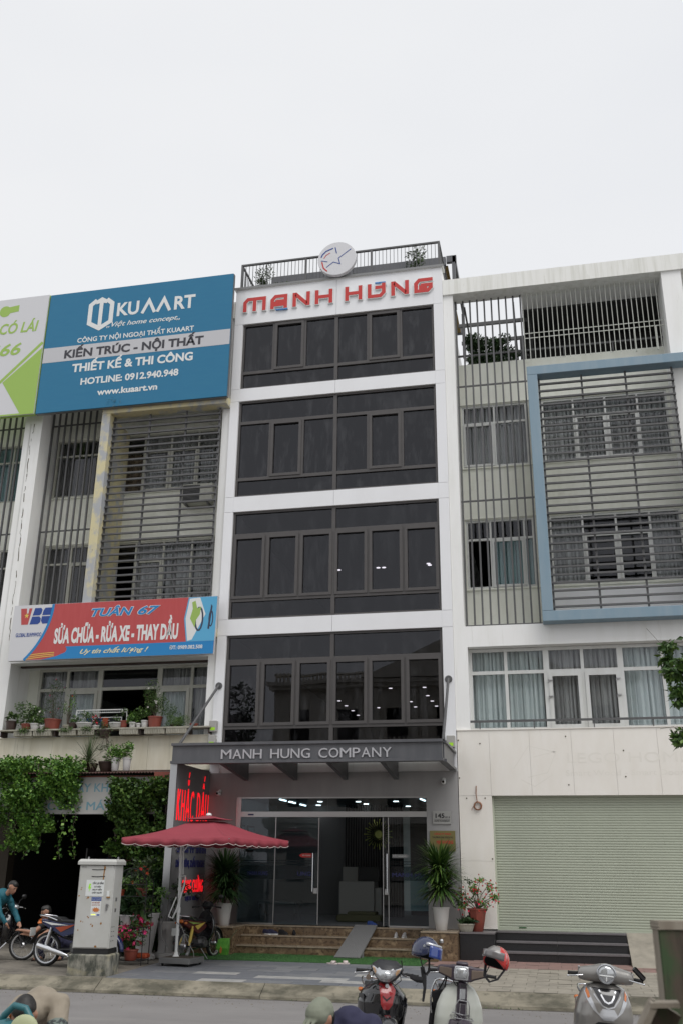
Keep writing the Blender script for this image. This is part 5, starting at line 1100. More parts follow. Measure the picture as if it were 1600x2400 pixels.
for a in (
 ('round brown jar with a small sprout at the far left of the balcony', -5.77, Yp, 5.32, .14, .25, 'pot_brown', .13, 40, .09, 'leaf', 101),
 ('bushy green plant in a terracotta pot near the left balcony wall', -5.33, Yp, 5.32, .13, .17, 'pot_terracotta', .30, 560, .055, 'leaf', 102, None, 0, .08),
 ('white flowered plant in a white pot on the balcony', -5.06, Yp-.03, 5.32, .13, .17, 'pot_white', .24, 380, .05, 'leaf', 103, 'white_petal', 14, .06),
 ('small white pot of low leaves beside the brick red trough', -4.84, Yp-.05, 5.32, .07, .12, 'pot_white', .12, 90, .04, 'leaf_vivid', 104),
 ('wide brick red pot of thin pink flowered stems', -4.60, Yp, 5.32, .21, .27, 'pot_terracotta', .36, 420, .05, 'leaf_olive', 105, 'pink', 8, .22, None, .35, .045, 1.3),
 ('thin upright green sprig in a square cement pot', -4.18, Yp, 5.32, .10, .12, 'pot_cement', .16, 100, .05, 'leaf_vivid', 106, 'red_petal', 2, .3, None, .4, .04, 2.0),
 ('black pot of low leaves under the drying rack', -4.02, Yp, 5.32, .11, .17, 'pot_brown', .15, 110, .05, 'leaf', 107),
 ('wide white bowl with grass behind the middle troughs', -3.68, Yp-.02, 5.34, .22, .14, 'pot_white', .2, 130, .05, 'leaf', 108, 'white_petal', 2),
 ('red flowering plant beside the wide white bowl', -3.38, Yp, 5.32, .08, .1, 'pot_white', .14, 110, .05, 'leaf_dark', 109, 'red_petal', 16),
 ('second white bowl behind the dark hanging plant', -2.82, Yp, 5.34, .19, .13, 'pot_white', .1, 40, .05, 'leaf', 110),
 ('round orange clay jar with a few white blooms', -2.60, Yp-.04, 5.32, .09, .19, 'pot_terracotta', .13, 40, .05, 'leaf', 111, 'white_petal', 4, .12),
 ('small patterned pot of light green leaves', -2.36, Yp-.04, 5.32, .09, .15, 'pot_white', .15, 150, .05, 'leaf_vivid', 112),
 ('little plain white pot between two leafy plants', -2.20, Yp-.04, 5.32, .06, .12, 'pot_white', .08, 30, .04, 'leaf', 113),
 ('white pot with a lopsided leafy plant left of the brick red pot', -2.04, Yp-.03, 5.32, .09, .19, 'pot_white', .2, 240, .05, 'leaf', 114, None, 0, .1),
 ('tall white flowered plant in the large brick red pot', -1.78, Yp, 5.32, .18, .28, 'pot_terracotta', .32, 900, .045, 'leaf', 115, 'white_petal', 12, .2, None, .35, .06, 1.6),
 ('round feathery green bush right of the brick red pot', -1.22, Yp, 5.32, .14, .08, 'pot_brown', .30, 950, .045, 'leaf', 116, None, 0, -.05, None, .3),
 ('small terracotta pot alone at the right end of the balcony', -.74, Yp, 5.32, .10, .09, 'pot_terracotta', .04, 8, .04, 'grass_dry', 117)):
    pplant(*a[:15], grp=G_, aspect=a[16] if len(a) > 16 else .5, fsz=a[17] if len(a) > 17 else .055, tall=a[18] if len(a) > 18 else 1.0)
p_ = thing('potted_plant', 'dark twiggy plant hanging down over the balcony front', 'potted plant', (-3.0, -.3, 5.2), G_); pot('pot', 'pot_brown', -2.95, -.32, 5.05, .1, .14, .2, par=p_); pts = np.concatenate([blob_pts((-2.98, -.38, 5.25), (.30, .15, .32), 420, 61), blob_pts((-2.85, -.4, 4.85), (.28, .12, .25), 260, 62), blob_pts((-2.7, -.5, 4.55), (.2, .1, .12), 110, 63)]); foliage('foliage', pts, .04, 'leaf_olive', p_, kind='stuff'); stems(p_, (-2.95, -.32, 5.2), [tuple(pts[i]) for i in range(0, 780, 30)], .005)
rk = thing('drying_rack', 'white wire drying rack standing among the balcony pots', 'drying rack', (-3.3, .3, 5.1)); b = MB()
for y, z, xa, xb in ((.05, 5.81, -3.97, -2.58), (.35, 5.66, -4.25, -2.85)): b.tube([(xa, y, z), (xb, y, z)], .014, 6); b.tube([(xa, y, z-.07), (xb, y, z-.07)], .008, 6); b.tube([(xb, y, z), (xb+.02, y, 5.15)], .012, 6); b.tube([(xa, y, z), (xa-.02, y, 5.15)], .012, 6)
for i in range(24): x = -3.95+i*.058; b.tube([(x, .05, 5.74), (x, .05, 5.81)], .004, 4, caps=False)
b.build('wire_frame', 'white_plastic', rk)
for i, (x, m_, lab) in enumerate(((-3.75, 'blue_cloth', 'blue cloth at the left of the drying rack'), (-3.48, 'blue_cloth', 'bright blue cloth in the middle of the drying rack'), (-3.1, 'black_cloth', 'black cloth at the right of the drying rack'), (-3.3, 'red_petal', 'small red cloth on the drying rack'))): MB().cbox((x, .35, 5.53), (.16, .05, .26), .02).build('cloth', m_, None, cat='cloth', label=lab)
# greenery on the roofs
pplant('tall thin shrub at the left corner of the roof railing', .42, .55, 17.75, .2, .35, 'pot_cement', .24, 260, .10, 'leaf_olive', 121, tall=2.2, aspect=.3)
pplant('low bush behind the roof railing', 1.15, .5, 17.75, .25, .2, 'pot_cement', .36, 380, .09, 'leaf', 122, tall=.8)
pplant('small shrub behind the round logo disc', 3.0, .5, 17.75, .2, .2, 'pot_cement', .3, 200, .09, 'leaf', 123, tall=.8)
pplant('leaning shrub at the right end of the roof railing', 5.0, .5, 17.75, .2, .3, 'pot_cement', .26, 260, .10, 'leaf_olive', 124, tall=2.3, aspect=.3)
rt_ = thing('roof_tree', 'small dark tree growing in the open bay behind the bars', 'tree', (6.9, 2.2, 14.6)); stems(rt_, (6.9, 2.2, 14.6), [(6.7, 2.1, 16.3), (7.2, 2.2, 16.4), (6.5, 2.3, 16.0), (7.5, 2.1, 15.9)], .04, name='trunk')
foliage('crown', np.concatenate([blob_pts((6.65, 1.9, 16.05), (.65, .4, .6), 1500, 131), blob_pts((7.35, 1.9, 16.1), (.5, .4, .5), 900, 132), blob_pts((6.95, 1.7, 15.5), (1.1, .3, .45), 2600, 137), blob_pts((6.6, 1.8, 16.45), (.55, .3, .4), 900, 138), blob_pts((7.1, 1.8, 16.35), (.4, .3, .35), 500, 139), blob_pts((6.4, 2.1, 15.7), (.35, .3, .5), 300, 135), blob_pts((7.2, 2.1, 15.6), (.6, .3, .3), 400, 136)]), .10, 'leaf_dark', rt_, kind='stuff')
# tree reaching in from the right
tr = thing('street_tree', 'leafy street tree whose branches reach in at the right edge', 'tree', (10.75, -9.0, gz(-9))); b = MB(); b.tube([(10.85, -9.0, 0), (10.8, -9.0, 1.6), (10.9, -9.05, 3.4), (10.7, -9, 5.2)], [.13, .11, .09, .05], 10); b.build('trunk', 'bark', tr, smooth=60)
br = [((10.87, -9, 3.3), (10.2, -9, 3.75), (9.72, -9.0, 3.85)), ((10.8, -9, 4.2), (10.2, -9.05, 4.6), (9.68, -9, 4.75)), ((10.8, -9, 4.0), (10.3, -8.9, 4.1), (9.85, -8.9, 4.35)), ((10.75, -9, 4.6), (10.4, -9.2, 5.0), (9.9, -9.1, 5.05)), ((10.9, -9, 3.6), (11.5, -9.2, 4.2), (12.2, -9.1, 4.5)), ((10.7, -9, 5.0), (10.9, -8.7, 5.6), (11.2, -8.6, 6.0))]
b = MB()
for p3 in br: b.tube(list(p3), [.03, .018, .006], 6)
for p3 in (((9.72, -9, 3.85), (9.6, -9, 3.93), (9.42, -9.02, 3.9)), ((9.85, -8.9, 4.5), (9.6, -9, 5.0), (9.38, -9, 5.3))): b.tube(list(p3), .003, 4)
b.build('branch', 'bark', tr, smooth=60)
cl_pts = [((9.72, -9, 3.80), (.17, .2, .12), 130), ((9.95, -9, 3.88), (.25, .25, .15), 150), ((9.66, -9, 4.75), (.20, .22, .22), 240), ((9.72, -9, 4.42), (.17, .2, .20), 210), ((9.64, -9.05, 5.02), (.16, .2, .08), 100), ((10.0, -9, 4.75), (.35, .3, .35), 480), ((9.95, -8.9, 4.35), (.3, .3, .2), 240), ((10.5, -9, 4.9), (.7, .6, .6), 700), ((11.3, -9, 4.8), (.9, .7, .8), 800), ((10.9, -8.8, 5.8), (.9, .7, .6), 700)]
foliage('crown', np.concatenate([blob_pts(c_, r_, n_, 140+i, hollow=.2) for i, (c_, r_, n_) in enumerate(cl_pts)]), .115, 'leaf', tr, seed=8, aspect=.48, droop=.55, kind='stuff')
p_ = thing('weed_tuft', 'dry weed growing from the top edge of the peeling frame', 'weed', (-3.6, -.3, 14.37)); blades((-3.55, -.33, 14.36), 40, .35, .012, 77, .6, 2.5).build('foliage', 'grass_dry', p_, kind='stuff')

# ================================================================ umbrella
um = thing('patio_umbrella', 'square maroon parasol with a scalloped edge on a wheeled steel base', 'umbrella', (.55, -3.15, gz(-3.15)))
cx, cy, hd, ph, cz = 1.02, -3.4, 1.72, R(33.18), 2.60
cor = [Vector((cx+hd*math.cos(ph+i*math.pi/2), cy+hd*math.sin(ph+i*math.pi/2), cz)) for i in range(4)]
top = Vector((cx, cy, cz+.42)); b = MB(); N_ = 16
for i in range(4):
    a_, c_ = cor[i], cor[(i+1) % 4]; rows = []
    for t in [k_/8 for k_ in range(9)]:
        f = .20+.80*t; row = []
        for s_ in range(N_+1):
            u_ = s_/N_; e = a_.lerp(c_, u_); p = top.lerp(e, f); sag = -.045*math.sin(math.pi*t)*(1)-.03*(math.sin(math.pi*u_)**1)*t; p = p+Vector((0, 0, sag)); row.append(tuple(p))
        rows.append(row)
    b.sheet(rows)
b.build('canopy', 'maroon', um, smooth=25, solid=.003)
b = MB()
for i in range(4):
    a_, c_ = cor[i]+Vector((0, 0, .20-.0)), cor[(i+1) % 4]+Vector((0, 0, .20)); tt = top+Vector((0, 0, .045)); rows = []
    for t in [k_/4 for k_ in range(5)]: rows.append([tuple((tt.lerp(a_.lerp(c_, s_/8), .30*t))+Vector((0, 0, -.012*math.sin(math.pi*t)-.01*t*math.sin(math.pi*s_/8)))) for s_ in range(9)])
    b.sheet(rows)
b.build('top_vent', 'maroon', um, smooth=25, solid=.003)
b = MB(); tb_ = MB()
for i in range(4):
    a_, c_ = cor[i], cor[(i+1) % 4]; n_ = 64; up_, lo_ = [], []; nrm = ((a_+c_)/2-Vector((cx, cy, cz))).normalized()
    for s_ in range(n_+1):
        u_ = s_/n_; sag = -.03*math.sin(math.pi*u_); p = a_.lerp(c_, u_)+Vector((0, 0, sag)); up_.append(tuple(p)); dz = -.105-.028*abs(math.sin(u_*math.pi*8)); lo_.append(tuple(p+Vector((0, 0, dz))+nrm*(.02*math.sin(u_*34)-.01)))
    b.sheet([up_, lo_]); tb_.tube(lo_, .0055, 5)
b.build('valance', 'maroon', um, smooth=60, solid=.002); tb_.build('trim', 'maroon_trim', um)
MB().lathe([(.05, -.02), (.06, .0), (.045, .03), (.0, .045)], (cx, cy, top.z+.045), 12).build('finial', 'white_plastic', um, smooth=50)
b = MB()
for i in range(4): b.tube([top+Vector((0, 0, -.1)), cor[i]+Vector((0, 0, -.03))], .010, 5); b.tube([top.lerp(cor[i], .5)+Vector((0, 0, -.07)), Vector((cx, cy, cz+.06))], .008, 5)
b.build('rib', 'steel', um, kind='stuff')
b = MB(); b.tube([(.40, -3.15, .38), (.395, -3.15, 1.5), (.37, -3.15, 2.42), (.42, -3.17, 2.66), (.62, -3.25, 2.84), (cx, cy, cz+.32)], .030, 10); b.build('pole', 'white_plastic', um, smooth=50)
b = MB(); b.lathe([(.08, 0), (.05, .04), (.035, .10)], (.40, -3.15, .385), 10); b.lathe([(.042, 0), (.042, .10)], (.395, -3.15, 1.20), 10); b.lathe([(.04, 0), (.04, .06)], (.39, -3.15, 1.62), 10); b.build('collar', 'white_plastic', um, kind='stuff')
b = MB(); b.tube([(.44, -3.2, 2.5), (.46, -3.2, 1.92)], .012, 6); b.tube([(.38, -3.2, 1.88), (.52, -3.2, 1.90), (.50, -3.2, 1.72), (.38, -3.2, 1.28), (.30, -3.2, 1.10), (.24, -3.2, 1.12)], .016, 7); b.tube([(.36, -3.22, 1.5), (.24, -3.22, 1.2), (.22, -3.22, 1.13), (.26, -3.22, 1.11)], .013, 7); b.tube([(.42, -3.18, 2.35), (.66, -3.24, 2.62)], .014, 6); b.build('crank_arm', 'white_plastic', um, smooth=50)
b = MB(); b.tube([(.24, -3.2, 1.12), (.12, -3.15, 1.14), (.02, -3.1, .95), (.06, -3.1, .7), (.2, -3.1, .55)], .006, 5); b.tube([(.28, -3.2, 1.10), (.5, -3.2, .95), (.62, -3.2, .72), (.78, -3.2, .5), (.80, -3.2, .40)], .006, 5); b.build('cord', 'dull_steel', um, kind='stuff')
um_b = MB(); um_b.x = T(.53, -3.16, 0, 0, 0, -8); um_b.cbox((0, 0, .345), (.68, .62, .105), .006); um_b.build('base', 'dull_steel', um); b = MB(); b.x = T(.53, -3.16, 0, 0, 0, -8); b.box(-.30, .30, -.27, .27, .398, .402); b.build('base_plate', 'brown_post', um)
for x, y in ((-.28, -.25), (.28, -.25), (.28, .25), (-.28, .25)): w_ = MB(); w_.x = T(.53, -3.16, 0, 0, 0, -8); w_.lathe([(.028, -.012), (.030, 0), (.028, .012)], (x, y, .272), 10, 'X'); w_.box(x-.02, x+.02, y-.02, y+.02, .275, .296); w_.build('caster', 'black_plastic', um)

# ================================================================ electrical cabinet
ec = thing('electrical_cabinet', 'rust stained grey electrical cabinet on a mossy concrete block', 'electrical cabinet', (-.86, -5.24, gz(-5.2)), rot=(0, 0, R(5)))
ec.scale = (1, 1, .925); E_ = dict(world=False)
mk('mossy_concrete', (.27, .26, .22), .95, col2=(.05, .055, .045), sc_=(7, 7, 3.5), amt=.95, lo=.40, hi=.62, third=((.33, .30, .20), (3, 3, 5), .5, .7, .8), bump=.6, bsc=(30, 30, 20))
MB().cbox((.385, .27, .185), (.79, .54, .41), .02).build('concrete_block', 'mossy_concrete', ec, bevel=.008, **E_)
b = MB(); b.box(.055, .715, .06, .49, .39, .49); b.build('base_frame', 'black_plastic', ec, **E_)
b = MB(); b.cbox((.385, .27, 1.26), (.685, .45, 1.54), .008); b.build('body', 'cabinet', ec, **E_)
b = MB(); b.add([(.01, .0, 2.035), (.76, .0, 2.035), (.76, .54, 2.035), (.01, .54, 2.035), (.01, .0, 2.10), (.76, .0, 2.10), (.76, .54, 2.10), (.01, .54, 2.10), (.04, .05, 2.145), (.73, .05, 2.145), (.73, .5, 2.145), (.04, .5, 2.145)], [(3, 2, 1, 0), (0, 1, 5, 4), (1, 2, 6, 5), (2, 3, 7, 6), (3, 0, 4, 7), (4, 5, 9, 8), (5, 6, 10, 9), (6, 7, 11, 10), (7, 4, 8, 11), (8, 9, 10, 11)]); b.build('lid', 'cabinet', ec, bevel=.006, **E_)
b = MB(); b.box(.06, .71, .035, .0445, .51, 2.02); dr_ = b.build('door', 'cabinet', ec, bevel=.003, **E_)
for x in (.12, .70): MB().box(x, x+.03, .2, .22, 2.14, 2.19).build('lifting_lug', 'steel', ec, **E_)
def pl_(name, m_, *d): return MB().box(*d).build(name, m_, ec, **E_)
mk('rust', (.28, .13, .03), .9); mk('tape_black', (.01, .01, .012), .5); mk('paper', (.66, .68, .67), .6); mk('lime_bolt', (.35, .8, .05), .5)
pl_('notice', 'paper', .20, .55, .031, .0345, 1.45, 1.75); pl_('advert', 'paper', .33, .52, .031, .0345, 1.08, 1.435); pl_('advert_band', 'vbc_blue', .33, .52, .0295, .031, 1.36, 1.432)
for z in (1.945, 1.815): b = MB(); stroke(b, [(.29, z), (.40, z-.004), (.55, z+.004)], .014, .031, .0345); b.build('tape_strip', 'tape_black', ec, **E_)
b = MB(); stroke(b, [(.53, 2.02), (.525, 1.9), (.52, 1.76)], .022, .0322, .0346); stroke(b, [(.545, 2.0), (.54, 1.93)], .012, .0318, .0346); b.build('rust_streak', 'rust', ec, **E_)
pl_('latch_plate', 'paper', .615, .665, .015, .0345, 1.44, 1.55); pl_('latch_rust', 'rust', .62, .68, .012, .03, 1.42, 1.445)
b = MB(); b.cbox((.635, .02, 1.25), (.03, .03, .12), .006); b.cbox((.65, .01, 1.29), (.035, .02, .03), .004); b.build('lock', 'dull_steel', ec, **E_)
b = MB(); b.prism([(.262, 1.68), (.30, 1.68), (.28, 1.62), (.305, 1.62), (.262, 1.52), (.272, 1.59), (.245, 1.59)], .0295, .0309); b.build('bolt_symbol', 'lime_bolt', ec, **E_)
def etext(s_, a_, b_, z, cp, m_, bo=.02): ORG[ec.name] = Vector((0, 0, 0)); return text(s_, a_, b_, z, cp, .0308, m_, ec, bold=bo, depth=.0015)
etext('CẤM LẠI GẦN!', .325, .535, 1.672, .034, 'black_plastic', .03); etext('CÓ ĐIỆN', .36, .49, 1.61, .027, 'black_plastic'); etext('NGUY HIỂM', .33, .51, 1.555, .027, 'black_plastic'); etext('CHẾT NGƯỜI', .325, .515, 1.497, .027, 'black_plastic')
text('DỊCH VỤ SỬA CHỮA', .34, .51, 1.405, .014, .0294, 'paper', ec, depth=.001); text('KHOAN CẮT BÊ TÔNG', .34, .51, 1.375, .014, .0294, 'paper', ec, depth=.001)
etext('HÚT BỂ PHỐT', .345, .50, 1.315, .022, 'red_petal'); etext('GIÁ RẺ UY TÍN', .345, .50, 1.275, .018, 'red_petal'); etext('GỌI LÀ CÓ NGAY', .345, .43, 1.10, .014, 'glow_yellow')  # last line, yellow print, is given a glow of its own; no lamp here
etext('EVN HN', .085, .175, 1.985, .018, 'dull_steel')
b = MB(); b.prism([(.43+(.085 if i % 2 else .05)*math.cos(i*math.pi/11)*1.0, 1.195+(.055 if i % 2 else .03)*math.sin(i*math.pi/11)) for i in range(22)], .0295, .0309); b.build('advert_burst', 'orange_petal', ec, **E_); etext('GIẢM GIÁ', .36, .50, 1.187, .024, 'vbc_blue', .03) if False else None
pl_('advert_van', 'vbc_blue', .455, .51, .0295, .0309, 1.09, 1.115)
q2 = random.Random(8); b = MB()
for (x, z) in ((.12, 1.6), (.11, 1.57), (.24, 1.40), (.26, 1.42), (.30, 1.05), (.28, 1.07), (.16, .98), (.20, .97), (.36, .93), (.39, .90), (.55, .95), (.12, .82), (.47, .53), (.49, .525), (.08, 1.45)):
    s_ = q2.uniform(.008, .022); b.prism([(x+s_*math.cos(t)*q2.uniform(.6, 1.3), z+s_*math.sin(t)*q2.uniform(.6, 1.5)) for t in [k_*.785 for k_ in range(8)]], .0335, .0347)
b.build('rust_spot', 'rust', ec, kind='stuff', **E_)
b = MB()
for i in range(4):
    for j in range(2): b.box(.7278, .7292, .12+j*.10, .17+j*.10, .62+i*.085, .632+i*.085)
b.build('vent_slot', 'black_plastic', ec, kind='stuff', **E_)
for z in (1.35, 1.15): pl_('side_sticker', 'dull_steel', .7278, .729, .20, .28, z, z+.07)

# ================================================================ small things by the steps
rp_ = thing('ramp', 'ribbed grey metal ramp laid over the marble steps', 'ramp', (3.5, -.6, .3)); b = MB()
A_, B_, Cc, D_ = Vector((3.16, -1.15, .285)), Vector((3.71, -1.15, .285)), Vector((3.90, -.13, .868)), Vector((3.41, -.13, .868))
mk('ramp_grey', (.19, .19, .19), .5)
nn = (B_-A_).cross(D_-A_).normalized()
b.add([A_, B_, Cc, D_, A_+nn*.03, B_+nn*.03, Cc+nn*.03, D_+nn*.03], [(3, 2, 1, 0), (4, 5, 6, 7), (0, 1, 5, 4), (1, 2, 6, 5), (2, 3, 7, 6), (3, 0, 4, 7)]); b.build('plate', 'ramp_grey', rp_)
b = MB()
for i in range(14): t = (i+.5)/14; a0, a1_ = A_.lerp(B_, t)+nn*.031, D_.lerp(Cc, t)+nn*.031; e = Vector((.007, 0, 0)); b.add([a0-e, a0+e, a1_+e, a1_-e, a0-e+nn*.008, a0+e+nn*.008, a1_+e+nn*.008, a1_-e+nn*.008], [(4, 5, 6, 7), (0, 1, 5, 4), (1, 2, 6, 5), (2, 3, 7, 6), (3, 0, 4, 7)])
b.build('rib', 'ramp_grey', rp_, kind='stuff'); box('leg', 'ramp_grey', rp_, 3.72, 3.76, -1.0, -.96, .285, .42)
def shoe(lab, x, y, z, rz, m_, sole='pot_brown', slip=False, L_=.26, grp=None):
    s_ = thing('shoe' if not slip else 'slipper', lab, 'shoe' if not slip else 'slipper', (x, y, z), grp, rot=(0, 0, R(rz))); b = MB()
    out = lambda k, zz: [(k*(.042+.010*math.sin(t*2))*math.cos(t), k*(L_/2)*math.sin(t), zz) for t in [i*6.2832/16 for i in range(16)]]
    b.loft([out(1, 0), out(1.03, .012), out(1, .022)]); b.build('sole', sole, s_, world=False, smooth=40)
    b = MB()
    if slip:
        P = [[(.045*math.cos(t), -.02+k_*.045-.06, .02+.045*math.sin(t)) for t in [i*math.pi/8 for i in range(9)]] for k_ in range(3)]; b.sheet(P); b.build('strap', m_, s_, world=False, smooth=60, solid=.008)
    else:
        def ring(y, w_, h): return [(w_*math.cos(t), y, .022+h*max(0, math.sin(t))) for t in [i*math.pi/8 for i in range(9)]]
        b.loft([ring(-.125, .015, .02), ring(-.10, .036, .04), ring(-.05, .041, .055), ring(.0, .038, .085), ring(.07, .036, .09), ring(.115, .028, .085)]); b.build('upper', m_, s_, world=False, smooth=50)
    return s_
shoe('left pale pink slipper lying at the edge of the turf', 3.36, -2.2, gz(-2.2)+.01, 75, 'maroon_trim', 'maroon_trim', True, .24, 'pale pink slippers'); shoe('right pale pink slipper lying at the edge of the turf', 3.58, -2.14, gz(-2.14)+.01, 110, 'maroon_trim', 'maroon_trim', True, .24, 'pale pink slippers')
GS = 'shoes left on the marble steps'
shoe('navy sneaker at the left end of the upper step', 1.42, -.28, .66, 60, 'navy_cloth', 'white_plastic', grp=GS); shoe('navy sneaker pointing right on the upper step', 1.56, -.28, .66, 80, 'navy_cloth', 'white_plastic', grp=GS)
shoe('black sandal lying alone on the upper step', 1.80, -.28, .66, 70, 'black_cloth', 'black_plastic', grp=GS); shoe('black sandal nearer the ramp on the upper step', 2.05, -.28, .66, 20, 'black_cloth', 'black_plastic', grp=GS)
shoe('left grey sneaker right of the ramp', 4.34, -.27, .66, 5, 'curtain_grey', 'white_plastic', grp=GS); shoe('right grey sneaker right of the ramp', 4.52, -.27, .66, -5, 'curtain_grey', 'white_plastic', grp=GS)
shoe('blue shoe left inside the doorway', 3.74, .12, .855, 70, 'blue_cloth', 'black_plastic', grp=GS); shoe('dark shoe by the edge of the right glass door', 3.95, .14, .855, 100, 'black_cloth', 'black_plastic', grp=GS)
mk('bag_green', (.13, .38, .05), .45, col2=(.05, .22, .03), sc_=(12, 12, 12), amt=.8); bg = thing('bag', 'green printed plastic bag leaning on the lowest marble step', 'bag', (.72, -1.22, gz(-1.2))); b = MB(); z_ = gz(-1.2)
b.loft([[(.58, -1.25, z_), (.82, -1.25, z_), (.82, -1.13, z_), (.58, -1.13, z_)], [(.57, -1.27, z_+.15), (.84, -1.27, z_+.15), (.84, -1.12, z_+.15), (.57, -1.12, z_+.15)], [(.60, -1.21, z_+.34), (.86, -1.20, z_+.35), (.86, -1.16, z_+.35), (.60, -1.17, z_+.34)]]); b.build('sack', 'bag_green', bg, bevel=.01)
b = MB(); b.prism([(.66, z_+.07), (.70, z_+.05), (.72, z_+.14), (.68, z_+.2)], -1.275, -1.2715); b.build('print', 'orange_petal', bg)
b = MB(); b.tube([(.84, -1.2, z_+.30), (1.0, -1.15, z_+.52)], .011, 6); b.tube([(.62, -1.12, z_+.05), (.84, -1.2, z_+.30)], .009, 6); b.build('broom_stick', 'grass_dry', None, cat='stick', label='yellow stick leaning out of the green bag')
b = MB(); b.tube([(4.93, -.35, .86), (4.92, -.72, .75), (4.94, -.78, .45), (4.98, -1.0, .30)], .007, 6); b.build('power_cable', 'black_plastic', None, cat='cable', label='black cable running down the marble steps beside the plinth')
b = MB(); b.lathe([(.03, 0), (.05, .02), (.05, .06), (.03, .09)], (5.43, -1.10, .62), 10); b.build('plinth_lamp', 'steel', None, cat='lamp', label='small metal garden light fixed on the right marble plinth')
b = MB(); b.tube([(3.9, 0, 0)], .01) if False else None

# ================================================================ across the street (seen in the glass only)
ob = thing('villa', 'pale columned villa across the street, mirrored in the tinted windows', 'building', (0, -40, 0))
mk('villa_wall', (.72, .68, .60), .8, col2=(.58, .54, .46), sc_=(.6, .6, .3), amt=.5)
YB = -38.0
holes = [(x, x+1.3, z, z+2.1) for x in (-8.8, -5.6, -2.4, .8, 4.0, 7.2, 10.4) for z in (1.2, 5.6, 9.6)]
holed('wall', 'villa_wall', ob, (-9.9, 13), (0, 13.2), holes, YB-.3, YB); box('core', 'dark_room', ob, -9.8, 12.9, YB-8, YB-.8, 0, 13)
for z, d in ((4.6, .5), (8.9, .5), (13.2, .9)): b = MB(); b.box(-10.2, 13.3, YB-.3, YB+d, z, z+.25); b.box(-10.1, 13.2, YB-.3, YB+d*.7, z-.25, z-.001); b.build('cornice', 'villa_wall', ob)
b = MB()
for x in (-3.2, -.2, 2.8, 5.8, 8.8):
    for dx in (-.3, .3): b.lathe([(.28, 0), (.22, .25), (.20, 3.4), (.28, 3.7)], (x+dx, YB+1.0, 4.9), 12); b.lathe([(.28, 0), (.22, .25), (.20, 3.2), (.28, 3.5)], (x+dx, YB+1.0, 9.15), 12)
b.build('column', 'villa_wall', ob, kind='stuff', smooth=40)
b = MB(); b.prism([(-3.9, 13.5), (9.5, 13.5), (2.8, 16.4)], YB-.3, YB+1.1); b.build('pediment', 'villa_wall', ob); b = MB(); b.box(-3.8, 9.4, YB+.02, YB+1.4, 4.5, 4.85); b.box(-3.8, 9.4, YB+.02, YB+1.4, 8.75, 9.1); b.box(-9.8, 13, YB-.3, YB+.3, 13.9, 14.0); b.build('balcony_slab', 'villa_wall', ob)
b = MB()
for i in range(90): b.lathe([(.05, 0), (.09, .2), (.05, .45), (.06, .6)], (-9.7+i*.25, YB+.2, 13.45), 6)
for i in range(52): b.lathe([(.05, 0), (.09, .2), (.05, .45), (.06, .6)], (-3.7+i*.25, YB+1.3, 9.1), 6)
b.build('balustrade', 'villa_wall', ob, kind='stuff')
ot = thing('street_tree', 'round street tree across the road, mirrored in the left tinted windows', 'tree', (-10.4, -30, 0)); b = MB(); b.tube([(-10.4, -30, 0), (-10.3, -30, 6), (-10.5, -30, 10)], [.2, .15, .08], 8); b.build('trunk', 'bark', ot); foliage('crown', blob_pts((-10.6, -30, 9.3), (2.6, 2.4, 3.2), 5000, 201), .3, 'leaf_dark', ot, kind='stuff')
# ================================================================ two wheelers
mk('scoot_grey', (.26, .25, .235), .3, .45, coat=.7); mk('amber_pale', (.60, .38, .22), .2, coat=.6); mk('scoot_black', (.010, .010, .012), .18, coat=.9); mk('scoot_black_matt', (.02, .02, .023), .45); mk('scoot_red', (.33, .018, .022), .25, coat=.8)
mk('scoot_cream', (.60, .62, .56), .28, coat=.7, col2=(.50, .52, .46), sc_=(6, 6, 6), amt=.5); mk('plum_plastic', (.055, .042, .058), .4); mk('silver_plastic', (.55, .56, .58), .25, .6); mk('amber', (.62, .17, .03), .2, coat=.5); mk('lens_dark_amber', (.16, .125, .10), .25)
mk('scoot_blue', (.010, .02, .085), .25, coat=.8); mk('engine', (.16, .16, .16), .5, .6, col2=(.05, .05, .05), sc_=(30, 30, 30), amt=.8); mk('scoot_maroon', (.13, .022, .02), .35, coat=.5, col2=(.07, .02, .018), sc_=(9, 9, 9), amt=.7); mk('seat_black', (.014, .014, .015), .6)
mk('lens', (.55, .57, .58), .12, .55, coat=1, col2=(.25, .26, .28), sc_=(120, 120, 20), amt=.6)
class Shell:
    """body skin: rows of (z, half width, front y, back y, centre x)"""
    def __init__(s, rows, p=2.4): s.r = sorted(rows); s.z = [r[0] for r in s.r]; s.p = p
    def at(s, z): return [float(np.interp(z, s.z, [r[i] for r in s.r])) for i in (1, 2, 3)]
    def y(s, x, z):
        w_, f, b_ = s.at(z); u = min(1, abs(x)/w_); return b_+(f-b_)*(1-u**s.p)**(1/1.7)
    def mesh(s, b, n=22, lev=26):
        rings = []
        for i in range(lev+1):
            z = s.z[0]+(s.z[-1]-s.z[0])*i/lev; w_, f, b_ = s.at(z); ring = []
            for k_ in range(n+1):
                t = math.pi*k_/n; x = -w_*math.cos(t); ring.append((x, s.y(x, z), z))
            back = [(x*.92, b_+.03+.3*(yy-b_)*0, z_) for x, yy, z_ in ring[::-1]]
            rings.append(ring+back)
        b.loft(rings); return b
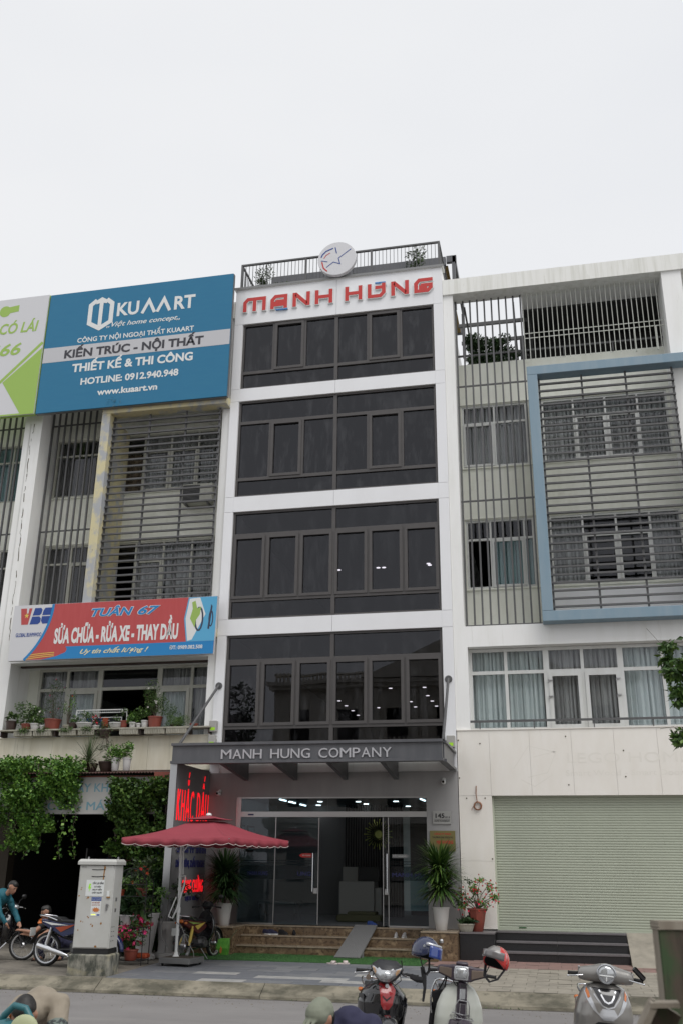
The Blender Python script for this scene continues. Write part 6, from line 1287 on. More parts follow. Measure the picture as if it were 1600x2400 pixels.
def patch(sh, poly, off=.004, step=.018, x0=0):
    """panel cut from polygon (x,z), laid on the skin and turned in at its rim"""
    bm_ = bmesh.new(); vs_ = [bm_.verts.new((x, 0, z)) for x, z in poly]; bm_.faces.new(vs_)
    xs = [p[0] for p in poly]; zs = [p[1] for p in poly]
    x = math.floor(min(xs)/step)*step
    while x < max(xs): bmesh.ops.bisect_plane(bm_, geom=bm_.verts[:]+bm_.edges[:]+bm_.faces[:], plane_co=(x, 0, 0), plane_no=(1, 0, 0)); x += step
    z = math.floor(min(zs)/step)*step
    while z < max(zs): bmesh.ops.bisect_plane(bm_, geom=bm_.verts[:]+bm_.edges[:]+bm_.faces[:], plane_co=(0, 0, z), plane_no=(0, 0, 1)); z += step
    be = [e for e in bm_.edges if e.is_boundary]; r = bmesh.ops.extrude_edge_only(bm_, edges=be); ev = {v for v in r['geom'] if isinstance(v, bmesh.types.BMVert)}
    b = MB(); idx = {}
    for v in bm_.verts: idx[v] = len(b.v); b.v.append((v.co.x, sh.y(v.co.x, v.co.z)-(off if v not in ev else -.006), v.co.z))
    for f in bm_.faces: b.f.append(tuple(idx[v] for v in f.verts)); b.m.append(0)
    bm_.free(); return b
LW = dict(world=False)
def wheel(par, y, rim='steel', r=.285, w_=.075, spokes=True, nm='front_wheel'):
    b = MB(); t_ = w_*.5; b.lathe([(r-t_*1.25, -t_*.62), (r-t_*.9, -t_), (r-t_*.35, -t_*.85), (r, -t_*.3), (r, t_*.3), (r-t_*.35, t_*.85), (r-t_*.9, t_), (r-t_*1.25, t_*.62), (r-t_*1.25, -t_*.62)], (0, y, .285), 40, 'X')
    wh = b.build(nm, 'rubber', par, smooth=40, **LW)
    b = MB(); b.lathe([(r-t_*1.3, -t_*.7), (r-t_*1.9, -t_*.62), (r-t_*1.95, t_*.62), (r-t_*1.3, t_*.7), (r-t_*1.3, -t_*.7)], (0, y, .285), 40, 'X'); b.build('rim', rim, wh, smooth=40, **LW)
    b = MB(); b.lathe([(.03, -.07), (.055, -.05), (.055, .05), (.03, .07)], (0, y, .285), 16, 'X')
    if spokes:
        for i in range(32):
            a_ = i*math.pi/16; s_ = 1 if i % 2 else -1; a2 = a_+(.25 if (i//2) % 2 else -.25); b.tube([(s_*.04, y+.05*math.cos(a2), .285+.05*math.sin(a2)), (0, y+(r-t_*1.8)*math.cos(a_), .285+(r-t_*1.8)*math.sin(a_))], .0014, 3, caps=False)
    else:
        for i in range(5):
            a_ = i*2*math.pi/5+.3; b.tube([(0, y, .285), (0, y+(r-.07)*math.cos(a_), .285+(r-.07)*math.sin(a_))], [.035, .018], 6)
    b.build('hub', rim if not spokes else 'steel', wh, kind='stuff', **LW); return wh
def fender(par, y, m_, a0=-25, a1=165, w_=.065, r=.325, nose=1.0):
    b = MB(); rings = []
    for i in range(17):
        a_ = R(a0+(a1-a0)*i/16); ww = w_*(1-.35*abs(i/16-.45)**1.5); ring = []
        for k_ in range(9):
            t = math.pi*k_/8; rr = r-.035+.045*math.sin(t); ring.append((-ww*math.cos(t), y-rr*math.cos(a_), .285+rr*math.sin(a_)))
        rings.append(ring)
    n = len(rings[0]); b.add([p for q_ in rings for p in q_], [(i*n+j, i*n+j+1, (i+1)*n+j+1, (i+1)*n+j) for i in range(len(rings)-1) for j in range(n-1)])
    return b.build('front_fender', m_, par, smooth=60, solid=.004, **LW)
def rear_half(t, bodym, seatm='seat_black', stripe=None, tail='amber', rail='chrome', silver='engine', ex=1):
    """everything behind the leg shield, the same layout on every bike"""
    b = MB(); b.loft([[( -.06, -.16, .66), (.06, -.16, .66), (.06, -.16, .60), (-.06, -.16, .60)], [(-.10, .0, .74), (.10, .0, .74), (.10, .0, .56), (-.10, .0, .56)], [(-.115, .25, .76), (.115, .25, .76), (.12, .25, .50), (-.12, .25, .50)], [(-.10, .55, .78), (.10, .55, .78), (.09, .55, .62), (-.09, .55, .62)], [(-.05, .78, .80), (.05, .78, .80), (.04, .78, .72), (-.04, .78, .72)]]); b.build('side_panel', bodym, t, bevel=.02, smooth=50, **LW)
    b = MB(); b.loft([[(-.07, -.18, .72), (.07, -.18, .72), (.06, -.18, .69), (-.06, -.18, .69)], [(-.115, .05, .785), (.115, .05, .785), (.11, .05, .73), (-.11, .05, .73)], [(-.13, .3, .79), (.13, .3, .79), (.12, .3, .74), (-.12, .3, .74)], [(-.12, .36, .83), (.12, .36, .83), (.12, .36, .74), (-.12, .36, .74)], [(-.10, .62, .84), (.10, .62, .84), (.09, .62, .78), (-.09, .62, .78)]]); b.build('seat', seatm, t, bevel=.018, smooth=60, **LW)
    b = MB(); b.cbox((0, .80, .76), (.14, .06, .07), .02); b.build('tail_light', tail, t, smooth=40, **LW)
    for s_ in (-1, 1): b = MB(); b.ball((s_*.115, .76, .73), (.032, .045, .025)); b.build('indicator', 'amber', t, smooth=60, **LW)
    b = MB(); b.tube([(-.11, .40, .78), (-.13, .58, .84), (-.10, .78, .86), (0, .83, .865), (.10, .78, .86), (.13, .58, .84), (.11, .40, .78)], .012, 8); b.build('grab_rail', rail, t, smooth=60, **LW)
    b = MB(); b.cbox((0, -.02, .33), (.20, .30, .22), .05); b.lathe([(.07, -.15), (.085, -.13), (.085, .13), (.07, .15)], (0, -.02, .31), 16, 'X'); b.tube([(0, -.1, .36), (0, -.32, .40)], [.06, .055], 10); b.build('engine_block', silver, t, smooth=40, **LW)
    b = MB(); b.tube([(ex*.09, -.28, .34), (ex*.13, -.15, .20), (ex*.14, .1, .19)], .018, 8); b.tube([(ex*.14, .1, .20), (ex*.155, .25, .24), (ex*.165, .72, .36)], [.022, .045, .048], 12); b.build('exhaust', 'chrome', t, smooth=40, **LW)
    b = MB(); b.tube([(-.10, .05, .30), (-.11, .62, .285)], .028, 8, sq=(1.5, .6)); b.tube([(.10, .05, .30), (.11, .62, .285)], .018, 8); b.build('swing_arm', 'scoot_black_matt', t, **LW)
    for s_ in (-1, 1): b = MB(); b.tube([(s_*.115, .60, .30), (s_*.12, .50, .66)], .022, 10); b.tube([(s_*.115, .58, .36), (s_*.12, .51, .60)], .032, 10); b.build('shock_absorber', 'chrome' if stripe is None else stripe, t, smooth=40, **LW)
    b = MB(); rings = []
    for i in range(10): a_ = R(15+120*i/9); rings.append([(-.07, .62+.34*math.cos(a_), .285+.34*math.sin(a_)), (0, .62+.36*math.cos(a_), .285+.36*math.sin(a_)), (.07, .62+.34*math.cos(a_), .285+.34*math.sin(a_))])
    b.sheet(rings); b.build('rear_fender', 'scoot_black_matt', t, solid=.004, smooth=60, **LW)
    box('number_plate', 'paper', t, -.09, .09, .955, .96, .50, .64, world=False)
    for s_ in (-1, 1): b = MB(); b.tube([(s_*.1, -.02, .24), (s_*.27, -.02, .25)], .014, 8); b.build('footpeg', 'rubber', t, **LW)
    b = MB(); b.tube([(-.1, .1, .22), (-.22, .02, .02)], .010, 6); b.build('side_stand', 'dull_steel', t, **LW)
def bars(t, st, z=1.0, hw=.35, y=-.30, grip='rubber', lever='steel', levers=(-1, 1), dz=.02):
    h = thing('handlebar', None, None, rot=(0, 0, R(st))); h.parent = t; ORG[h.name] = Vector((0, 0, 0)); h.location = (0, y, 0)
    b = MB(); b.tube([(-hw*.6, .05, z-dz), (-hw*.3, .03, z), (hw*.3, .03, z), (hw*.6, .05, z-dz)], .012, 8); b.build('tube', 'scoot_black_matt', h, smooth=50, **LW)
    for s_ in (-1, 1): b = MB(); b.tube([(s_*hw*.58, .05, z-dz), (s_*hw*.97, .10, z-dz-.012)], .0175, 10); b.lathe([(.021, 0), (.022, .012)], (s_*hw*.97-(.0 if s_ > 0 else .012), .10, z-dz-.013), 10, 'X'); b.build('grip', grip, h, smooth=50, **LW)
    for s_ in levers: b = MB(); b.tube([(s_*hw*.52, .0, z-dz-.005), (s_*hw*.66, -.045, z-dz-.012), (s_*hw*1.0, .0, z-dz-.035)], [.008, .007, .0055], 7); b.ball((s_*hw*1.0, .0, z-dz-.035), .011, 8, 6); b.build('brake_lever', lever, h, smooth=50, **LW)
    return h
def mirror(h, s_, x, z, r=(.062, .03, .045), ang=0, m_='black_plastic', up_=.16):
    b = MB(); b.tube([(s_*x, .03, z-.02), (s_*(x+.03), .02, z+up_*.6), (s_*(x+.10), 0, z+up_)], .006, 6); b.ball((s_*(x+.12), 0, z+up_+.02), r); b.build('mirror', m_, h, smooth=60, **LW)

# ---- black and red underbone
def scooter_thing(lab, x, y, rz, lean, z=0): return thing('scooter', lab, 'scooter', (x, y, z), 'scooters parked in the street', rot=(0, R(lean), R(rz)))
t = scooter_thing('black scooter with a red centre panel and clear headlight at the bottom edge', 5.86, -11.10, 19, 5)
S1 = Shell([(.36, .13, -.30, -.16), (.48, .21, -.37, -.16), (.60, .27, -.41, -.17), (.72, .28, -.43, -.18), (.82, .24, -.42, -.18), (.90, .15, -.37, -.2), (.935, .07, -.33, -.22)])
b = MB(); S1.mesh(b); b.build('leg_shield', 'scoot_black', t, smooth=70, **LW)
patch(S1, [(-.055, .93), (.05, .93), (.10, .86), (.085, .80), (.065, .71), (.03, .665), (-.03, .665), (-.06, .71), (-.07, .80), (-.085, .90)]).build('centre_panel', 'scoot_red', t, smooth=60, **LW)
patch(S1, [(-.045, .80), (-.0, .765), (.045, .80), (.045, .785), (0, .745), (-.045, .785)], .007).build('chevron', 'black_plastic', t, **LW)
b = MB(); b.lathe([(.021, -.013), (.021, 0)], (0, -.3905, .895), 16, 'Y'); b.build('badge', 'silver_plastic', t, **LW)
b = MB()
for s_ in (-1, 1): b.x = None; b.loft([[(s_*.235, -.33, .78), (s_*.25, -.27, .80), (s_*.23, -.27, .55), (s_*.20, -.33, .50)], [(s_*.265, -.23, .76), (s_*.27, -.17, .78), (s_*.255, -.17, .48), (s_*.245, -.21, .42)], [(s_*.20, -.05, .60), (s_*.2, -.03, .62), (s_*.19, -.03, .42), (s_*.18, -.05, .40)]])
b.build('side_fairing', 'scoot_black_matt', t, smooth=50, bevel=.008, **LW)
for s_ in (-1, 1): patch(S1, [(s_*.12, .83), (s_*.19, .80), (s_*.215, .72), (s_*.17, .665), (s_*.09, .72)], .005).build('side_panel', 'scoot_black', t, smooth=60, **LW)
wheel(t, -.62, spokes=True); wheel(t, .62, nm='rear_wheel'); fender(t, -.62, 'scoot_black', a0=0, a1=150, w_=.085, r=.345)
b = MB()
for s_ in (-1, 1): b.tube([(s_*.075, -.62, .285), (s_*.075, -.50, .62)], .018, 8)
b.tube([(0, -.32, .55), (0, -.26, 1.0)], .03, 8); b.build('fork', 'scoot_black_matt', t, kind='stuff', **LW)
rear_half(t, 'scoot_black', stripe='scoot_black_matt')
h = bars(t, -14, 1.035, .345)
H1 = Shell([(.915, .06, -.10, .03), (.94, .10, -.14, .04), (1.0, .155, -.155, .05), (1.06, .185, -.13, .05), (1.10, .16, -.09, .05), (1.14, .10, -.02, .05)], 2.0)
b = MB(); H1.mesh(b); b.build('headlight_cowl', 'scoot_black_matt', h, smooth=70, **LW)
patch(H1, [(-.165, 1.08), (-.13, 1.072), (-.09, 1.055), (-.08, 1.072), (-.045, 1.05), (.045, 1.05), (.08, 1.072), (.09, 1.055), (.13, 1.072), (.165, 1.08), (.15, 1.03), (.10, .975), (.05, .935), (-.05, .935), (-.10, .975), (-.15, 1.03)], .008, .011).build('headlight_rim', 'silver_plastic', h, smooth=60, **LW)
b = MB(); b.ball((0, -.128, .995), (.080, .040, .054), 20, 12); b.build('headlight', 'lens', h, smooth=70, **LW)
b = MB(); b.lathe([(.014, 0), (.02, .01)], (0, -.176, 1.0), 12, 'Y'); b.build('bulb', 'silver_plastic', h, **LW)
for s_ in (-1, 1):
    b = patch(H1, [(s_*.155, 1.068), (s_*.125, 1.062), (s_*.105, 1.03), (s_*.115, .998), (s_*.142, 1.03)], .0095, .011); b.build('indicator', 'amber_pale', h, smooth=60, **LW)
b = MB(); b.lathe([(.026, 0), (.028, .03), (.028, .035)], (-.19, -.07, .955), 16, 'Y'); b.tube([(-.19, -.05, .96), (-.19, 0, 1.01)], .008, 6); b.build('horn', 'lens_dark_amber', h, smooth=40, **LW)
b = MB(); b.tube([(-.14, -.02, 1.0), (-.15, -.10, .93), (-.08, -.13, .90), (-.03, -.1, .88)], .005, 5); b.tube([(.15, .0, 1.02), (.17, -.07, .96), (.10, -.10, .90)], .005, 5); b.build('control_cable', 'black_plastic', h, kind='stuff', **LW)
b = MB(); b.tube([(.15, .03, 1.02), (.165, .02, 1.10), (.155, 0, 1.155)], .006, 6); b.build('mirror_stem', 'black_plastic', h, **LW)

# ---- cream and plum classic underbone
t = scooter_thing('cream scooter with plum handlebar cover and wire front rack', 6.70, -11.12, 16, 5)
S2 = Shell([(.22, .16, -.28, -.20), (.32, .235, -.33, -.22), (.45, .26, -.37, -.24), (.60, .262, -.385, -.25), (.72, .245, -.38, -.25), (.82, .205, -.365, -.25), (.90, .15, -.345, -.25), (.945, .075, -.325, -.25)], 3.0)
b = MB(); S2.mesh(b, 28, 30); b.build('leg_shield', 'scoot_cream', t, smooth=70, **LW)
patch(S2, [(-.052, .975-.035), (.052, .94), (.055, .60), (.055, .38), (-.055, .38), (-.055, .60)], .012).build('centre_column', 'plum_plastic', t, smooth=60, **LW)
b = MB(); b.cbox((0, -.375, .86), (.085, .06, .20), .012); b.build('column_box', 'plum_plastic', t, smooth=40, **LW)
b = MB(); b.cbox((0, -.405, .845), (.062, .012, .105), .006); b.build('front_lamp', 'lens', t, **LW)
b = MB(); b.cbox((.005, -.40, .925), (.06, .02, .03), .005); b.build('horn_grille', 'scoot_black_matt', t, **LW)
b = MB(); zz = .79
b.tube([(-.075, -.41, .62), (-.07, -.44, .74), (-.045, -.44, zz), (.06, -.44, zz-.01), (.075, -.44, .73), (.08, -.41, .60)], .006, 7); b.tube([(-.03, -.43, .64), (-.025, -.435, .755), (.035, -.435, .75), (.04, -.43, .63)], .0045, 6)
b.tube([(-.10, -.40, .665), (0, -.47, .655), (.09, -.40, .645)], .006, 7); b.tube([(-.11, -.37, .64), (-.1, -.55, .63), (.10, -.55, .615), (.11, -.37, .62)], .006, 7)
for x in (-.06, -.02, .02, .06): b.tube([(x, -.40, .645), (x, -.55, .625)], .0035, 5)
b.build('front_rack', 'steel', t, smooth=50, **LW)
b = MB(); b.loft([[(-.12, -.40, .60), (.12, -.40, .585), (.12, -.36, .585), (-.12, -.36, .60)], [(-.15, -.44, .50), (.15, -.44, .49), (.14, -.36, .49), (-.14, -.36, .50)], [(-.13, -.45, .40), (.13, -.45, .40), (.12, -.36, .40), (-.12, -.36, .40)]]); b.build('fork_cover', 'plum_plastic', t, bevel=.02, smooth=50, **LW)
b = MB()
for s_ in (-1, 1): b.tube([(s_*.07, -.62, .285), (s_*.08, -.46, .50)], .022, 8)
b.tube([(0, -.30, .5), (0, -.28, 1.0)], .03, 8); b.build('fork', 'scoot_black_matt', t, kind='stuff', **LW)
wheel(t, -.62); wheel(t, .62, nm='rear_wheel'); fender(t, -.62, 'plum_plastic', a0=0, a1=140, w_=.075, r=.335); rear_half(t, 'scoot_blue')
b = MB(); b.loft([[(-.30, -.15, .82), (-.16, -.2, .86), (-.12, -.1, .86), (-.22, .05, .82)], [(-.27, -.14, .70), (-.16, -.18, .68), (-.12, -.1, .68), (-.2, .04, .70)], [(-.24, -.12, .62), (-.17, -.15, .60), (-.13, -.1, .60), (-.18, 0, .62)]]); b.build('hanging_bag', 'black_cloth', t, bevel=.02, smooth=60, **LW)
b = MB(); b.tube([(-.23, -.13, .80), (-.17, -.2, .94), (-.14, -.22, 1.02)], .008, 5); b.tube([(-.16, -.18, .84), (-.14, -.22, 1.02)], .008, 5); b.build('bag_strap', 'black_cloth', t, **LW)
b = MB(); b.tube([(-.265, -.05, .60), (-.285, -.08, .74), (-.275, -.1, .86), (-.245, -.1, .93), (-.20, -.12, .95)], .011, 8); b.build('leg_guard', 'chrome', t, smooth=60, **LW)
b = MB(); b.tube([(-.24, -.02, .70), (-.255, 0, .45)], .03, 8); b.build('rear_mudflap', 'scoot_black_matt', t, **LW)
h = bars(t, -12, 1.06, .37, levers=(-1,))
b = MB(); cb = lambda x, y0, y1, z0, z1: [(x, y0, z0), (x, y0, z1), (x, y1, z1), (x, y1, z0)]
b.loft([cb(-.265, -.03, .06, 1.02, 1.08), cb(-.235, -.06, .06, 1.015, 1.10), cb(-.14, -.09, .06, .985, 1.105), cb(-.10, -.11, .06, .965, 1.115), cb(.10, -.11, .06, .965, 1.115), cb(.14, -.09, .06, .985, 1.105), cb(.235, -.06, .06, 1.015, 1.10), cb(.265, -.03, .06, 1.02, 1.08)])
b.build('handlebar_cover', 'plum_plastic', h, bevel=.012, smooth=50, **LW)
b = MB(); b.loft([[(x*k_, -.112-d, 1.045+z*k_) for x, z in ((-.075, -.058), (-.06, -.066), (.06, -.066), (.075, -.058), (.08, 0), (.072, .062), (.05, .07), (-.05, .07), (-.072, .062), (-.08, 0))] for k_, d in ((1, 0), (1, .018), (.9, .026))]); b.build('headlight_rim', 'silver_plastic', h, smooth=40, **LW)
b = MB(); b.loft([[(x*k_, -.138-d, 1.045+z*k_) for x, z in ((-.07, -.053), (-.055, -.06), (.055, -.06), (.07, -.053), (.074, 0), (.066, .056), (.046, .063), (-.046, .063), (-.066, .056), (-.074, 0))] for k_, d in ((.92, -.012), (.88, .0), (.55, .010), (.1, .013))]); b.build('headlight', 'lens', h, smooth=60, **LW)
for s_ in (-1, 1):
    b = MB(); b.add([(s_*.105, -.115, .99), (s_*.105, -.115, 1.085), (s_*.24, -.068, 1.088), (s_*.24, -.068, 1.03), (s_*.105, -.09, .99), (s_*.105, -.09, 1.085), (s_*.24, -.04, 1.088), (s_*.24, -.04, 1.03)], [(0, 1, 2, 3), (4, 7, 6, 5), (0, 4, 5, 1), (1, 5, 6, 2), (2, 6, 7, 3), (3, 7, 4, 0)]); b.build('indicator', 'lens_dark_amber', h, bevel=.006, **LW)
b = MB(); b.cbox((0, -.0, 1.13), (.13, .10, .04), .012); b.build('speedometer', 'plum_plastic', h, smooth=50, **LW)
b = MB(); b.tube([(.26, .03, 1.07), (.30, .02, 1.16)], .006, 6); b.build('mirror_stem', 'black_plastic', h, **LW)
b = MB(); b.tube([(-.12, -.02, 1.0), (-.06, -.12, .93), (0, -.10, .9)], .005, 5); b.build('control_cable', 'black_plastic', h, kind='stuff', **LW)

# ---- grey scooter
t = scooter_thing('metallic grey scooter with silver trim and amber indicators at the lower right', 8.24, -11.12, 9, 5)
S3 = Shell([(.30, .18, -.30, -.16), (.42, .27, -.38, -.17), (.55, .305, -.43, -.18), (.68, .305, -.45, -.19), (.80, .28, -.44, -.20), (.90, .24, -.40, -.21), (.96, .19, -.355, -.21), (.985, .13, -.325, -.21)], 2.6)
b = MB(); S3.mesh(b, 28, 30); b.build('leg_shield', 'scoot_grey', t, smooth=70, **LW)
patch(S3, [(-.15, .945), (.15, .945), (.10, .86), (.055, .795), (0, .78), (-.055, .795), (-.10, .86)], .006).build('centre_panel', 'scoot_black', t, smooth=60, **LW)
def strip(S, pts, wd, m_, off, nm='trim'):
    L_, R_ = ribbon(pts, wd); b = MB(); P = []
    for a_, c_ in zip(L_, R_): P.append([(a_.x, S.y(a_.x, a_.y)-off+.008, a_.y), (a_.x, S.y(a_.x, a_.y)-off, a_.y), (c_.x, S.y(c_.x, c_.y)-off, c_.y), (c_.x, S.y(c_.x, c_.y)-off+.008, c_.y)])
    b.loft(P, caps=False); return b.build(nm, m_, t, smooth=50, **LW)
strip(S3, [(-.085, .93), (-.06, .87), (-.035, .83), (0, .815), (.035, .83), (.06, .87), (.085, .93)], .016, 'silver_plastic', .010)
strip(S3, [(-.165, .935), (-.12, .86), (-.06, .785), (0, .765), (.06, .785), (.12, .86), (.165, .935)], .010, 'silver_plastic', .010)
for s_ in (-1, 1):
    patch(S3, [(s_*.20, .955), (s_*.225, .90), (s_*.205, .83), (s_*.15, .74), (s_*.08, .685), (s_*.12, .75), (s_*.165, .85)], .006).build('lamp_surround', 'silver_plastic', t, smooth=60, **LW)
    patch(S3, [(s_*.198, .935), (s_*.213, .895), (s_*.195, .84), (s_*.175, .855), (s_*.183, .90)], .011).build('indicator', 'amber', t, smooth=60, **LW)
patch(S3, [(-.06, .76), (.06, .76), (.10, .70), (.05, .655), (-.05, .655), (-.10, .70)], .004).build('nose_panel', 'silver_plastic', t, smooth=60, **LW)
patch(S3, [(-.19, .56), (-.10, .635), (.10, .635), (.19, .56), (.14, .42), (-.14, .42)], .003).build('wheel_arch', 'black_plastic', t, smooth=60, **LW)
wheel(t, -.62, 'scoot_black_matt', spokes=False, w_=.09); wheel(t, .62, 'scoot_black_matt', spokes=False, w_=.10, nm='rear_wheel'); fender(t, -.62, 'scoot_black_matt', a0=10, a1=140, w_=.085, r=.335)
b = MB()
for s_ in (-1, 1): b.tube([(s_*.08, -.62, .285), (s_*.08, -.48, .60)], .020, 8)
b.build('fork', 'scoot_black_matt', t, kind='stuff', **LW)
b = MB(); b.cbox((0, -.05, .30), (.40, .36, .10), .03); b.build('floorboard', 'scoot_black_matt', t, smooth=40, **LW); rear_half(t, 'scoot_grey')
b = MB(); b.loft([[(-.17, .02, .66), (.17, .02, .66), (.17, .02, .34), (-.17, .02, .34)], [(-.2, .30, .72), (.2, .30, .72), (.19, .30, .36), (-.19, .30, .36)], [(-.17, .62, .76), (.17, .62, .76), (.14, .62, .55), (-.14, .62, .55)]]); b.build('rear_body', 'scoot_grey', t, bevel=.04, smooth=60, **LW)
h = bars(t, -8, 1.075, .385, lever='chrome')
H3 = [(-.285, 1.055, .04, .05), (-.27, 1.058, .065, .07), (-.18, 1.062, .075, .095), (-.10, 1.072, .088, .13), (0, 1.085, .105, .155), (.10, 1.072, .088, .13), (.18, 1.062, .075, .095), (.27, 1.058, .065, .07), (.285, 1.055, .04, .05)]
b = MB(); b.loft([[(x, .045-d*(1 if math.cos(a_) < 0 else 0)*abs(math.cos(a_))**.7+.02*max(0, math.cos(a_)), z+hh*math.sin(a_)) for a_ in [k_*math.pi/9 for k_ in range(18)]] for x, z, hh, d in H3]); b.build('handlebar_cover', 'scoot_grey', h, smooth=70, subd=1, **LW)
def shield_pts(k_): return [(k_*.094*math.cos(a_)*(1 if math.sin(a_) > -.2 else .82), 1.085+k_*.088*math.sin(a_)*(1 if math.sin(a_) > 0 else 1.02)) for a_ in [q_*math.pi/12 for q_ in range(24)]]
b = MB(); b.loft([[(x, y_, z) for x, z in shield_pts(k_)] for k_, y_ in ((1.10, -.085), (1.10, -.122), (1.0, -.134), (.95, -.126))]); b.build('headlight_rim', 'silver_plastic', h, smooth=50, **LW)
b = MB(); b.loft([[(x, y_, z) for x, z in shield_pts(k_)] for k_, y_ in ((.97, -.11), (.9, -.128), (.6, -.140), (.05, -.144))]); b.build('headlight', 'lens', h, smooth=70, **LW)
b = MB(); b.cbox((0, -.144, 1.068), (.145, .010, .012), .003); b.cbox((0, -.142, 1.04), (.012, .010, .05), .003); b.build('light_strip', 'white_plastic', h, **LW)
b = MB(); b.tube([(.27, .03, 1.06), (.262, .02, 1.12)], .007, 6); b.x = T(.335, .0, 1.115, 0, 42, 0); b.cbox((0, 0, 0), (.155, .03, .055), .02); b.build('mirror', 'black_gloss', h, smooth=40, **LW)
b = MB(); b.tube([(-.275, .03, 1.085), (-.275, .02, 1.115)], .008, 6); b.ball((-.275, .02, 1.118), .011, 8, 6); b.build('mirror_bolt', 'steel', h, **LW)

# ---- helmets
def helmet(lab, x, y, z, rot, shell_m, lining='black_cloth', visor=None, full=False):
    hh = thing('helmet', lab, 'helmet', (x, y, z), 'helmets hung on the scooters', rot=tuple(R(a_) for a_ in rot)); hh.scale = (1.12, 1.12, 1.12); b = MB(); rows = []; n = 28
    for i in range(13):
        ph_ = (i/12)*math.pi*.64; row = []
        for k_ in range(n+1):
            t_ = 2*math.pi*k_/n; cut = 1.0-(.30*max(0, math.cos(t_-math.pi*1.5))**1.5 if not full else .10*max(0, math.cos(t_-math.pi*1.5))**2); p_ = ph_*cut
            row.append((.118*math.sin(p_)*math.cos(t_), .138*math.sin(p_)*math.sin(t_), .132*math.cos(p_)))
        rows.append(row)
    b.sheet(rows); b.build('shell', shell_m, hh, smooth=60, solid=.012, **LW)
    b = MB(); rows2 = [[(p[0]*.88, p[1]*.88, p[2]*.86-.004) for p in r_] for r_ in rows]; b.sheet(rows2[::1]); b.build('lining', lining, hh, smooth=60, **LW)
    b = MB(); b.tube([(-.105, 0, -.05), (-.07, -.04, -.15), (0, -.05, -.19), (.07, -.04, -.15), (.105, 0, -.05)], .010, 5, sq=(1.4, .5)); b.build('chin_strap', 'black_cloth', hh, **LW)
    return hh
hh = helmet('dark blue open face helmet with a tinted visor hung between two scooters', 6.53, -11.75, 1.265, (8, 12, 72), 'navy_gloss')
mk('visor_blue', (.015, .045, .22), .12, coat=1); mk('visor_clear', (.16, .15, .15), .15, coat=1)
b = MB(); rows = []
for i in range(6):
    rows.append([(.150*math.sin(a_)*.92, -.158*math.cos(a_)-.002*i, .055-.020*i) for a_ in [R(-55+110*k_/12) for k_ in range(13)]])
b.sheet(rows); b.build('visor', 'visor_blue', hh, smooth=60, solid=.003, **LW)
b = MB(); rows = []
for i in range(3): rows.append([(.146*math.sin(a_)*.92, -.15*math.cos(a_), .075-.012*i) for a_ in [R(-68+136*k_/12) for k_ in range(13)]])
b.sheet(rows); b.build('visor_hinge_band', 'silver_plastic', hh, smooth=60, solid=.003, **LW)
b = MB()
for s_ in (-1, 1): b.lathe([(.012, 0), (.01, .006)], (s_*.113 if s_ > 0 else -.119, -.035, .04), 10, 'X')
b.build('rivet', 'chrome', hh, **LW)
b = MB(); b.tube([(6.50, -11.8, 1.12), (6.52, -11.82, 1.02), (6.53, -11.85, .93), (6.51, -11.86, .80)], [.022, .026, .016, .012], 6); b.tube([(6.38, -11.75, 1.02), (6.44, -11.8, 1.0), (6.52, -11.84, 1.0)], .03, 8); b.build('strap', 'black_cloth', None, cat='strap', label='black straps hanging under the blue helmet')
hh = helmet('red and grey helmet hung upside on the cream scooter mirror, open side forward', 7.27, -11.72, 1.19, (-14, 8, -28), 'red_helmet', visor=True)
b = MB(); rows = []
for i in range(4): rows.append([(.150*math.sin(a_)*.9, -.150*math.cos(a_)*(1-.02*i)-.004, .075-.022*i) for a_ in [R(-62+124*k_/12) for k_ in range(13)]])
b.sheet(rows); b.build('visor', M.get('visor_clear'), hh, smooth=60, solid=.003, **LW)
b = MB(); rows = []
for i in range(5): rows.append([(.123*math.sin(.42+.16*i)*math.cos(a_), .143*math.sin(.42+.16*i)*math.sin(a_), .137*math.cos(.42+.16*i)) for a_ in [R(225+90*k_/8) for k_ in range(9)]])
b.sheet(rows); b.build('grey_band', 'scoot_grey', hh, smooth=60, **LW)

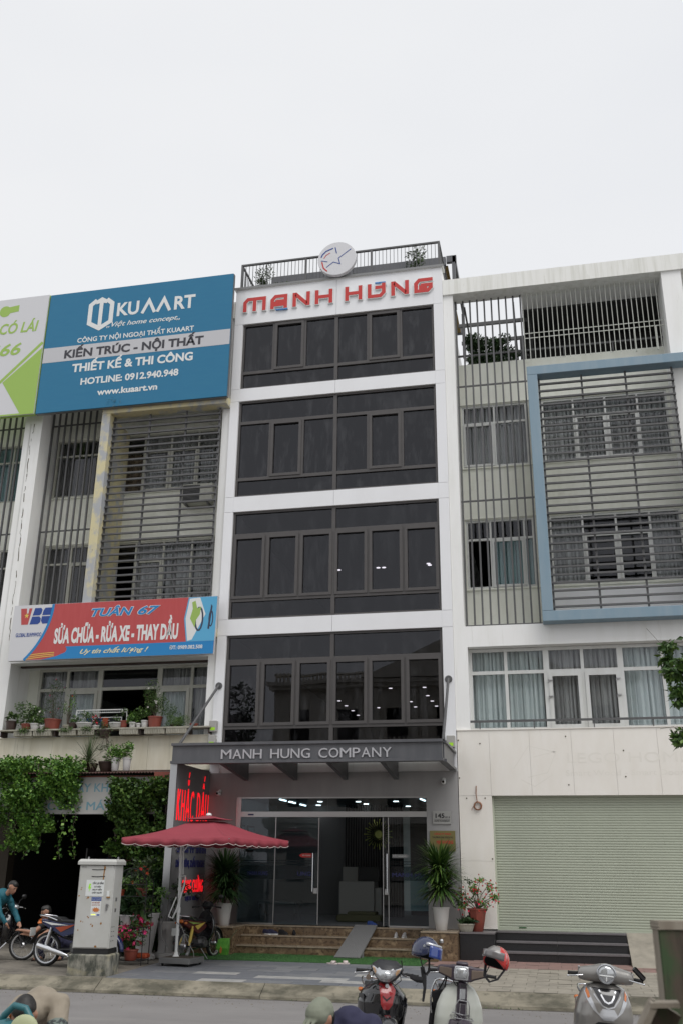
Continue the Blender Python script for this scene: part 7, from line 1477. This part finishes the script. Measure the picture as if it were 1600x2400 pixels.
# ---- bikes at the back
def bike(lab, x, y, rz, bodym, stripe, shieldm, lean=0, steer=0, graphics=None, shock=None, ex=-1, sc1=1.0):
    t = thing('motorbike', lab, 'motorbike', (x, y, gz(y)), rot=(0, R(lean), R(rz))); wheel(t, -.60, 'silver_plastic'); wheel(t, .62, 'silver_plastic', nm='rear_wheel'); rear_half(t, bodym, stripe=shock, ex=ex); t.scale = (sc1, sc1, sc1)
    S = Shell([(.34, .10, -.30, -.2), (.48, .19, -.36, -.21), (.62, .22, -.40, -.22), (.76, .20, -.40, -.22), (.88, .12, -.36, -.22), (.93, .06, -.33, -.22)]); b = MB(); S.mesh(b, 16, 12); b.build('leg_shield', shieldm, t, smooth=70, **LW)
    fender(t, -.60, shieldm, a0=0, a1=145); b = MB()
    for s_ in (-1, 1): b.tube([(s_*.075, -.60, .285), (s_*.075, -.47, .62)], .018, 8)
    b.tube([(0, -.30, .60), (0, -.27, 1.0)], .03, 8); b.tube([(0, -.26, .66), (0, .1, .46), (0, .3, .55)], .035, 8); b.build('frame_tube', 'scoot_black_matt', t, kind='stuff', **LW)
    h = bars(t, steer, 1.03, .33); H = Shell([(.93, .05, -.10, .03), (1.0, .11, -.15, .05), (1.06, .12, -.12, .05), (1.12, .07, -.03, .05)]); b = MB(); H.mesh(b, 14, 10); b.build('headlight_cowl', shieldm, h, smooth=70, **LW); b = MB(); b.ball((0, -.115, 1.01), (.07, .045, .05), 14, 10); b.build('headlight', 'lens', h, smooth=70, **LW)
    for s_ in (-1, 1): mirror(h, s_, .15, 1.03)
    if graphics:
        for s_ in (-1, 1):
            b = MB(); x_ = s_*.124; b.add([(x_, .0, .72), (x_, .42, .66), (x_, .30, .585), (x_, .22, .62), (x_+s_*.004, .0, .72), (x_+s_*.004, .42, .66), (x_+s_*.004, .30, .585), (x_+s_*.004, .22, .62)], [(0, 1, 2, 3), (4, 5, 6, 7), (0, 1, 5, 4), (1, 2, 6, 5), (2, 3, 7, 6), (3, 0, 4, 7)]); b.build('side_graphic', graphics[0], t, **LW)
            b = MB(); b.add([(x_+s_*.002, .14, .70), (x_+s_*.002, .70, .76), (x_+s_*.002, .50, .70), (x_+s_*.006, .14, .70), (x_+s_*.006, .70, .76), (x_+s_*.006, .50, .70)], [(0, 1, 2), (3, 4, 5), (0, 1, 4, 3), (1, 2, 5, 4), (2, 0, 3, 5)]); b.build('side_graphic', graphics[1], t, **LW)
    return t
bike('dark blue motorbike with chrome grab rail, rear wheel showing left of the cabinet', -1.30, -4.02, 86, 'scoot_blue', None, 'scoot_blue', lean=0, sc1=1.07, graphics=('red_petal', 'white_plastic'))
bike('black motorbike being repaired at the left edge, bars turned to the camera', -3.50, -3.35, 104, 'scoot_black', None, 'scoot_black', steer=-35)
bike('red and yellow motorbike parked behind the parasol pole', .46, -2.0, 169, 'scoot_maroon', None, 'scoot_black', lean=0, steer=8, ex=1, graphics=('sign_yellow', 'print_green'), shock='sign_yellow')

# ================================================================ people
def flesh(name, parts, m_, par, vox=.012, sm=6, label=None):
    """one closed surface grown round tapered limbs: parts = (p0, r0, p1, r1) or (centre, (rx,ry,rz))"""
    b = MB()
    for p_ in parts:
        if len(p_) == 2: b.ball(p_[0], p_[1], 16, 12)
        else:
            a_, r0, c_, r1 = p_; a_, c_ = Vector(a_), Vector(c_); n_ = max(2, int((c_-a_).length/(.6*max(min(r0, r1), .008)))); 
            b.tube([a_.lerp(c_, i/n_) for i in range(n_+1)], [r0+(r1-r0)*i/n_ for i in range(n_+1)], 12); b.ball(a_, r0, 12, 8); b.ball(c_, r1, 12, 8)
    me = bpy.data.meshes.new(name); me.from_pydata(b.v, [], b.f); o = bpy.data.objects.new(name, me); C.objects.link(o); me.materials.append(M[m_])
    bm_ = bmesh.new(); bm_.from_mesh(me); bmesh.ops.recalc_face_normals(bm_, faces=bm_.faces); bm_.to_mesh(me); bm_.free()
    rm = o.modifiers.new('r', 'REMESH'); rm.mode = 'VOXEL'; rm.voxel_size = vox; s_ = o.modifiers.new('s', 'SMOOTH'); s_.factor = .6; s_.iterations = sm
    if name in ('jacket', 'shirt', 'trousers', 'sleeve_patch', 'cap'):   # folds of the cloth
        if 'folds' not in bpy.data.textures: tx_ = bpy.data.textures.new('folds', 'MARBLE'); tx_.noise_scale = .11; tx_.turbulence = 7; tx_.noise_depth = 1
        d_ = o.modifiers.new('f', 'DISPLACE'); d_.texture = bpy.data.textures['folds']; d_.texture_coords = 'LOCAL'; d_.strength = .013 if name != 'cap' else .005; d_.mid_level = .5
    bpy.context.view_layer.update(); me2 = bpy.data.meshes.new_from_object(o.evaluated_get(bpy.context.evaluated_depsgraph_get())); o.modifiers.clear(); o.data = me2; bpy.data.meshes.remove(me)
    me2.materials.clear(); me2.materials.append(M[m_]); me2.polygons.foreach_set('use_smooth', [True]*len(me2.polygons)); o.parent = par
    if label: o['label'] = label
    return o
def head_parts(c, fwd, up_, s=1.0):
    c, f, u = Vector(c), Vector(fwd).normalized(), Vector(up_).normalized(); r_ = f.cross(u).normalized(); u = r_.cross(f)
    P = lambda a_, b_, d: tuple(c+f*a_*s+u*b_*s+r_*d*s)
    return P, [(P(-.01, .03, 0), .086*s, P(.01, .01, 0), .080*s), (P(.03, -.03, 0), .062*s, P(.045, -.075, 0), .040*s), (P(.088, .0, 0), .011*s, P(.104, -.025, 0), .014*s), (P(.08, -.055, 0), .018*s, P(.085, -.058, 0), .016*s),
        (P(-.005, -.01, .082), .014*s, P(-.01, .02, .086), .016*s), (P(-.005, -.01, -.082), .014*s, P(-.01, .02, -.086), .016*s), (P(.075, .018, -.03), .012*s, P(.075, .018, .03), .012*s), (P(-.02, -.04, 0), .055*s, P(-.05, -.14, 0), .052*s)]
def hand_parts(w_, d, curl, side, s=1.0):
    """palm, four unequal bent fingers and a thumb from the wrist w_ along d, palm normal curl"""
    w_, d, c_ = Vector(w_), Vector(d).normalized(), Vector(curl).normalized(); r_ = d.cross(c_).normalized()*side; out = [(w_, .024*s, w_+d*.05*s, .030*s), (w_+d*.03*s+r_*.018*s, .020*s, w_+d*.085*s+r_*.026*s, .013*s), (w_+d*.03*s-r_*.018*s, .020*s, w_+d*.085*s-r_*.026*s, .013*s)]
    for k_, (off, l_) in enumerate(((-.030, .062), (-.010, .072), (.010, .068), (.029, .052))):
        a_ = w_+d*.088*s+r_*off*s; m1 = a_+(d+c_*.35).normalized()*l_*.5*s; m2 = m1+(d*.5+c_).normalized()*l_*.5*s; out += [(a_, .0098*s, m1, .009*s), (m1, .009*s, m2, .0075*s)]
    a_ = w_+d*.03*s-r_*.030*s; m1 = a_+(d-r_*.9+c_*.2).normalized()*.04*s; m2 = m1+(d+c_*.5).normalized()*.032*s; return out+[(a_, .013*s, m1, .011*s), (m1, .011*s, m2, .009*s)]
def face(P, par, s=1.0):
    b = MB()
    for sd_ in (-1, 1): b.ball(P(.076, .008, sd_*.030), (.010*s, .010*s, .006*s), 8, 6)
    b.build('eye', 'black_cloth', par, kind=None, world=False); b = MB(); b.tube([P(.093, -.058, -.022), P(.099, -.057, 0), P(.093, -.058, .022)], .0045*s, 5); b.build('mouth', 'red_lip', par, world=False)
    b = MB()
    for sd_ in (-1, 1): b.tube([P(.084, .028, sd_*.014), P(.080, .034, sd_*.032), P(.068, .028, sd_*.048)], .0045*s, 5)
    b.build('eyebrow', 'hair', par, kind='stuff', world=False)
def hair_on(P, par, back=True, s=1.0, extra=()):
    parts = [(P(-.025, .052, 0), .084*s, P(.015, .070, 0), .066*s), (P(-.045, .01, 0), .076*s, P(-.03, .05, 0), .082*s), (P(.045, .082, .02), .030*s, P(.05, .080, -.03), .028*s)]+list(extra)
    return flesh('hair', parts, 'hair', par, .009, 3)
def person(lab, loc): return thing('person', lab, 'person', loc)
# every figure is written in world coordinates below; its parts hang from an Empty at the feet
def put(o, *objs):
    pass
# 1: man in the teal jacket leaning over the black bike
p = person('man in a teal jacket bending over the black motorbike at the left edge', (0, 0, 0)); base = Vector((-3.75, -3.62, gz(-3.6)))
hc = (-3.02, -3.70, 1.63); P, hp = head_parts(hc, (.80, -.25, -.42), (.42, -.05, .85), 1.05)
sh_ = Vector((-3.28, -3.62, 1.47)); hip = Vector((-3.78, -3.55, 1.06))
legs = []
for sd_ in (-1, 1): y = sd_*.10; legs += [(hip+Vector((0, y, 0)), .10, (-3.62, -3.57+y*1.4, .66), .068), ((-3.62, -3.57+y*1.4, .66), .066, (-3.80, -3.57+y*1.5, .30), .042), ((-3.80, -3.57+y*1.5, .28), .042, (-3.66, -3.57+y*1.5, .265), .036)]
armR = [(-3.30, -3.80, 1.45), (-3.12, -3.92, 1.16), (-2.98, -3.88, .98)]; armL = [(-3.27, -3.42, 1.45), (-3.12, -3.33, 1.16), (-2.96, -3.42, .98)]
body = hp+[(hip, .14, sh_, .13), (P(-.05, -.14, 0), .05, sh_, .075)]+legs
for A in (armR, armL): body += [(A[0], .055, A[1], .042), (A[1], .040, A[2], .028)]+hand_parts(A[2], Vector(A[2])-Vector(A[1]), (.4, 0, -.8), 1, .95)
flesh('body', body, 'skin', p); hair_on(P, p, s=1.05); face(P, p, 1.05)
jk = [(hip+Vector((.05, 0, .03)), .155, sh_, .150), ((-3.30, -3.80, 1.46), .085, (-3.27, -3.42, 1.46), .085), (sh_, .10, (-3.14, -3.66, 1.53), .065)]
for A in (armR, armL): jk += [(A[0], .078, A[1], .062), (A[1], .060, Vector(A[1]).lerp(Vector(A[2]), .92), .046)]
flesh('jacket', jk, 'teal_cloth', p, .013, 3)
tr_ = []
for l_ in legs: tr_ += [(l_[0], l_[1]+.016, l_[2], l_[3]+.016)] if Vector(l_[0]).z > .29 else []
flesh('trousers', tr_+[(hip, .15, hip+Vector((.1, 0, .04)), .15)], 'black_cloth', p, .014, 3); flesh('shoe', [((-3.84, -3.71, .27), .045, (-3.62, -3.73, .265), .04)], 'black_plastic', p); flesh('shoe', [((-3.84, -3.43, .27), .045, (-3.62, -3.41, .265), .04)], 'black_plastic', p)
# 2: squatting mechanic
p = person('squatting mechanic in a black shirt reaching toward the black motorbike', (0, 0, 0))
hc = (-2.41, -3.35, 1.16); P, hp = head_parts(hc, (-.62, -.75, -.22), (-.05, -.1, 1), 1.05)
ch = Vector((-2.25, -3.20, .90)); hip = Vector((-2.12, -2.85, .52)); body = hp+[(hip, .14, ch, .14), (P(-.05, -.14, 0), .05, ch, .07)]; legs = []
for sd_ in (-1, 1): x = sd_*.14; legs += [(hip+Vector((x*.7, 0, 0)), .09, (-2.42+x*1.6, -3.20, .66), .065), ((-2.42+x*1.6, -3.20, .66), .062, (-2.32+x*1.5, -3.05, .32), .040), ((-2.32+x*1.5, -3.05, .30), .036, (-2.40+x*1.5, -3.25, .28), .032)]
body += legs; armA = [(-2.39, -3.30, .98), (-2.49, -3.62, .80), (-2.73, -3.66, .835)]; armB = [(-2.09, -3.22, .98), (-2.35, -3.58, .72), (-2.65, -3.62, .76)]
for A in (armA, armB): body += [(A[0], .052, A[1], .042), (A[1], .040, A[2], .027)]+hand_parts(A[2], Vector(A[2])-Vector(A[1]), (-.2, .3, -.8), 1, .95)
flesh('body', body, 'skin', p); hair_on(P, p, s=1.05); face(P, p, 1.05)
flesh('shirt', [(hip+Vector((0, 0, .05)), .155, ch, .16), (armA[0], .075, armB[0], .075), (armA[0], .068, Vector(armA[0]).lerp(Vector(armA[1]), .5), .06), (armB[0], .068, Vector(armB[0]).lerp(Vector(armB[1]), .5), .06), (ch, .10, (-2.35, -3.28, 1.04), .062)], 'black_cloth', p, .013, 3)
flesh('trousers', [(l_[0], l_[1]+.014, l_[2], l_[3]+.014) for l_ in legs if Vector(l_[0]).z > .31]+[(hip, .15, hip+Vector((0, -.05, .02)), .15)], 'navy_cloth', p, .014, 3)
for x in (-2.61, -2.17): flesh('sandal', [((x, -3.02, .275), .035, (x-.03, -3.27, .27), .035)], 'pot_brown', p)
# 3: bent worker with the cut off saw
p = person('worker in a beige jacket bending forward over a power saw, dark hair toward the camera', (0, 0, 0))
hc = Vector((3.965, -15.42, 1.015)); P, hp = head_parts(hc, (.18, -.72, -.75), (.25, -.66, .62), 1.08)
ch = Vector((3.93, -15.07, 1.035)); hip = Vector((3.66, -14.64, .93)); legs = []
for sd_ in (-1, 1): x = sd_*.13; legs += [(hip+Vector((x*.6, x*.3, 0)), .10, (3.84+x*1.3, -14.92+x*.5, .50), .07), ((3.84+x*1.3, -14.92+x*.5, .50), .066, (3.74+x*1.3, -14.66+x*.5, .10), .044), ((3.74+x*1.3, -14.64+x*.5, .06), .042, (3.80+x*1.3, -14.88+x*.5, .045), .038)]
armA = [(4.10, -15.12, 1.07), (4.19, -15.30, .85), (4.14, -15.62, .90)]; armB = [(3.82, -15.20, 1.05), (3.76, -15.42, .86), (3.98, -15.66, .90)]
body = hp+[(hip, .14, ch, .14), (P(-.05, -.14, 0), .05, ch, .075)]+legs
for A in (armA, armB): body += [(A[0], .055, A[1], .044), (A[1], .040, A[2], .028)]+hand_parts(A[2], Vector(A[2])-Vector(A[1]), (0, -.3, -.8), 1, .95)
flesh('body', body, 'skin', p); hair_on(P, p, s=1.08, extra=[(P(.0, .085, -.03), .05, P(.02, .08, .03), .05), (P(-.04, .07, 0), .075, P(-.08, .0, 0), .06)])
flesh('jacket', [(hip, .165, ch, .155), (hip.lerp(ch, .55)+Vector((0, 0, .03)), .15, hip.lerp(ch, .3)+Vector((0, 0, .03)), .15), (armA[0], .085, armB[0], .085), (armA[0], .085, Vector(armA[0]).lerp(Vector(armA[1]), .55), .080), (armB[0], .085, Vector(armB[0]).lerp(Vector(armB[1]), .6), .078), (ch, .12, P(-.07, -.08, 0), .078), (P(-.075, -.06, -.05), .030, P(-.08, -.07, .05), .030), (armA[1], .062, Vector(armA[1]).lerp(Vector(armA[2]), .8), .052), (armB[1], .062, Vector(armB[1]).lerp(Vector(armB[2]), .8), .052)], 'beige_cloth', p, .012, 2)
flesh('sleeve_patch', [(Vector(armA[0]).lerp(Vector(armA[1]), .58), .080, Vector(armA[0]).lerp(Vector(armA[1]), .95), .072)], 'camo_cloth', p, .012, 2)
b = MB(); b.tube([P(-.06, .045, .07), P(-.02, .07, .088), P(.02, .03, .09), P(0, -.03, .088)], .008, 6); b.build('mask_strap', 'orange_petal', p, world=False)
flesh('trousers', [(l_[0], l_[1]+.014, l_[2], l_[3]+.014) for l_ in legs if Vector(l_[0]).z > .09]+[(hip, .15, hip+Vector((0, -.05, 0)), .15)], 'navy_cloth', p, .014, 3)
for x in (3.57, 3.91): flesh('shoe', [((x, -14.64+(x-3.74)*.4, .055), .045, (x+.06, -14.90+(x-3.74)*.4, .05), .04)], 'black_plastic', p)
mk('saw_teal', (.03, .13, .15), .4); mk('saw_guard', (.42, .45, .27), .5)
sw_ = thing('cut_off_saw', 'teal power saw with a pale yellow guard held by the bent worker', 'power saw', (4.1, -15.85, .82))
b = MB(); b.tube([(3.90, -15.80, .86), (4.00, -15.82, 1.00), (4.08, -15.84, 1.065), (4.17, -15.84, 1.05), (4.22, -15.84, .98)], [.026, .026, .024, .024, .026], 10); b.build('handle', 'saw_teal', sw_, smooth=60)
b = MB(); b.cbox((4.02, -15.84, .90), (.26, .16, .13), .03); b.tube([(3.78, -15.84, .87), (4.05, -15.84, .92)], [.055, .065], 14); b.build('motor_body', 'saw_teal', sw_, smooth=40)
b = MB(); b.x = T(4.22, -15.93, .925, 0, 0, 12); b.lathe([(.02, -.035), (.07, -.035), (.095, -.02), (.10, 0), (.095, .03), (.07, .04)], (0, 0, 0), 28, 'Y', sq=(1, 1)); b.build('blade_guard', 'saw_guard', sw_, smooth=40)
b = MB(); b.x = T(4.22, -15.93, .90, 0, 0, 12); b.lathe([(.08, -.046), (.08, -.042)], (0, 0, -.05), 28, 'Y'); b.lathe([(.02, -.05), (.02, -.036)], (0, 0, 0), 12, 'Y'); b.build('blade', 'steel', sw_)
box('label_plate', 'paper', sw_, 3.90, 3.97, -15.93, -15.922, .90, .94); sw_.location = (4.14, -15.86, .90)
wt = thing('work_table', 'rough timber trestle under the power saw', 'table', (4.1, -15.8, 0)); box('tabletop', 'wood_old', wt, 3.6, 4.6, -16.05, -15.6, .82, .87)
for x in (3.65, 4.5):
    for y in (-16.0, -15.68): box('leg', 'wood_old', wt, x, x+.06, y, y+.06, 0, .82)
# 4: worker in the cap
p = person('worker in a grey green cap and navy shirt crouched at the bottom edge', (0, 0, 0))
hc = Vector((6.245, -15.32, 1.065)); P, hp = head_parts(hc, (-.35, -.75, -.40), (-.1, -.32, .9), 1.05); ch = Vector((6.42, -15.12, .99)); hip = Vector((6.55, -14.85, .58)); legs = []
for sd_ in (-1, 1): x = sd_*.14; legs += [(hip+Vector((x*.7, 0, 0)), .095, (6.30+x*1.5, -15.25, .55), .07), ((6.30+x*1.5, -15.25, .55), .066, (6.38+x*1.5, -15.0, .10), .042), ((6.38+x*1.5, -15.0, .06), .040, (6.32+x*1.5, -15.22, .05), .036)]
armA = [(6.58, -15.12, 1.02), (6.60, -15.42, .78), (6.34, -15.60, .70)]; armB = [(6.24, -15.18, .98), (6.05, -15.40, .76), (6.18, -15.60, .70)]
body = hp+[(hip, .14, ch, .14), (P(-.05, -.14, 0), .05, ch, .075)]+legs
for A in (armA, armB): body += [(A[0], .055, A[1], .042), (A[1], .040, A[2], .028)]+hand_parts(A[2], Vector(A[2])-Vector(A[1]), (0, 0, -1), 1, .95)
flesh('body', body, 'skin', p); flesh('hair', [(P(-.045, -.0, 0), .084, P(-.02, .02, 0), .086), (P(-.055, -.05, 0), .06, P(-.05, 0, 0), .075)], 'hair', p, .009, 3); face(P, p, 1.05)
flesh('cap', [(P(-.03, .045, 0), .094, P(.02, .050, 0), .088), (P(.07, .055, -.04), .014, P(.15, .042, -.03), .010), (P(.07, .055, .04), .014, P(.15, .042, .03), .010), (P(.08, .058, 0), .016, P(.165, .045, 0), .010), (P(.10, .055, -.02), .012, P(.10, .055, .02), .012)], 'cap_cloth', p, .008, 3)
flesh('shirt', [(hip, .16, ch, .155), (armA[0], .085, armB[0], .085), (armA[0], .08, armA[1], .062), (armB[0], .08, armB[1], .062), (ch, .11, P(-.06, -.10, 0), .07), (armA[1], .06, Vector(armA[1]).lerp(Vector(armA[2]), .9), .045), (armB[1], .06, Vector(armB[1]).lerp(Vector(armB[2]), .9), .045)], 'navy_cloth', p, .013, 2)
flesh('trousers', [(l_[0], l_[1]+.014, l_[2], l_[3]+.014) for l_ in legs if Vector(l_[0]).z > .09]+[(hip, .15, hip+Vector((0, -.05, 0)), .15)], 'black_cloth', p, .014, 3)
for x in (6.17, 6.59): flesh('shoe', [((x, -14.98, .055), .045, (x-.06, -15.25, .05), .04)], 'black_plastic', p)
for o in [o for o in bpy.data.objects if o.name.startswith('person') and o.type == 'EMPTY']:
    bb = [ch for ch in o.children if ch.name.startswith('body')][0].data; zs = [v.co for v in bb.vertices]; lo = min(zs, key=lambda c: c.z); base = Vector((lo.x, lo.y, lo.z)); o.location = base
    for ch in o.children: ch.location = ch.location-base

# ================================================================ timber in the foreground
tm = thing('timber_trestle', 'mossy weathered timber trestle rising close to the camera at the lower right', 'timber trestle', (8.4, -19.6, 0))
def plank(nm, a_, c_, wd, th, roll_, m_, seed):
    a_, c_ = Vector(a_), Vector(c_); d = (c_-a_).normalized(); q_ = Vector((1, 0, 0)) if abs(d.z) > .6 else Vector((0, 0, 1)); s_ = q_-d*q_.dot(d); s_.normalize(); n_ = d.cross(s_); Rm = Matrix.Rotation(R(roll_), 3, d); s_ = Rm @ s_; n_ = Rm @ n_; q2_ = random.Random(seed); rings = []
    for i in range(13):
        p_ = a_.lerp(c_, i/12); w_ = wd/2*(1+q2_.uniform(-.015, .015)); t_ = th/2; ring = []
        for u_, v_ in ((-1, -.85), (-.97, -1), (.97, -1), (1, -.85), (1, .85), (.97, 1), (-.97, 1), (-1, .85)): ring.append(tuple(p_+s_*u_*w_+n_*v_*t_))
        rings.append(ring)
    b = MB(); b.loft(rings); b.m = [1 if i % 8 in (7, 3) else 0 for i in range(96)]+[1, 1]; return b.build(nm, [m_, 'wood_edge'], tm, smooth=30)
plank('upright_board', (8.385, -19.60, 0), (8.375, -19.60, 1.955), .21, .045, 20, 'wood_moss', 1)
bpy.context.view_layer.update()
plank('end_grain', (8.375, -19.60, 1.937), (8.375, -19.60, 1.960), .216, .056, 20, 'wood_edge', 2)
plank('cross_board', (7.93, -20.0, 1.20), (8.255, -20.0, 1.775), .075, .05, 8, 'wood_moss', 3)
plank('board_edge', (7.905, -20.03, 1.22), (8.222, -20.03, 1.783), .016, .055, 8, 'wood_edge', 5)
plank('top_rail', (8.215, -20.03, 1.782), (8.285, -20.03, 1.785), .012, .06, 0, 'wood_edge', 7)
plank('brace', (8.262, -20.1, 1.60), (8.36, -20.1, 1.98), .018, .05, 12, 'wood_edge', 4)
plank('lower_board', (8.34, -20.06, 1.58), (8.44, -20.06, 1.96), .14, .02, 6, 'wood_moss', 8)
plank('trestle_leg', (7.60, -20.1, 0), (7.93, -20.0, 1.22), .08, .05, 8, 'wood_old', 6); plank('trestle_leg', (8.20, -20.3, 0), (8.32, -20.08, 1.62), .08, .05, 8, 'wood_old', 9)
for x, z in ((8.335, 1.90), (8.38, 1.905)): b = MB(); b.x = T(x, -19.622-(x-8.335)*.3, z, 0, 0, 20); b.lathe([(.0035, -.006), (.0035, .01)], (0, 0, 0), 8, 'Y'); b.build('nail', 'rust_hole', tm)
